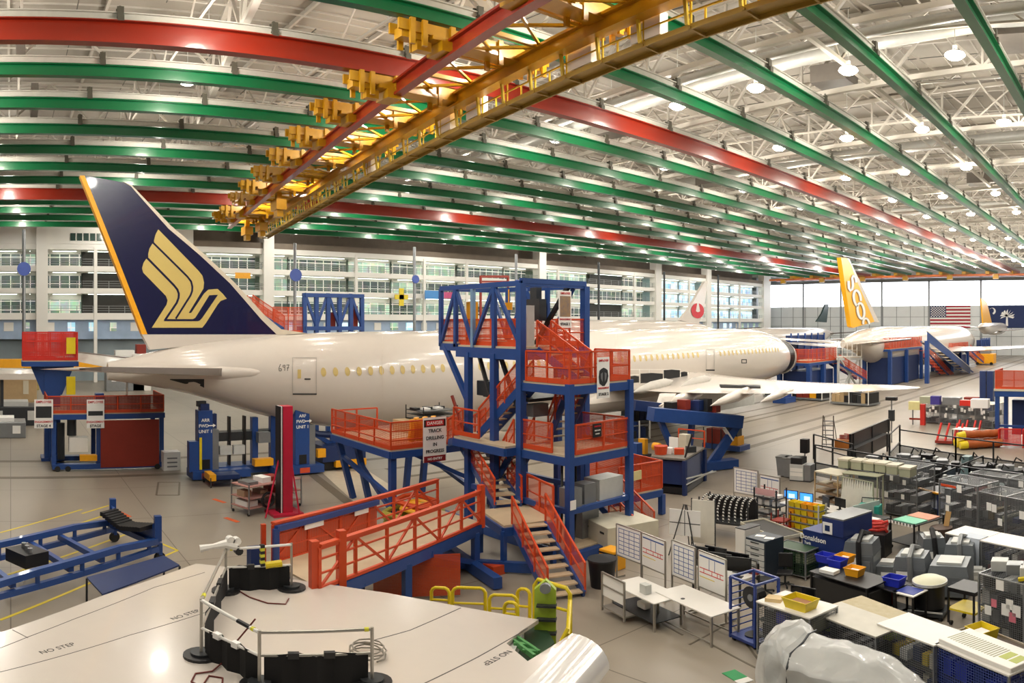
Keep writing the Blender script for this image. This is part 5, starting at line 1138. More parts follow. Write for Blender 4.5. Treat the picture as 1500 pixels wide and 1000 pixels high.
hose('coil of grey cable hung on the right stanchion of the wing rail', [(.36*(1+.12*sin(k))*cos(k*.6), .3*(1+.12*sin(k))*sin(k*.6), .05+.004*k) for k in range(52)], .016, mat('grey cable', '#8d867a', .5), cf)
c2 = g(318, 995); hose('dark red hose looped on the wing by the left suction foot', [(-.6, .9, .9), (-.75, .6, .4), (-.6, .3, .05), (-.3, .0, .03), (-.3, -.3, .02), (0, -.45, .02), (.3, -.3, .02), (.3, .0, .02), (0, .1, .02), (-.15, -.1, .02), (.1, -.25, .02)], .018, DR, c2)
c3 = g(550, 998); hose('dark red hose curled at the foot of the right wing stanchion', [(-.3+.06*k, .15*sin(k*1.1), .02) for k in range(14)], .018, DR, c3)
c4_ = g(405, 880); hose('dark hose lying on the wing between the black curtains', [(-.9, -.6, .02), (-.4, -.5, .02), (.1, -.25, .02), (.3, .1, .02), (.0, .3, .02)], .016, DR, c4_)
# ================================================================ the shop floor on the right
def fr(a, b, z=0.0):
    o, rz, w = front(a, b, z); o.z = 0; return o, rz, w
def X(t, x, y, z): return Matrix.Translation(t.location) @ Matrix.Rotation(t.rotation_euler.z, 4, 'Z') @ V(x, y, z)
def papers(t, w, h, n, seed, y=-.012, red=0):
    rr = random.Random(seed)
    for k in range(n):
        x, z = rr.uniform(-.38, .3)*w, rr.uniform(.3, .85)*h; s = rr.uniform(.16, .26)
        MB().bx(x, x+s, y, y+.004, z, z+s*1.3).build('paper_tag', PAPER if k >= red else mat('pink paper', '#d87888', .7), t)
def cage(label, a, b, dep, h, z=0.0, shelves=(.5,), top=None, fill=None, seed=1, group=None, n=4, tags=0, red=0, mesh=None, hmax=.4, clab=None, nm='mesh_locker', cat='locker'):
    o, rz, w = fr(a, b, z); t = T(nm, label, cat, o, rz, group); m = MB()
    for sx in (-1, 1):
        for y in (0, dep): m.bar((sx*w/2, y, 0), (sx*w/2, y, h), .045)
    for zz in (.12, h):
        m.bar((-w/2, 0, zz), (w/2, 0, zz), .04); m.bar((-w/2, dep, zz), (w/2, dep, zz), .04); m.bar((-w/2, 0, zz), (-w/2, dep, zz), .04); m.bar((w/2, 0, zz), (w/2, dep, zz), .04)
    m.build('frame', GRY, t); mm = mesh or WIRE
    for x0, x1, y0, y1 in ((-w/2, w/2, -.004, 0), (-w/2, w/2, dep, dep+.004), (-w/2-.004, -w/2, 0, dep), (w/2, w/2+.004, 0, dep)): MB().bx(x0, x1, y0, y1, .12, h).build('mesh_panel', mm, t)
    for k, zz in enumerate((.12,)+tuple(shelves)): MB().bx(-w/2, w/2, 0, dep, zz, zz+.02).build('shelf', DGR, t)
    if top: MB().bx(-w/2-.03, w/2+.03, -.03, dep+.03, h, h+.04).build('top_board', top, t)
    else: MB().bx(-w/2, w/2, 0, dep, h-.004, h).build('mesh_top', mm, t)
    if fill:
        rr = random.Random(seed); zs = (.14,)+tuple(s+.02 for s in shelves)
        for i, zz in enumerate(zs):
            lim = (zs[i+1] if i+1 < len(zs) else h)-zz-.06
            for k in range(n):
                x = -w/2+w*(k+.5)/n; sx, sy, sz = w/n*rr.uniform(.6, .88), dep*rr.uniform(.5, .85), min(lim, hmax*rr.uniform(.5, 1.1))
                tag(MB().bx(-sx/2, sx/2, -sy/2, sy/2, 0, sz).build('stored_box', rr.choice(fill), loc=X(t, x, dep*.5, zz), rz=rz, bevel=.01), clab or 'box inside the '+' '.join(label.split()[:13]), 'box', 'boxes inside the '+' '.join(label.split()[:10]))
    if tags: papers(t, w, h, tags, seed, red=red)
    return t, w
def cabinet(label, a, b, dep, h, body, z=0.0, drawers=0, dm=None, top=None, nm='cabinet', handles=True, cat='cabinet', bev=.02):
    o, rz, w = fr(a, b, z); t = T(nm, label, cat, o, rz); MB().bx(-w/2, w/2, 0, dep, .06, h).build('body', body, t, bevel=bev)
    MB().bx(-w/2+.05, w/2-.05, .04, dep-.04, 0, .06).build('plinth', DGR, t)
    if top: MB().bx(-w/2, w/2, 0, dep, h, h+.03).build('top', top, t)
    for k in range(drawers):
        z0, z1 = .1+(h-.15)*k/drawers, .1+(h-.15)*(k+1)/drawers-.03; d = MB().bx(-w/2+.04, w/2-.04, -.02, 0, z0, z1).build('drawer', dm or WPAN, t)
        MB().bx(-w*.2, w*.2, -.045, -.02, z1-.05, z1-.02).build('handle', DGR, d)
    return t, w
def table(label, a, b, dep, h, topm, z=None, legm=None, th=.04, shelf=None, nm='table', cat='table', edge=None):
    o, rz, w = fr(a, b, h if z is None else z); t = T(nm, label, cat, o, rz); MB().bx(-w/2, w/2, 0, dep, h-th, h).build('table_top', topm, t, bevel=.008)
    for sx in (-1, 1):
        for y in (.05, dep-.05): MB().bar((sx*(w/2-.05), y, 0), (sx*(w/2-.05), y, h-th), .05).build('leg', legm or GRY, t)
    if shelf: MB().bx(-w/2+.04, w/2-.04, .04, dep-.04, .25, .28).build('lower_shelf', shelf, t)
    if edge:
        m = MB(); m.bx(-w/2-.03, w/2+.03, -.03, 0, h-.06, h+.05); m.bx(-w/2-.03, w/2+.03, dep, dep+.03, h-.06, h+.05); m.bx(-w/2-.03, -w/2, 0, dep, h-.06, h+.05); m.bx(w/2, w/2+.03, 0, dep, h-.06, h+.05); m.build('rim', edge, t)
    return t, w
def monitor(label, t, x, y, z, rzo=0.0, lit=False, s=1.0):
    q = X(t, x, y, z); o = T('monitor', label, 'monitor', q, t.rotation_euler.z+rzo); MB().bx(-.28*s, .28*s, -.02, .02, .12*s, .46*s).build('bezel', BLK, o, bevel=.006)
    MB().bx(-.255*s, .255*s, -.024, -.02, .145*s, .435*s).build('screen', SCR if lit else mat('dark screen', '#0c0d0f', .15), o)
    if lit: MB().bx(-.1, .18, -.027, -.024, .2, .38).build('screen_window', mat('screen window', '#b8d8f4', .3, emit=1.2, var=0), o)
    MB().bx(-.03, .03, -.02, .05, .02, .2).build('neck', BLK, o); MB().bx(-.13, .13, -.09, .09, 0, .02).build('foot', BLK, o); return o
def bin_(label, q, rz, w, d, h, m_, cont=None, group=None, nm='parts_bin'):
    t = T(nm, label, 'bin', q, rz, group); a, b = w/2, d/2; k = .82; m = MB(); th = .02
    m.loft([[(-a*k, -b*k, 0), (a*k, -b*k, 0), (a*k, b*k, 0), (-a*k, b*k, 0)], [(-a, -b, h), (a, -b, h), (a, b, h), (-a, b, h)]], cap=False); m.loft([[(-a*k+th, -b*k+th, th), (a*k-th, -b*k+th, th), (a*k-th, b*k-th, th), (-a*k+th, b*k-th, th)], [(-a+th, -b+th, h), (a-th, -b+th, h), (a-th, b-th, h), (-a+th, b-th, h)]], cap=False)
    m.quad((-a*k, -b*k, .01), (a*k, -b*k, .01), (a*k, b*k, .01), (-a*k, b*k, .01)); m.build('shell', m_, t); r_ = MB()
    r_.tube([(-a, -b, h), (a, -b, h), (a, b, h), (-a, b, h)], .018, 6, closed=True); r_.build('rim', m_, t)
    if cont: MB().bx(-a*.7, a*.7, -b*.7, b*.7, .02, h*.7).build('content', cont, t, bevel=.03)
    return t
TEAL = mat('teal plastic', '#2a9a8a', .5); SAL = mat('salmon sheet', '#d89a80', .6); MINT = mat('mint sheet', '#7fcfae', .5); COB = mat('cobalt plastic', '#2432b8', .4); LIM2 = mat('lime vest', '#c2e02c', .6); PUR = mat('purple bundle', '#3c3286', .6)
GREY2 = mat('extractor grey', '#6f757a', .4, .2); OLV = mat('olive grey case', '#a3a58c', .5); BRN = mat('brown top', '#55483c', .5)
# 1 chest, bins, benches with planning boards
t, w = cabinet('pale beige chest with two black handles before the tower base', (852, 797), (890, 817), 2.2, 1.15, BEI)
for x in (-.3, .3): MB().bx(x*w-.14, x*w+.14, -.02, 0, .85, .92).build('handle', BLK, t)
bq = G(882, 858); t = T('waste_bin', 'black lined round waste bin left of the first planning bench', 'bin', bq); MB().cyl((0, 0, 0), .36, .95, 18, r2=.45).build('bin', BLK, t, smooth=True); MB().cyl((0, 0, .93), .47, .06, 18).build('liner_rim', DGR, t)
t = T('yellow_crate', 'yellow caution crate behind the first planning bench', 'crate', G(897, 832)); MB().bx(-.35, .35, -.3, .3, 0, .75).build('crate', AMB, t, bevel=.03); MB().bx(-.36, .36, -.31, .31, .6, .66).build('black_band', BLK, t)
def board(label, a, b, z0, z1, kind, zref=0.0, foot=True, dep=.05):
    """upright planning board: px pair gives its foot line at height zref"""
    o, rz, w = fr(a, b, zref); t = T('planning_board', label, 'board', o, rz); MB().bx(-w/2, w/2, 0, .03, z0, z1).build('panel', PAPER, t); h = z1-z0; m = MB(); f = MB()
    for x in (-w/2, w/2): f.bar((x, .015, 0), (x, .015, z1), .045)
    f.bar((-w/2, .015, z1), (w/2, .015, z1), .04); f.bar((-w/2, .015, z0), (w/2, .015, z0), .04)
    if foot:
        for x in (-w/2, w/2): f.bar((x, -.3, .03), (x, .35, .03), .05)
    f.build('board_frame', STL, t); y = -.004
    if 'grid' in kind:
        for k in range(7): m.bx(-w*.4, w*.44, y, 0, z0+h*(.1+.13*k), z0+h*(.1+.13*k)+.02)
        for k in range(5): m.bx(-w*.4+w*.84*k/4-.01, -w*.4+w*.84*k/4+.01, y, 0, z0+h*.1, z0+h*.9)
        m.build('grid_lines', GRID, t)
    else:
        m.bx(-w*.45, w*.45, y, 0, z0+h*.86, z0+h*.9); m.bx(-w*.1, -w*.085, y, 0, z0+h*.55, z0+h*.85); m.bx(w*.1, w*.115, y, 0, z0+h*.55, z0+h*.85); m.build('blue_lines', GRID, t)
        m = MB()
        for z in (.42, .54): m.bx(-w*.45, w*.42, y, 0, z0+h*z, z0+h*z+.025)
        for x in (-.3, .0, .2, .3): m.bx(w*x, w*x+.02, y, 0, z0+h*.42, z0+h*.55)
        m.build('red_lines', REDI, t); MB().bx(-w*.45, w*.1, y, 0, z0+h*.3, z0+h*.32).build('yellow_line', YEL, t)
    return t
t, w = table('white topped steel cart table with tall end posts at the first planning bench', (894, 853), (958, 884), 1.0, .92, WPAN, shelf=DGR, legm=STL, nm='cart_table')
o = t
m = MB()
for x in (-w/2+.04, -w/2+.04+1.1): m.bar((x, -.3, .1), (x, -.3, 1.35), .05)
m.bar((-w/2+.04, -.3, 1.33), (-w/2+1.14, -.3, 1.33), .05); m.bar((-w/2+.04, -.3, .95), (-w/2+1.14, -.3, .95), .04); m.bx(-w/2+.04, -w/2+1.14, -.3, .1, .2, .25); m.build('end_rack', STL, t); MB().bx(-w/2+.06, -w/2+1.12, -.29, -.27, .6, 1.28).build('end_board', PAPER, t)
tag(MB().bx(-.14, .14, -.1, .1, 0, .28).build('glass_box', LGR, loc=X(t, .25, .3, .93), rz=t.rotation_euler.z), 'small clear box on the white cart table', 'box'); tag(MB().bx(-.2, .2, -.12, .12, 0, .22).build('white_bag', PAPER, loc=X(t, -.1, .5, .285), rz=t.rotation_euler.z, bevel=.06), 'white bag on the dark lower shelf of the cart table', 'bag')
board('leftmost planning board with a blue grid behind the white cart table', (903, 846), (939, 861), .85, 1.95, 'grid'); board('planning board with a red ruled row right of the leftmost grid board', (940, 862), (974, 878), .85, 1.95, 'red')
t2, w2 = table('white folding table with a black grommet before the second pair of planning boards', (960, 866), (1042, 903), 1.0, .95, WPAN, legm=STL, nm='folding_table'); MB().cyl((-w2*.12, .25, .95), .06, .006).build('grommet', BLK, t2)
m = MB(); m.bar((-w2/2+.05, .05, .12), (w2/2-.05, .05, .12), .04); m.bar((-w2/2+.05, .95, .12), (w2/2-.05, .95, .12), .04); m.build('foot_rail', STL, t2)
board('planning board with a blue grid behind the white folding table', (984, 878), (1018, 893), .85, 2.0, 'grid'); board('planning board with red ruled boxes at the right end of the folding table', (1023, 896), (1063, 914), .85, 2.0, 'red')
# boards and easel behind
ea = T('easel_board', 'four panel white board on a dark tripod easel beyond the planning boards', 'easel', G(1003, 812)); MB().bx(-.6, .6, 0, .03, .75, 1.75).build('panel', PAPER, ea); m = MB(); m.bx(-.6, .6, -.005, 0, 1.22, 1.25); m.bx(-.012, .012, -.005, 0, .75, 1.75); m.build('cross_lines', DGR, ea)
m = MB()
for x, y in ((-.5, -.3), (.5, -.2), (0, .5)): m.bar((x*.1, .05, 1.95), (x, y, 0), .035)
m.build('tripod', DGR, ea); ea.rotation_euler.z = .25
tb_ = T('rolling_board', 'tall pale rolling board beside the tripod easel', 'board', G(1030, 806), .25); MB().bx(-.45, .45, 0, .04, .3, 2.0).build('panel', mat('pale board', '#dcd8cc', .5), tb_); m = MB()
for x in (-.46, .46): m.bar((x, .02, .05), (x, .02, 2.05), .04); m.bar((x, -.35, .05), (x, .4, .05), .05)
m.build('frame', DGR, tb_)
board('blue gridded board on wheels at the far side of the striped hose rack', (1075, 741), (1110, 748), .7, 1.9, 'grid'); board('board with red lines right of the far gridded board', (1113, 750), (1142, 757), .6, 1.8, 'red')
# striped hose rack
hr = T('hose_rack', 'dark rack hung with black and white striped looped hoses', 'rack', G(1066, 782), .15)
MB().bx(-1.1, 1.1, -.5, .6, .55, .62).build('frame', DGR, hr)
for x in (-1.05, 1.05):
    for y in (-.45, .55): MB().bar((x, y, 0), (x, y, 1.6), .05).build('post', DGR, hr)
MB().bx(-1.05, 1.05, .4, .6, .6, 1.5).build('back_panel', BLK, hr)
for k in range(9):
    x = -1.0+.25*k; pts = [(x, -.4+.05*sin(k), .65), (x, -.42, 1.15), (x+.05, -.3, 1.55), (x+.1, 0, 1.65), (x+.1, .3, 1.4)]
    MB().tube(pts, .04, 7).build('striped_hose', stripemat('striped hose', '#141414', '#e8e6e0', .14), hr, smooth=True)
# white box rack, monitor desk, yellow bin rack
t, w = rack('dark rack filled with white label fronted boxes beside the far gridded boards', G(1104, 771), G(1138, 778), .7, 1.75, (.3, .65, 1.0, 1.35), BLK, DGR, nm='box_rack')
contents(t, w, .6, (.3, .65, 1.0, 1.35), [PAPER, WPAN], 11, 3, .26, 'white boxes on the dark rack', 'white box on the dark rack beside the far gridded boards')
MB().bx(-w/2+.1, w/2-.1, -.02, 0, 1.48, 1.75).build('red_title_board', mat('rose board', '#dfb0b0', .6), t)
dk_, w = table('white computer desk carrying two lit blue monitors', (1140, 736), (1230, 752), 1.0, 1.0, WPAN, legm=DGR, nm='desk', cat='desk')
monitor('lit blue monitor, left one of the two on the far white desk', dk_, -w*.38, .4, 1.0, .2, True, 1.15); monitor('lit blue monitor, right one of the two on the far white desk', dk_, -w*.12, .4, 1.0, .1, True, 1.15)
monitor('dark monitor back at the right end of the far white desk', dk_, w*.22, .3, 1.0, 2.6, False, 1.15); monitor('dark monitor turned away at the far right desk corner beside the shelf', dk_, w*.4, .5, 1.0, 2.9, False, 1.1)
t, w = rack('rack of bright yellow and white bins before the far desk', G(1153, 786), G(1200, 796), .5, 1.55, (.1, .4, .7, 1.0, 1.28), LGR, GRY, nm='bin_rack', wheels=False)
rr = random.Random(4)
for zi_, z in enumerate((.12, .42, .72, 1.02, 1.3)):
    for k in range(5):
        bin_('small bin on the bright bin rack before the far desk', X(t, -w/2+w*(k+.5)/5, .22, z), t.rotation_euler.z, w/5.5, .36, .2, rr.choice([YEL, AMB, YEL, PAPER]), None, 'bins on the bright bin rack')
t = T('red_cart', 'small red framed cart beside the bright bin rack', 'cart', G(1144, 788)); MB().bx(-.3, .3, -.3, .3, .2, .5).build('tray', REDP, t); MB().bx(-.3, .3, -.3, .3, .75, .8).build('tray', REDM, t)
for x in (-.28, .28):
    for y in (-.28, .28): MB().bar((x, y, 0), (x, y, 1.1), .04).build('post', REDM, t)
table('wide dark bench top with pale edging before the bright bin rack', (1086, 766), (1141, 789), 1.0, .95, mat('black rubber top', '#2a2825', .6), legm=DGR, nm='bench', cat='bench', edge=BEI)
cabinet('narrow white locker beside the dark drawer cabinet', (1077, 834), (1091, 838), .8, 1.55, WPAN, nm='white_locker', cat='locker', top=BLK)
cabinet('dark drawer cabinet with pale drawer fronts and papers on top', (1092, 844), (1121, 853), .9, 1.45, mat('slate cabinet', '#2a3440', .45), drawers=6, dm=LGR, nm='drawer_cabinet')
q = X(bpy.data.objects['drawer_cabinet'], -.15, .4, 1.45)
for k in range(2): tag(MB().bx(-.16, .16, -.11, .11, 0, .01).build('paper_sheet', PAPER, loc=q+V(.4*k, -.1*k, 0), rz=.2), 'paper sheet lying on the dark drawer cabinet, '+('left one' if k == 0 else 'right one'), 'paper')
t, w = cage('green netted bin cart beside the dark drawer cabinet', (1132, 838), (1180, 850), .8, 1.0, shelves=(.5,), mesh=meshmat('green net', '#2c4a30', .09, .2), fill=[mat('green casting', '#4b6b44', .6), DGR, OLV], seed=8, n=5, hmax=.4, nm='netted_cart', cat='cart')
# dust collector
dc = T('dust_collector', 'large navy dust collector box lettered in white with a grey topped hood', 'dust collector', *fr((1186, 838), (1222, 848))[:2])
MB().bx(-.85, .95, 0, 1.3, .1, 1.55).build('body', mat('collector navy', '#1c2f6b', .4), dc, bevel=.02); MB().bx(.05, .95, -.05, 1.5, 1.55, 2.15).build('hood', mat('collector navy', '#1c2f6b', .4), dc, bevel=.02); MB().bx(.05, .95, -.05, 1.5, 2.15, 2.2).build('hood_top', GRY, dc)
text('Donaldson', .26, PAPER, dc, (-.38, -.01, 1.28), (pi/2, 0, 0), off=.004); text('Torit', .14, PAPER, dc, (-.62, -.01, 1.08), (pi/2, 0, 0), off=.004)
MB().bx(.1, .5, -.07, -.05, 1.6, 2.0).build('white_label', PAPER, dc); MB().bx(.2, .4, -.08, -.07, 1.7, 1.9).build('label_mark', NAVY, dc)
for x in (-.8, .9): MB().bx(x-.08, x+.08, .1, 1.2, 0, .1).build('skid', DGR, dc)
# black monitor desk behind second boards, office bench
dk2, w = table('white desk crowded with black monitors behind the second planning boards', (1012, 826), (1084, 850), .9, .95, WPAN, legm=DGR, nm='desk', cat='desk')
for i, (x, y, r_) in enumerate(((-.42, .1, .2), (-.2, .45, .1), (.05, .1, .2), (.22, .5, .1), (.38, .2, .3))): monitor('black monitor number %s from the left on the desk behind the planning boards' % ORDN[i], dk2, x*w, y, .95, r_+pi*.04, False, 1.4)
for i, (x, c) in enumerate(((.44, REDM), (.3, BLK))): tag(MB().bx(-.15, .15, -.1, .1, 0, .12).build('desk_item', c, loc=X(dk2, x*w, .75, .95)), ('brown' if i == 0 else 'black')+' item at the right end of the black monitor desk', 'desk item')
dk3, w = table('white desk with scattered papers behind the blue caged cart', (1118, 878), (1208, 905), .9, .9, WPAN, legm=DGR, nm='desk', cat='desk')
monitor('black monitor on the paper strewn desk behind the blue caged cart', dk3, .1, .3, .9, .2, False, 1.3); 
for k in range(5): tag(MB().bx(-.15, .15, -.1, .1, 0, .02+.02*k).build('desk_item', (PAPER, BLK, PAPER, REDM, DGR)[k], loc=X(dk3, -w*.4+.28*k, .45+.1*(k % 2), .9), rz=.3*k), 'papers and small items on the paper strewn desk', 'desk item', 'things on the paper strewn desk')
def chair(label, q, rz):
    t = T('office_chair', label, 'chair', q, rz); MB().bx(-.25, .25, -.24, .24, .44, .52).build('seat', BLK, t, bevel=.03); MB().bx(-.23, .23, .2, .27, .6, 1.1).build('backrest', BLK, t, bevel=.03); MB().bar((0, .24, .46), (0, .26, .7), .06).build('back_post', DGR, t); MB().tube([(0, 0, .1), (0, 0, .45)], .035, 8).build('gas_post', DGR, t)
    for k in range(5): a = 2*pi*k/5; MB().bar((0, 0, .1), (.28*cos(a), .28*sin(a), .06), .04).build('leg', DGR, t); MB().cyl((.28*cos(a), .28*sin(a), 0), .03, .06, 8).build('caster', TYR, t)
chair('black office chair below the green netted cart', G(1150, 858), .4); chair('black office chair between the two white desks', G(1121, 868), 2.2)
# 2 blue caged cart with fan
o_, rz_, w_ = fr((1070, 937), (1106, 953)); bc = T('caged_cart', 'tall dark blue caged cart holding a black fan beside the planning boards', 'cart', o_, rz_); hh = 1.9; dp = .8; CBL = mat('cart blue', '#27408a', .4)
m = MB()
for sx in (-1, 1):
    for y in (0, dp): m.bar((sx*w_/2, y, .1), (sx*w_/2, y, hh), .06)
for z in (.18, hh): m.bar((-w_/2, 0, z), (w_/2, 0, z), .06); m.bar((-w_/2, dp, z), (w_/2, dp, z), .06); m.bar((-w_/2, 0, z), (-w_/2, dp, z), .06); m.bar((w_/2, 0, z), (w_/2, dp, z), .06)
for k in range(7): m.bar((-w_/2, 0, .4+.2*k), (-w_/2, dp, .4+.2*k), .03)
m.build('frame', CBL, bc); MB().bx(-w_/2, w_/2, 0, dp, .1, .2).build('floor_tray', CBL, bc)
for sx in (-1, 1):
    for y in (.08, dp-.08): MB().tube([(sx*w_*.42-.03, y, .07), (sx*w_*.42+.03, y, .07)], .07, 10).build('caster', TYR, bc)
fn = T('drum_fan', 'black drum fan standing inside the blue caged cart', 'fan', X(bc, 0, .4, .2), rz_); MB().tube([(0, -.12, 1.15), (0, .14, 1.15)], .32, 18).build('drum', BLK, fn); MB().tube([(0, 0, 0), (0, 0, .9)], .03).build('stand', GRY, fn); MB().cyl((0, 0, 0), .25, .03).build('foot', BLK, fn); MB().tube([(0, -.15, 1.15), (0, -.11, 1.15)], .1, 12).build('hub', GRY, fn)
# mesh benches across the front
vio = [PUR, COB, PUR, DGR]
c1, w = cage('wire mesh bench of purple bundles with a white top right of the blue caged cart', (1110, 957), (1186, 985), 1.0, 1.5, shelves=(.55, 1.0), top=WPAN, fill=vio+[OLV], seed=21, n=4, nm='mesh_bench', cat='bench')
bin_('yellow open bin on the purple mesh bench beside the blue caged cart', X(c1, .25, .35, 1.54), c1.rotation_euler.z, .75, .5, .26, YEL, mat('brown rag', '#9a6a44', .7)); tag(MB().bx(-.2, .2, -.15, .15, 0, .1).build('tan_box', mat('manila', '#d8bd8c', .6), loc=X(c1, -.55, .3, 1.54), rz=.2), 'manila box at the left end of the purple mesh bench', 'box')
c2_, w = cage('pale topped wire mesh bench with lime vests behind the wrapped machine', (1190, 963), (1283, 1003), .95, 1.3, shelves=(.55,), top=mat('grey laminate', '#c9c5b8', .5), fill=[LIM2, BLK, LIM2, DGR, BLK], seed=5, n=6, nm='mesh_bench', cat='bench')
c3_, w = cage('white topped wire mesh bench with yellow and green goods behind the wrapped machine', (1287, 985), (1368, 1020), .95, 1.35, shelves=(.6,), top=WPAN, fill=[YEL, LIM2, PAPER, NAVY, BEI], seed=9, n=6, nm='mesh_bench', cat='bench')
c4b, w = cage('navy mesh bench topped with a white slotted tray at the bottom right', (1372, 1018), (1478, 1068), 1.0, 1.35, shelves=(.6,), top=WPAN, fill=[NAVY, COB, NAVY], seed=13, n=5, mesh=meshmat('navy mesh', '#3c4a8a', .07, .3), nm='mesh_bench', cat='bench')
sl = T('slotted_tray', 'white slotted tray with two yellow green labels on the navy mesh bench', 'tray', X(c4b, 0, .5, 1.39), c4b.rotation_euler.z); MB().bx(-w/2, w/2, -.45, .45, 0, .12).build('tray', WPAN, sl, bevel=.02)
for k in range(17): MB().bx(-w*.46+k*.085, -w*.46+k*.085+.04, -.28, .2, .12, .123).build('slot', mat('slot grey', '#a3a68c', .6), sl)
for k in (.28, .41): MB().bx(w*k-.12, w*k+.1, -.2, .15, .12, .124).build('green_label', mat('olive label', '#b4bd62', .6), sl)
t, w = table('scuffed plywood topped table behind the mesh benches', (1219, 884), (1310, 922), 1.0, 1.05, mat('scuffed plywood', '#cfc4a4', .55, col2='#a8986c', scale=6), nm='work_table', legm=STL)
bt, w = table('dark brown topped long table carrying a yellow bin at the right edge', (1381, 932), (1500, 985), 1.0, 1.0, BRN, nm='long_table', legm=STL, edge=mat('pale edge', '#b7ad9a', .5))
bin_('yellow open bin on the dark brown long table', X(bt, -w*.22, .55, 1.0), bt.rotation_euler.z, .6, .5, .34, YEL, PAPER)
# wrapped machine
wm_ = T('wrapped_machine', 'long machine shrouded in translucent white plastic at the bottom right', 'machine', G(1240, 1020))
FILM = mat('white film', '#f8f8f4', .24, var=.04, scale=2, alpha=.5, coat=.4)
o0 = Vector(wm_.location); prof = [(1136, 918, 1050), (1148, 906, 1050), (1165, 905, 1055), (1190, 925, 1060), (1240, 938, 1080), (1290, 955, 1100), (1335, 985, 1120), (1378, 1015, 1130)]
rings = []; rr = random.Random(12)
for i, (px, pt, pb) in enumerate(prof):
    d = 15.6-.011*(px-1118); c = Pd(px, pt, d); k_ = .25 if i in (0, 7) else 1.0; fw = V(.05, -1.0, 0)*1.3*k_; bk = V(0, .5, 0)*k_
    j = lambda s: V(rr.uniform(-s, s), rr.uniform(-s, s), rr.uniform(-s, s))
    h = c.z; at_ = lambda o, z: V(c.x+o.x, c.y+o.y, z)
    rg = [at_(fw*1.05, .08), at_(fw*1.0, h*.3)+j(.12), at_(fw*.95, h*.55)+j(.14), at_(fw*.9, h*.8)+j(.1), at_(fw*.7, h*.93)+j(.06), at_(fw*.35, h*.97)+j(.05), at_(fw*.1, h*.995)+j(.03), at_(bk*.4, h*.97), at_(bk, h*.6)+j(.08), at_(bk*1.1, .08)]
    rings.append([p-o0 for p in rg])
dense = []
rr = random.Random(21)
for i in range(len(rings)-1):
    for f in (0, .25, .5, .75):
        row = []
        for k in range(9):
            for e in (0, .5):
                p = (rings[i][k]*(1-f)+rings[i+1][k]*f)*(1-e)+(rings[i][k+1]*(1-f)+rings[i+1][k+1]*f)*e
                row.append(p+(V(rr.uniform(-.09, .09), rr.uniform(-.11, .11), rr.uniform(-.09, .07)) if 0 < k < 8 else V(0, 0, 0)))
        row.append(rings[i][9]*(1-f)+rings[i+1][9]*f); dense.append(row)
dense.append([(rings[-1][k]*(1-e)+rings[-1][min(9, k+1)]*e) for k in range(9) for e in (0, .5)]+[rings[-1][9]])
fo = MB().loft(dense).build('plastic_film', FILM, wm_, smooth=True); sb = fo.modifiers.new('Subdivision', 'SUBSURF'); sb.levels = 1; sb.render_levels = 1
inn = [[V(r_[k].x*.95, r_[k].y*.9+.05, (r_[k].z+o0.z)*.9-o0.z) for k in range(10)] for r_ in rings[1:7]]; MB().loft(inn).build('machine_body', mat('machine grey green', '#3f4d4c', .5, var=.7, scale=1.0), wm_)
q = Pd(1128, 960, 15.6); MB().bar((q.x-o0.x, q.y-o0.y, 0-o0.z), (q.x-o0.x, q.y-o0.y, 1.2-o0.z), .14).build('teal_leg', mat('teal leg', '#1f5a78', .5), wm_)
for a, b in ((1, 4), (3, 6)): pass
MB().tube([rings[3][k]*1.005 for k in range(1, 8)], .025, 6).build('tie_strap', DGR, wm_)
gm = T('green_mat', 'small green and white sign plate lying on the floor at the bottom edge', 'floor sign', G(1078, 990), -.4); MB().bx(-.3, .2, -.18, .18, 0, .015).build('green_field', mat('green plate', '#2f9a5a', .5), gm); MB().bx(.2, .42, -.18, .18, 0, .015).build('white_field', PAPER, gm)
# 3 middle of the shop: bins, extractors, carts
pl = [((1209, 822), COB, None, 'cobalt blue bin, leftmost on the black rack beside the dust collector'), ((1227, 829), COB, None, 'cobalt blue bin behind the white flat box on the black rack'), ((1252, 842), AMB, PAPER, 'yellow bin with papers at the right end of the black rack'), ((1238, 823), AMB, PAPER, 'amber bin with a white bag at the back of the black rack')]
br_, w = table('black steel rack carrying blue and yellow bins beside the dust collector', (1185, 836), (1270, 862), 1.1, 1.15, BLK, legm=BLK, shelf=BLK, nm='rack_table', cat='rack'); MB().bx(-w/2, w/2, .1, 1.0, .28, .95).build('dark_stock', mat('dark stock', '#262422', .7), br_)
for (pp, c, cc, lb) in pl: q = G(*pp, 1.15); bin_(lb, q, -.2, .5, .4, .24, c, cc)
q = G(1215, 838, 1.15); tag(MB().bx(-.26, .26, -.16, .16, 0, .1).build('flat_box', PAPER, loc=q, rz=-.2), 'white flat box at the front of the black rack', 'box')
r2, w = table('black low rack with a blue bin right of the black bin rack', (1277, 857), (1312, 868), .9, 1.0, BLK, legm=BLK, shelf=BLK, nm='rack_table', cat='rack'); bin_('cobalt blue bin alone on the black low rack', X(r2, 0, .45, 1.0), -.2, .55, .42, .26, COB)
tag(MB().bx(-.25, .25, -.2, .2, 0, .8).build('red_box', REDM, loc=G(1300, 893), rz=.2, bevel=.02), 'dark red box on the floor below the blue tray cart', 'box')
t, w = table('black cart with a blue and white tray top', (1306, 866), (1338, 874), .7, 1.0, WPAN, legm=BLK, shelf=BLK, nm='tray_cart', cat='cart'); MB().bx(-w*.4, w*.4, .1, .62, 1.0, 1.012).build('blue_pad', mat('blue pad', '#2c3f96', .5), t)
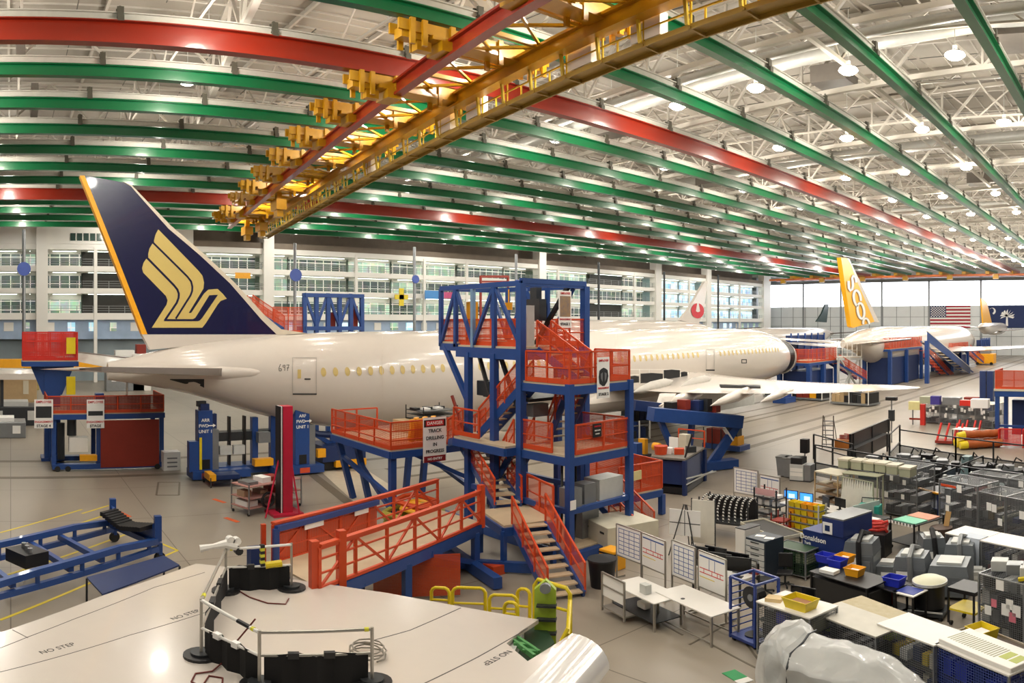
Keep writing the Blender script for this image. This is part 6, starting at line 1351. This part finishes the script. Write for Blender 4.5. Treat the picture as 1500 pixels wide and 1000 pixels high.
dr = T('drum_barrel', 'black drum with a pale domed lid on a low dolly', 'drum', G(1362, 900)); MB().cyl((0, 0, .3), .42, .75, 22).build('drum', BLK, dr, smooth=True); MB().cyl((0, 0, 1.05), .5, .08, 22).build('rim', LGR, dr); MB().cyl((0, 0, 1.13), .47, .1, 22, r2=.3).build('lid', mat('pale lid', '#d9d8bc', .45), dr, smooth=True); MB().bx(-.5, .5, -.45, .45, .12, .2).build('dolly', DGR, dr); MB().bx(-.5, .5, -.47, -.45, .25, .3).build('dolly_rail', LGR, dr)
for x in (-.42, .42):
    for y in (-.38, .38): MB().cyl((x, y, 0), .06, .12, 8).build('caster', TYR, dr)
t, w = rack('black cart with a bright yellow lower shelf beside the mesh lockers', G(1388, 915), G(1428, 925), .8, 1.15, (1.1,), BLK, BLK, nm='shelf_cart', cat='cart'); MB().bx(-w/2, w/2, 0, .8, .5, .56).build('yellow_shelf', YEL, t); MB().bx(-w/2, w/2, 0, .8, 1.1, 1.2).build('black_tray', BLK, t)
def extractor(label, q, rz, s, h, strap=True, hose_=True):
    t = T('fume_extractor', label, 'extractor', q, rz); a = s/2
    MB().bx(-a, a, -a, a, .12, h*.62).build('body', GREY2, t, bevel=.04); MB().loft([[(-a, -a, h*.62), (a, -a, h*.62), (a, a, h*.62), (-a, a, h*.62)], [(-a*.88, -a*.88, h*.85), (a*.88, -a*.88, h*.85), (a*.88, a*.88, h*.85), (-a*.88, a*.88, h*.85)]]).build('hood', GREY2, t)
    MB().bx(-a*.6, a*.6, -a*.6, a*.6, h*.85, h*.9).build('cap', LGR, t); MB().bx(-a*.8, -a*.1, -a-.01, -a, h*.4, h*.56).build('white_label', PAPER, t)
    MB().bx(a*.2, a*.8, -a-.02, -a, h*.2, h*.5).build('door', mat('extractor door', '#6f767c', .4), t)
    if hose_: MB().tube([(a*.2, -a*1.1, .3), (a*.1, -a*1.15, h*.5), (0, -a*.9, h*.85), (0, 0, h), (.1, a*.8, h*.9), (.2, a*1.3, h*.5)], .09, 8).build('hose', BLK if strap else GRY, t, smooth=True)
    for x in (-1, 1):
        for y in (-1, 1): MB().cyl((x*a*.8, y*a*.8, 0), .06, .12, 8).build('caster', TYR, t)
    return t
extractor('dark hosed grey fume extractor right of the navy dust collector', G(1263, 850), .1, 1.0, 1.75, True); extractor('grey fume extractor with a pale hose in the middle of the shop', G(1337, 868), .1, 1.0, 1.6, False); extractor('wide grey fume extractor with a white front band left of the mesh lockers', G(1393, 870), .1, 1.25, 1.35, False, False); extractor('pale grey fume extractor with a limp hose behind the wide one', G(1408, 840), .1, 1.0, 1.4, False)
extractor('black drum shaped extractor behind the pale hosed one', G(1365, 838), .5, .8, 1.6, True)
for px, py, s, c, lb in ((1300, 850, .7, GREY2, 'low grey box left of the pale hosed extractor'), (1352, 862, .6, OLV, 'low olive grey box between the two front extractors'), (1240, 832, .6, OLV, 'olive grey box beside the dark hosed extractor'), (1330, 835, .6, OLV, 'olive grey box behind the pale hosed extractor'), (1432, 852, .5, LGR, 'pale grey box beside the wide extractor')):
    t = T('equipment_box', lb, 'box', G(px, py), .15); MB().bx(-s/2, s/2, -s/2, s/2, 0, s*.9).build('body', c, t, bevel=.02); MB().bx(-s*.2, s*.2, -s/2-.01, -s/2, s*.35, s*.6).build('tag', PAPER, t); MB().bx(-s*.3, s*.3, -s*.3, s*.3, s*.9, s*1.05).build('lid', LGR, t)
def flatcart(label, a, b, dep, h, sheets, stripe=False):
    t, w = rack(label, G(*a), G(*b), dep, h, (.3, h-.1), BLK, BLK, nm='flat_cart', cat='cart')
    for k, c in enumerate(sheets): MB().bx(-w*.42+.0, w*.42, dep*(.08+.46*k), dep*(.5+.44*k), h-.08, h-.04).build('sheet', c, t)
    if stripe:
        for k in range(8): MB().bx(-w/2+w*k/8, -w/2+w*(k+.5)/8, -.03, -.02, h-.16, h-.05).build('edge_stripe', PAPER, t)
    return t
flatcart('black cart with mint and salmon sheets and a striped edge', (1302, 802), (1340, 812), 1.7, 1.2, [MINT, SAL], True); flatcart('black printer like cart with a white sheet behind the dust collector', (1250, 798), (1280, 806), 1.0, 1.2, [PAPER])
t = T('teal_cart', 'small cart with a teal front bin behind the dust collector', 'cart', G(1272, 785), .1); MB().bx(-.45, .45, -.05, .5, .75, 1.3).build('bin', TEAL, t, bevel=.03); MB().tube([(-.42, .5, 1.2), (-.4, .5, 1.5), (.4, .5, 1.5), (.42, .5, 1.2)], .025).build('push_bar', BLK, t); MB().bx(-.45, .45, 0, .5, .2, .75).build('base', DGR, t); MB().bx(-.4, .4, .05, .45, 0, .2).build('caster_block', TYR, t)
rb_ = T('red_bundle', 'red hose bundle on a cart behind the dark hosed extractor', 'hose', G(1286, 812)); MB().bx(-.4, .4, -.4, .4, 0, .9).build('stand', BLK, rb_); MB().tube([(.35*cos(k), .3*sin(k), .95+.02*k) for k in range(20)], .06, 6).build('coil', REDP, rb_, smooth=True)
# 4 lockers and shelves at the back
L1, w = cage('wide grey mesh locker stack below the row of olive cases', (1289, 752), (1343, 762), 1.4, 2.3, shelves=(.75, 1.5), fill=[DGR, GRY, GREY2, BLK], seed=31, n=4, tags=4)
for k, (px, py) in enumerate(((1240, 684), (1259, 686), (1277, 688), (1294, 690), (1311, 693), (1330, 697))):
    q = G(px, py, 2.34); t = T('olive_case', ORDN[k]+' olive grey case from the left in the row above the shop lockers', 'case', q, -.15, 'row of olive cases'); MB().bx(-.25, .25, -.3, .3, 0, .4).build('case', OLV, t, bevel=.02); MB().bx(-.27, .27, -.32, .32, .34, .42).build('lid', BEI, t)
t, w_ = table('long narrow shelf top under the left olive cases behind the white cloth strips', (1233, 692), (1286, 698), .6, 2.3, OLV, legm=OLV, nm='high_shelf', cat='shelf')
L2, w = cage('grey mesh locker with an orange strip right of the bench stacks', (1376, 776), (1432, 790), 1.3, 2.2, shelves=(.7, 1.4), fill=[DGR, GRY, BLK, GREY2], seed=32, n=4, tags=4); MB().bx(-w*.45, -.1, -.02, -.01, 1.95, 2.05).build('orange_strip', ORG, L2)
cage('grey mesh locker of olive castings right of the orange stripped one', (1434, 790), (1472, 800), 1.3, 2.0, shelves=(.9,), fill=[OLV, GRY, mat('brass casting', '#6a5c34', .5)], seed=33, n=4, tags=3)
cage('dark mesh locker at the right edge behind the white covered bench', (1474, 800), (1515, 810), 1.3, 2.0, shelves=(.9,), fill=[NAVY, DGR, GRY], seed=34, n=3, tags=3)
cage('pale mesh locker with a red band behind the orange stripped one', (1420, 752), (1476, 762), 1.2, 1.9, shelves=(.9,), fill=[GRY, LGR, REDM], seed=35, n=4, tags=2)
cage('pale mesh locker behind the dark one at the right edge', (1478, 762), (1520, 770), 1.2, 1.9, shelves=(.9,), fill=[GRY, LGR], seed=36, n=3, tags=2)
wb1, w = cage('mesh bench under a white board with a hanging white cloth', (1386, 830), (1436, 842), 1.1, 1.25, shelves=(.6,), top=WPAN, fill=[NAVY, DGR, COB], seed=41, n=4, nm='mesh_bench', cat='bench'); cb = T('hanging_cloth', 'pale blue white cloth hanging over the front of the white topped mesh bench', 'cloth', X(wb1, w*.22, -.03, 1.3), wb1.rotation_euler.z)
m = MB(); m.loft([[(x, -.02-.02*sin(x*14)-.03*(z < 0), z) for x in [-.4+.1*i for i in range(9)]] for z in (.0, -.3, -.7, -1.1)], cap=False, closed=False); m.build('cloth', mat('pale blue cloth', '#cfd8e4', .7), cb, smooth=True); MB().bx(-.4, .4, -.02, .5, 0, .012).build('top_fold', mat('pale blue cloth', '#cfd8e4', .7), cb)
tag(MB().bx(-.14, .14, -.01, 0, 0, .3).build('yellow_tag', YEL, loc=X(wb1, -.1, -.02, .85), rz=wb1.rotation_euler.z), 'yellow tag on the white topped mesh bench', 'tag')
cage('mesh bench of boxed goods right of the hanging white cloth', (1438, 845), (1512, 862), 1.1, 1.3, shelves=(.6,), top=WPAN, fill=[NAVY, REDM, PAPER, DGR, OLV], seed=42, n=6, nm='mesh_bench', cat='bench')
bb = T('waste_basket', 'brown slatted waste basket with a wood offcut by the white topped mesh bench', 'basket', G(1379, 806)); MB().cyl((0, 0, 0), .34, .95, 16, r2=.42).build('basket', mat('brown basket', '#4c3a30', .6), bb, smooth=True); MB().bar((.1, .1, .6), (.2, .3, 1.5), .2, .05).build('offcut', mat('cardboard', '#b8925c', .7), bb)
L5, w = cage('tall mesh locker with pink and white notices at the right edge', (1434, 938), (1500, 958), 1.2, 2.0, shelves=(.6, 1.1, 1.6), fill=[DGR, GRY, LGR, BLK], seed=51, n=5, tags=7, red=2)
cage('tall mesh locker cut by the right edge beside the notice covered one', (1503, 958), (1560, 975), 1.2, 2.0, shelves=(.7, 1.4), fill=[DGR, GRY], seed=52, n=3, tags=3)
for k, (x, c) in enumerate(((-.35, LGR), (0, GRY), (.3, LGR))): tag(MB().bx(-.22, .22, -.2, .2, 0, .3).build('case', c, loc=X(L5, x*w, .6, 2.0), rz=.1, bevel=.02), 'grey case on the notice covered locker, '+ORDN[k]+' from the left', 'case')
tag(MB().bar((-.3, 0, .04), (.3, .1, .12), .12, .08).build('yellow_tool', YEL, loc=X(L5, w*.48, .3, 2.0)), 'yellow tool on top of the notice covered mesh locker', 'tool')
t, w = rack('wooden shelf rack of flat boards left of the white cloth strips', G(1193, 757), G(1228, 766), 1.0, 2.1, (.15, .5, .85, 1.2, 1.55), WOOD, mat('board brown', '#7c6448', .6), nm='board_rack', wheels=False); MB().bx(-w/2, w/2, 0, 1.0, 2.08, 2.14).build('top', BEI, t)
contents(t, w, .9, (.15, .5, .85, 1.2, 1.55), [WOOD, BEI, mat('dark board', '#5c4a38', .6)], 61, 2, .12, 'boards on the wooden rack', 'flat board on the wooden rack left of the white cloth strips', 'board')
o_, rz_, w_ = fr((1234, 769), (1279, 780)); hc = T('cloth_strips', 'row of hanging white cloth strips on a rail between the shelf and the lockers', 'cloth', o_, rz_); MB().bar((-w_/2, 0, 2.15), (w_/2, 0, 2.15), .04).build('rail', OLV, hc)
for x in (-w_/2, w_/2): MB().bar((x, 0, 0), (x, 0, 2.15), .05).build('post', OLV, hc)
for k in range(13):
    x = -w_/2+w_*(k+.5)/13; ln = R.uniform(1.4, 1.95); MB().loft([[(x-.02, 0, 2.12), (x+.02, 0, 2.12), (x+.02, .03, 2.12), (x-.02, .03, 2.12)], [(x-.12, -.05, 2.12-ln*.5), (x+.11, -.04, 2.12-ln*.5), (x+.11, .06, 2.12-ln*.5), (x-.12, .06, 2.12-ln*.5)], [(x-.1, 0, 2.12-ln), (x+.06, 0, 2.12-ln), (x+.06, .05, 2.12-ln), (x-.1, .05, 2.12-ln)]]).build('strip', mat('white strip cloth', '#dad8cc', .8), hc, smooth=True)
pb_ = T('pale_panel', 'pale green glazed panel leaning below the white cloth strips', 'panel', *fr((1258, 792), (1281, 786))[:2]); MB().bx(-.7, .7, 0, .05, .05, 1.5).build('panel', mat('pale green panel', '#b9cfc8', .3), pb_); MB().bx(-.3, .2, -.01, 0, .7, 1.2).build('dark_pane', DGR, pb_); MB().bx(-.7, .7, -.1, .15, 0, .05).build('foot', DGR, pb_)
# grey bins, printer, speaker
for k, (px, py) in enumerate(((1148, 697), (1157, 699))): t = T('wheeled_bin', ('left' if k == 0 else 'right')+' one of two grey wheeled bins beside the office printer', 'bin', G(px, py), .1); MB().loft([[(-.24, -.3, .08), (.24, -.3, .08), (.24, .3, .08), (-.24, .3, .08)], [(-.32, -.38, 1.1), (.32, -.38, 1.1), (.32, .38, 1.1), (-.32, .38, 1.1)]]).build('body', GRY, t); MB().bx(-.34, .34, -.4, .42, 1.1, 1.18).build('lid', mat('dark bin lid', '#6e6f6c', .5), t); MB().tube([(-.25, .3, .1), (.25, .3, .1)], .1, 10).build('wheel', TYR, t)
pr = T('office_printer', 'office printer with a black top beside the grey wheeled bins', 'printer', G(1173, 703), .1); MB().bx(-.5, .3, -.4, .4, .06, .95).build('body', LGR, pr, bevel=.02); MB().bx(-.45, .2, -.35, .4, .95, 1.3).build('scanner', BLK, pr); MB().bx(.3, .7, -.35, .35, .06, .95).build('side_unit', GRY, pr, bevel=.02); MB().bx(-.5, .7, -.38, .38, 0, .06).build('base', DGR, pr)
for z in (.3, .55): MB().bx(-.46, .26, -.41, -.4, z, z+.2).build('drawer', WPAN, pr)
sp = T('speaker_post', 'black box speaker on a thin pole behind the office printer', 'speaker', G(1179, 697)); MB().tube([(0, 0, 0), (0, 0, 1.4)], .04).build('pole', GRY, sp); MB().bx(-.22, .22, -.2, .2, 1.35, 2.15).build('box', BLK, sp, bevel=.02); MB().cyl((0, 0, 0), .3, .03).build('foot', BLK, sp)
# step ladder and orange box
st_ = T('step_ladder', 'tall dark step ladder standing before the floor tracks', 'ladder', G(1214, 656), .2); m = MB()
for x in (-.4, .4): m.bar((x, -.3, 0), (x*.9, -.1, 2.3), .06); m.bar((x, 1.0, 0), (x*.8, 0, 2.2), .045)
m.build('frame', mat('ladder brown', '#4a3c30', .5), st_); m = MB()
for k in range(6): m.bx(-.4, .4, -.3+.04*k-.1, -.3+.04*k+.1, .3+.32*k, .34+.32*k)
m.build('step', DGR, st_)
t = T('orange_box', 'open orange box of coiled straps beside the step ladder', 'box', G(1237, 655), .1); MB().bx(-.6, .6, -.4, .4, 0, .55).build('box', mat('ochre crate', '#b8702c', .6), t); MB().tube([(.35*cos(k*.9), .25*sin(k*.9), .58+.015*k) for k in range(24)], .04, 6).build('straps', REDM, t, smooth=True)
# black panels and fenced cells
def bpanel(label, a, b, z0, z1, zr, dep=.15):
    p, q = G(*a, zr), G(*b, zr); o = (p+q)/2; t = T('black_panel', label, 'panel', (o.x, o.y, 0)); d = (q-p).normalized(); n = V(-d.y, d.x, 0)*dep; oo = V(o.x, o.y, 0)
    MB().prism([p-oo+V(0, 0, z0-zr), q-oo+V(0, 0, z0-zr), q-oo+V(0, 0, z1-zr), p-oo+V(0, 0, z1-zr)], n).build('panel', mat('black panel', '#16171a', .4), t)
    for f in (.05, .5, .95): c = p+(q-p)*f; MB().bar((c.x-oo.x, c.y-oo.y, 0), (c.x-oo.x, c.y-oo.y, z1), .1).build('post', DGR, t)
    return t
bpanel('upper long black panel of the equipment cell by the step ladder', (1247, 650), (1304, 625), 1.1, 2.0, 1.4); bpanel('lower long black panel of the equipment cell by the step ladder', (1250, 668), (1302, 643), .4, 1.2, .8, .4)
cp = T('camera_post', 'slim post with a small black head at the end of the black panels', 'post', G(1306, 648)); MB().tube([(0, 0, 0), (0, 0, 3.2)], .05).build('pole', GRY, cp); MB().bx(-.4, .4, -.2, .2, 3.1, 3.35).build('head', BLK, cp); MB().bx(-.2, .2, -.15, .15, 1.6, 2.4).build('control_box', DGR, cp)
GLS = mat('dark acrylic', '#39474d', .15, alpha=.45); FEN = mat('fence black', '#1e2124', .45)
def fence(label, pts, h=1.9, glass=True, step=3.0, zz=(.9, 1.9)):
    ps = [G(*p) for p in pts]; o = ps[0]; t = T('safety_fence', label, 'fence', o)
    for i in range(len(ps)-1):
        a, b = ps[i]-o, ps[i+1]-o; n = max(1, round((b-a).length/step)); m = MB()
        for z in zz: m.bar(a+V(0, 0, z), b+V(0, 0, z), .07)
        m.build('rail', FEN, t)
        for k in range(n+1): c = a+(b-a)*k/n; MB().bar(c, c+V(0, 0, h), .09).build('post', FEN, t)
        if glass: dn_ = (b-a).normalized(); MB().prism([a+V(0, 0, .15), b+V(0, 0, .15), b+V(0, 0, zz[0]), a+V(0, 0, zz[0])], V(-dn_.y, dn_.x, 0)*.015).build('acrylic_panel', GLS, t)
    return t
fence('black railed fence from the office printer to the right edge', [(1194, 700), (1300, 722), (1420, 742), (1515, 757)], step=3.4)
fence('black railed fence round the rear of the equipment cell', [(1318, 672), (1400, 686), (1515, 703)], step=3.4)
fence('low black fence from the red tipped post to the equipment cell', [(1192, 672), (1250, 690)], h=1.6, glass=False, zz=(.8, 1.6)); 
fence('slanting grey cell divider between the two black fences', [(1355, 732), (1440, 692)], h=1.0, glass=True, zz=(.5, 1.0))
fence('short black gate beside the camera post', [(1303, 690), (1318, 672)], h=2.2, zz=(1.1, 2.2))
pad = MB().prism([G(1310, 676, .004), G(1500, 708, .004), G(1500, 760, .004), G(1290, 716, .004)], (0, 0, .006)).build('floor_pad', mat('dark cell floor', '#3c4246', .35)); pad['kind'] = 'structure'
rr = random.Random(77)
cells = [(1330, 690), (1345, 694), (1362, 690), (1385, 700), (1403, 705), (1420, 698), (1440, 715), (1462, 720), (1480, 708), (1375, 720), (1400, 726), (1430, 732), (1468, 738), (1492, 730), (1310, 705), (1340, 715), (1285, 700), (1492, 745), (1455, 705), (1415, 716)]
for k, (px, py) in enumerate(cells):
    q = G(px, py); s = rr.uniform(.5, 1.1); t = T('cell_machine', 'dark bench machine with pale fittings inside the black fenced cell', 'machine', q, rr.uniform(-.3, .3), 'machines in the fenced cell'); MB().bx(-s, s, -.5, .5, 0, .8).build('bench', rr.choice([DGR, BLK, mat('slate bench', '#3b4650', .5)]), t); MB().bx(-s*.6, s*.2, -.3, .3, .8, .8+rr.uniform(.15, .5)).build('unit', rr.choice([GRY, BLK, DGR, mat('sea grey unit', '#6f8688', .5)]), t); MB().bx(s*.4, s*.6, -.3, 0, .8, .95).build('pale_part', LGR, t); MB().tube([(0, .2, .8), (s*.3, .2, 1.4), (s*.6, .2, 1.2)], .05).build('arm', BLK, t)
t, w = table('dark table with a yellow strip between the two mesh locker groups', (1344, 716), (1374, 724), 1.2, 1.0, BLK, legm=NAVY, nm='strip_table', shelf=NAVY); MB().bx(-w/2, w/2, -.03, .15, 1.0, 1.06).build('yellow_strip', AMB, t)
tag(MB().bx(-1, 1, -.6, .6, 0, .012).build('floor_mat', mat('brown floor mat', '#4d463e', .8), loc=G(1360, 756), rz=-.15), 'dark brown rectangular mat on the floor below the yellow strip table', 'mat')
# 5 bins beyond the fence, blue stand at the right edge
for k in range(4):
    a, b = (1351+k*26, 619+k*2.5), (1376+k*26, 621+k*2.5)
    cage(ORDN[k]+' wire bin from the left in the white topped row beyond the fenced cell', a, b, 2.0, 2.0, shelves=(1.0,), top=BEI, fill=[DGR, GRY, BLK], seed=70+k, n=3, tags=4, nm='wire_bin', cat='bin', group='white topped wire bins')
def onbin(nm, lb, px, py, s, c, cat): tag(MB().bx(-s[0]/2, s[0]/2, -s[1]/2, s[1]/2, 0, s[2]).build(nm, c, loc=G(px, py, 2.05), bevel=.02), lb, cat)
onbin('wire_box', 'olive wire box on the left wire bin', 1360, 590, (1.3, .8, .55), OLV, 'box'); onbin('purple_bag', 'purple wrapped bundle on the white topped wire bins', 1371, 592, (.8, .6, .7), PUR, 'bag'); onbin('grey_box', 'grey wire box on the second wire bin', 1395, 592, (1.5, .8, .6), GRY, 'box'); onbin('red_sign_box', 'red and white sign box on the third wire bin', 1418, 594, (1.3, .5, .45), REDP, 'box'); onbin('white_carton', 'white carton on the right end of the wire bin row', 1436, 597, (1.4, .8, .7), PAPER, 'box')
bs2 = T('platform_stand', 'blue legged platform stand with an orange railed top at the right edge', 'work stand', (0, 0, 0)); q0 = G(1461, 650); bs2.location = q0; zz = ZD(1461, 572, q0)
for x, y in ((0, 0), (2.3, -.2), (.2, 2.4), (2.5, 2.2)): MB().bar((x, y, 0), (x, y, zz), .3).build('leg', BLUE, bs2)
MB().bx(-.2, 2.7, -.3, 2.6, zz, zz+.15).build('deck', BEI, bs2); MB().bx(-.15, 2.65, -.25, 2.55, zz-.4, zz).build('deck_beam', BLUE, bs2)
o = Vector(bs2.location); handrail(bs2, [o+V(-.1, 2.5, zz+.15), o+V(-.1, -.2, zz+.15), o+V(2.6, -.3, zz+.15)], h=1.3, pm=meshmat('dense orange mesh', '#c84a22', .05, .55)); MB().bar((0, 0, zz*.35), (2.3, -.2, zz*.35), .15).build('tie', BLUE, bs2); MB().bar((2.3, -.2, zz), (2.5, 3.5, zz+.9), .25).build('upper_post', NAVY, bs2); MB().bx(.8, 2.2, 1.5, 2.4, .5, zz-.8).build('inner_panel', NAVY, bs2)
bq = G(1446, 606); t = T('blue_column', 'dark blue twin column behind the wire bins near the right edge', 'column stand', bq)
for x in (-.35, .35): MB().bx(x-.3, x+.3, -.4, .4, .1, ZD(1446, 543, bq)).build('column', NAVY, t)
MB().bx(-.8, .8, -.6, .6, 0, .25).build('base', BLUE, t); MB().bx(-2.2, -.7, -.4, .4, 0, 1.6).build('red_unit', REDM, t)
rbq = G(1490, 655); t = T('red_barrier', 'red mesh barrier panels below the blue legged stand', 'barrier', rbq); 
for x in (-1.3, .4, 2.1): MB().bx(x, x+1.6, -.03, .03, .1, 1.3).build('mesh_panel', meshmat('red mesh', '#d02c20', .06, .4), t); MB().bx(x, x+1.6, -.04, .04, 1.25, 1.33).build('rail', REDP, t); MB().bx(x, x+.08, -.3, .3, 0, 1.3).build('foot', REDP, t)
hq = G(1437, 655); t = T('duct_hose', 'thick yellow tipped orange ducts piled beside the blue legged stand', 'hose', hq, .6)
for k, (y, z) in enumerate(((-.5, .35), (.2, .35), (.6, .4), (0, .95))):
    m = MB(); m.tube([(-1.2+.12*i, y, z+.02*sin(i)) for i in range(22)], [.26+.03*(i % 2) for i in range(22)], 12); m.build('duct', mat('orange duct', '#a8541f', .5), t, smooth=True); MB().tube([(-1.75, y, z-.05), (-1.2, y, z)], [.24, .29], 12).build('yellow_end', YEL, t)
for px, py, lb in ((1390, 650, 'red steel frame cart left of the white slab table'), (1417, 645, 'red slanted guard right of the white slab table')):
    q = G(px, py); t = T('red_frame_cart', lb, 'cart', q); MB().bx(-.9, .9, -.5, .5, .1, .3).build('base', REDM, t)
    for x in (-.8, -.2, .4, .8): MB().bar((x, -.4, .2), (x+.2, .2, 1.5), .12).build('strut', REDP, t)
table('white slab table between the two red frames', (1394, 628), (1424, 630), 1.2, 1.2, PAPER, legm=DGR, nm='slab_table')
t = T('red_post', 'red and yellow post cluster at the left end of the wire bins', 'post', G(1347, 622)); MB().bx(.1, .5, -.2, .2, 0, 1.8).build('red_post', REDP, t); MB().bx(-.9, .1, -.3, .3, 1.3, 2.0).build('yellow_sign', mat('pale yellow card', '#d9cf94', .6), t); MB().bar((-.6, 0, 0), (-.6, 0, 1.3), .1).build('leg', GRY, t); MB().bar((-.9, 0, .5), (.1, 0, .5), .15).build('tie', REDM, t)
# carts under the near wing and along the line
def skid(label, a, b, dep, h, seed, cols):
    o, rz, w = fr(a, b); t = T('loaded_skid', label, 'skid', o, rz); rr = random.Random(seed); MB().bx(-w/2, w/2, 0, dep, .1, .3).build('skid_base', GRY, t); n = 9
    for k in range(n): x = -w/2+w*(k+.5)/n; MB().bx(x-w/n*.45, x+w/n*.45, dep*.1, dep*.9, .3, .3+h*rr.uniform(.4, 1)).build('load', rr.choice(cols), t)
    for x in (-w/2, 0, w/2): MB().bar((x, 0, .2), (x, 0, .3+h), .08).build('post', WPAN, t)
    MB().bx(-w/2, w/2, 0, .1, .3+h*.7, .38+h*.7).build('rail', GRY, t)
skid('grey skid loaded with black and white parts beyond the near wing tip', (1216, 592), (1272, 596), 2.5, 1.6, 3, [BLK, BLK, PAPER, DGR, WOOD]); skid('row of dark equipment below the near wing', (1118, 582), (1204, 588), 2.0, 1.4, 5, [NAVY, BLK, DGR, REDM, AMB])
skid('dark parts skid under the inner wing just right of the blue tower', (921, 650), (952, 646), 2.0, 1.3, 15, [BLK, DGR, NAVY, GRY])
skid('navy equipment row on the floor under the wing root', (925, 622), (985, 618), 2.5, 2.2, 17, [NAVY, BLK, DGR, BLUE, NAVY])
for k, (px, py, c, nm, lb, cat) in enumerate(((962, 660, AMB, 'cable_drum', 'amber cable drum on the grey topped work platform', 'drum'), (978, 664, PAPER, 'parts_box', 'white parts box at the front of the grey topped work platform', 'box'), (995, 665, ORG, 'tool_bag', 'orange tool bag at the front right corner of the work platform', 'bag'), (1012, 662, DGR, 'tool_chest', 'dark tool chest at the right end of the work platform', 'chest'))):
    q = G(px, py, 1.9); tag((MB().tube([(-.2, 0, .22), (.2, 0, .22)], .22, 12) if nm == 'cable_drum' else MB().bx(-.25, .25, -.18, .18, 0, .32)).build(nm, c, loc=q, rz=.3*k, bevel=.015), lb, cat)
# docks at the noses down the line
def dock(label, D, px0, px1, yd, st, seed, stairm=None):
    a, b = PD(px0, yd, D), PD(px1, yd, D); t = T('nose_dock', label, 'work stand', (-D, (a.y+b.y)/2, 0)); z = a.z
    deck(t, [V(-D, a.y, z), V(-D, b.y, z), V(-D-4, b.y, z), V(-D-4, a.y, z)], beam=BLUE); handrail(t, [V(-D-4, a.y, z), V(-D, a.y, z), V(-D, b.y, z)], h=1.5, step=1.2, mid=2, pm=ORGM)
    for y in (a.y+.2, (a.y+b.y)/2, b.y-.2): col(t, (-D, y, .02), z-.3, .5); col(t, (-D-3.8, y, .02), z-.3, .5)
    MB().bx(-D-3.5, -D-.3, a.y+.5, b.y-.5, .1, z*.75).wb('body', NAVY, t)
    for s0, s1, m_ in st: stair(t, PD(*s0, D), PD(*s1, D-1.5), 1.6, 10, stringer=m_, tread=ORG)
    return t
dock('orange railed nose dock with an orange stair at the open nose of the big airliner', 36, 1184, 1226, 531, (((1222, 531), (1262, 556), BLUE),), 1)
dock('orange railed dock before the yellow tailed airliner', 33.5, 1303, 1350, 511, (((1348, 511), (1391, 557), BLUE),), 2)
bsx = T('boarding_stair', 'long solid blue stair beside the yellow tailed airliner', 'stair', G(1400, 545)); stair(bsx, PD(1358, 499, 31), PD(1421, 548, 30), 2.0, 12, rails=(0, 0)); a, b = PD(1358, 499, 30), PD(1421, 548, 29); MB().prism([a, b, b+V(0, 0, 1.2), a+V(0, 0, 1.4)], (.05, 0, 0)).wb('side_panel', BLUE, bsx); col(bsx, (a.x, a.y, .02), a.z, .6); MB().bar(a+V(0, 0, 1.4), b+V(0, 0, 1.2), .15).wb('handrail', WPAN, bsx)
dock('small orange dock farther down the line past the yellow tailed airliner', 33, 1395, 1418, 515, (((1416, 512), (1436, 531), BLUE),), 3)
ws = T('white_rail_stand', 'white railed service stand under the yellow tail', 'work stand', G(1262, 558)); q = PD(1252, 522, 34); o = Vector(ws.location)
handrail(ws, [PD(1226, 523, 35), PD(1262, 523, 35)], m_=WPAN, panel=False, h=1.8); deck(ws, [PD(1226, 523, 35), PD(1262, 523, 35), PD(1262, 523, 37.5), PD(1226, 523, 37.5)], beam=LGR)
for px in (1228, 1244, 1260): p_ = PD(px, 523, 35); MB().bar(p_, V(p_.x, p_.y, 0), .25).wb('leg', LGR, ws)
m = MB(); m.bar(PD(1230, 525, 35), V(*PD(1258, 523, 35).xy, .2), .2); m.bar(PD(1258, 525, 35), V(*PD(1230, 523, 35).xy, .2), .2); m.wb('brace', LGR, ws)
nj = T('nose_jack', 'blue nose jack under the front of the big airliner', 'jack', (-37.2, 69.5, 0)); MB().bx(-.8, .8, -1.2, 1.2, 0, .6).build('base', BLUE, nj); MB().bx(-.5, .5, -.7, .7, .6, 2.0).build('column', BLUE, nj); MB().bx(-.3, .3, -.3, .3, 2.0, 2.4).build('jack_pad', DGR, nj)
for px, lb in ((1180, 'blue draped stand row behind the nose of the big airliner'), (1440, 'blue stair dock beside the farthest airliner')):
    q = PD(px, 500, 60 if px < 1300 else 34); t = T('blue_stand', lb, 'work stand', (q.x, q.y, 0)); L_2 = 14 if px < 1300 else 9; MB().bx(-.5, .5, -L_2/2, L_2/2, 0, 6.6 if px < 1300 else 5.2).build('panel', NAVY, t)
    for k in range(6): y = -L_2/2+L_2*k/5; MB().bx(.5, .7, y-.15, y+.15, 0, 7.0 if px < 1300 else 5.6).build('post', BLUE, t)
yc = T('yellow_cart', 'yellow service cart on the floor beyond the blue boarding stair', 'cart', G(1444, 534)); MB().bx(-2, 2, -1.5, 1.5, .3, 2.4).build('body', AMB, yc, bevel=.1); MB().bx(-1, 1, -1.2, 1.2, 2.4, 3.0).build('top_unit', GRY, yc)
for x in (-1.5, 1.5): MB().tube([(x, -1.5, .3), (x, -1.2, .3)], .35, 12).build('wheel', TYR, yc)
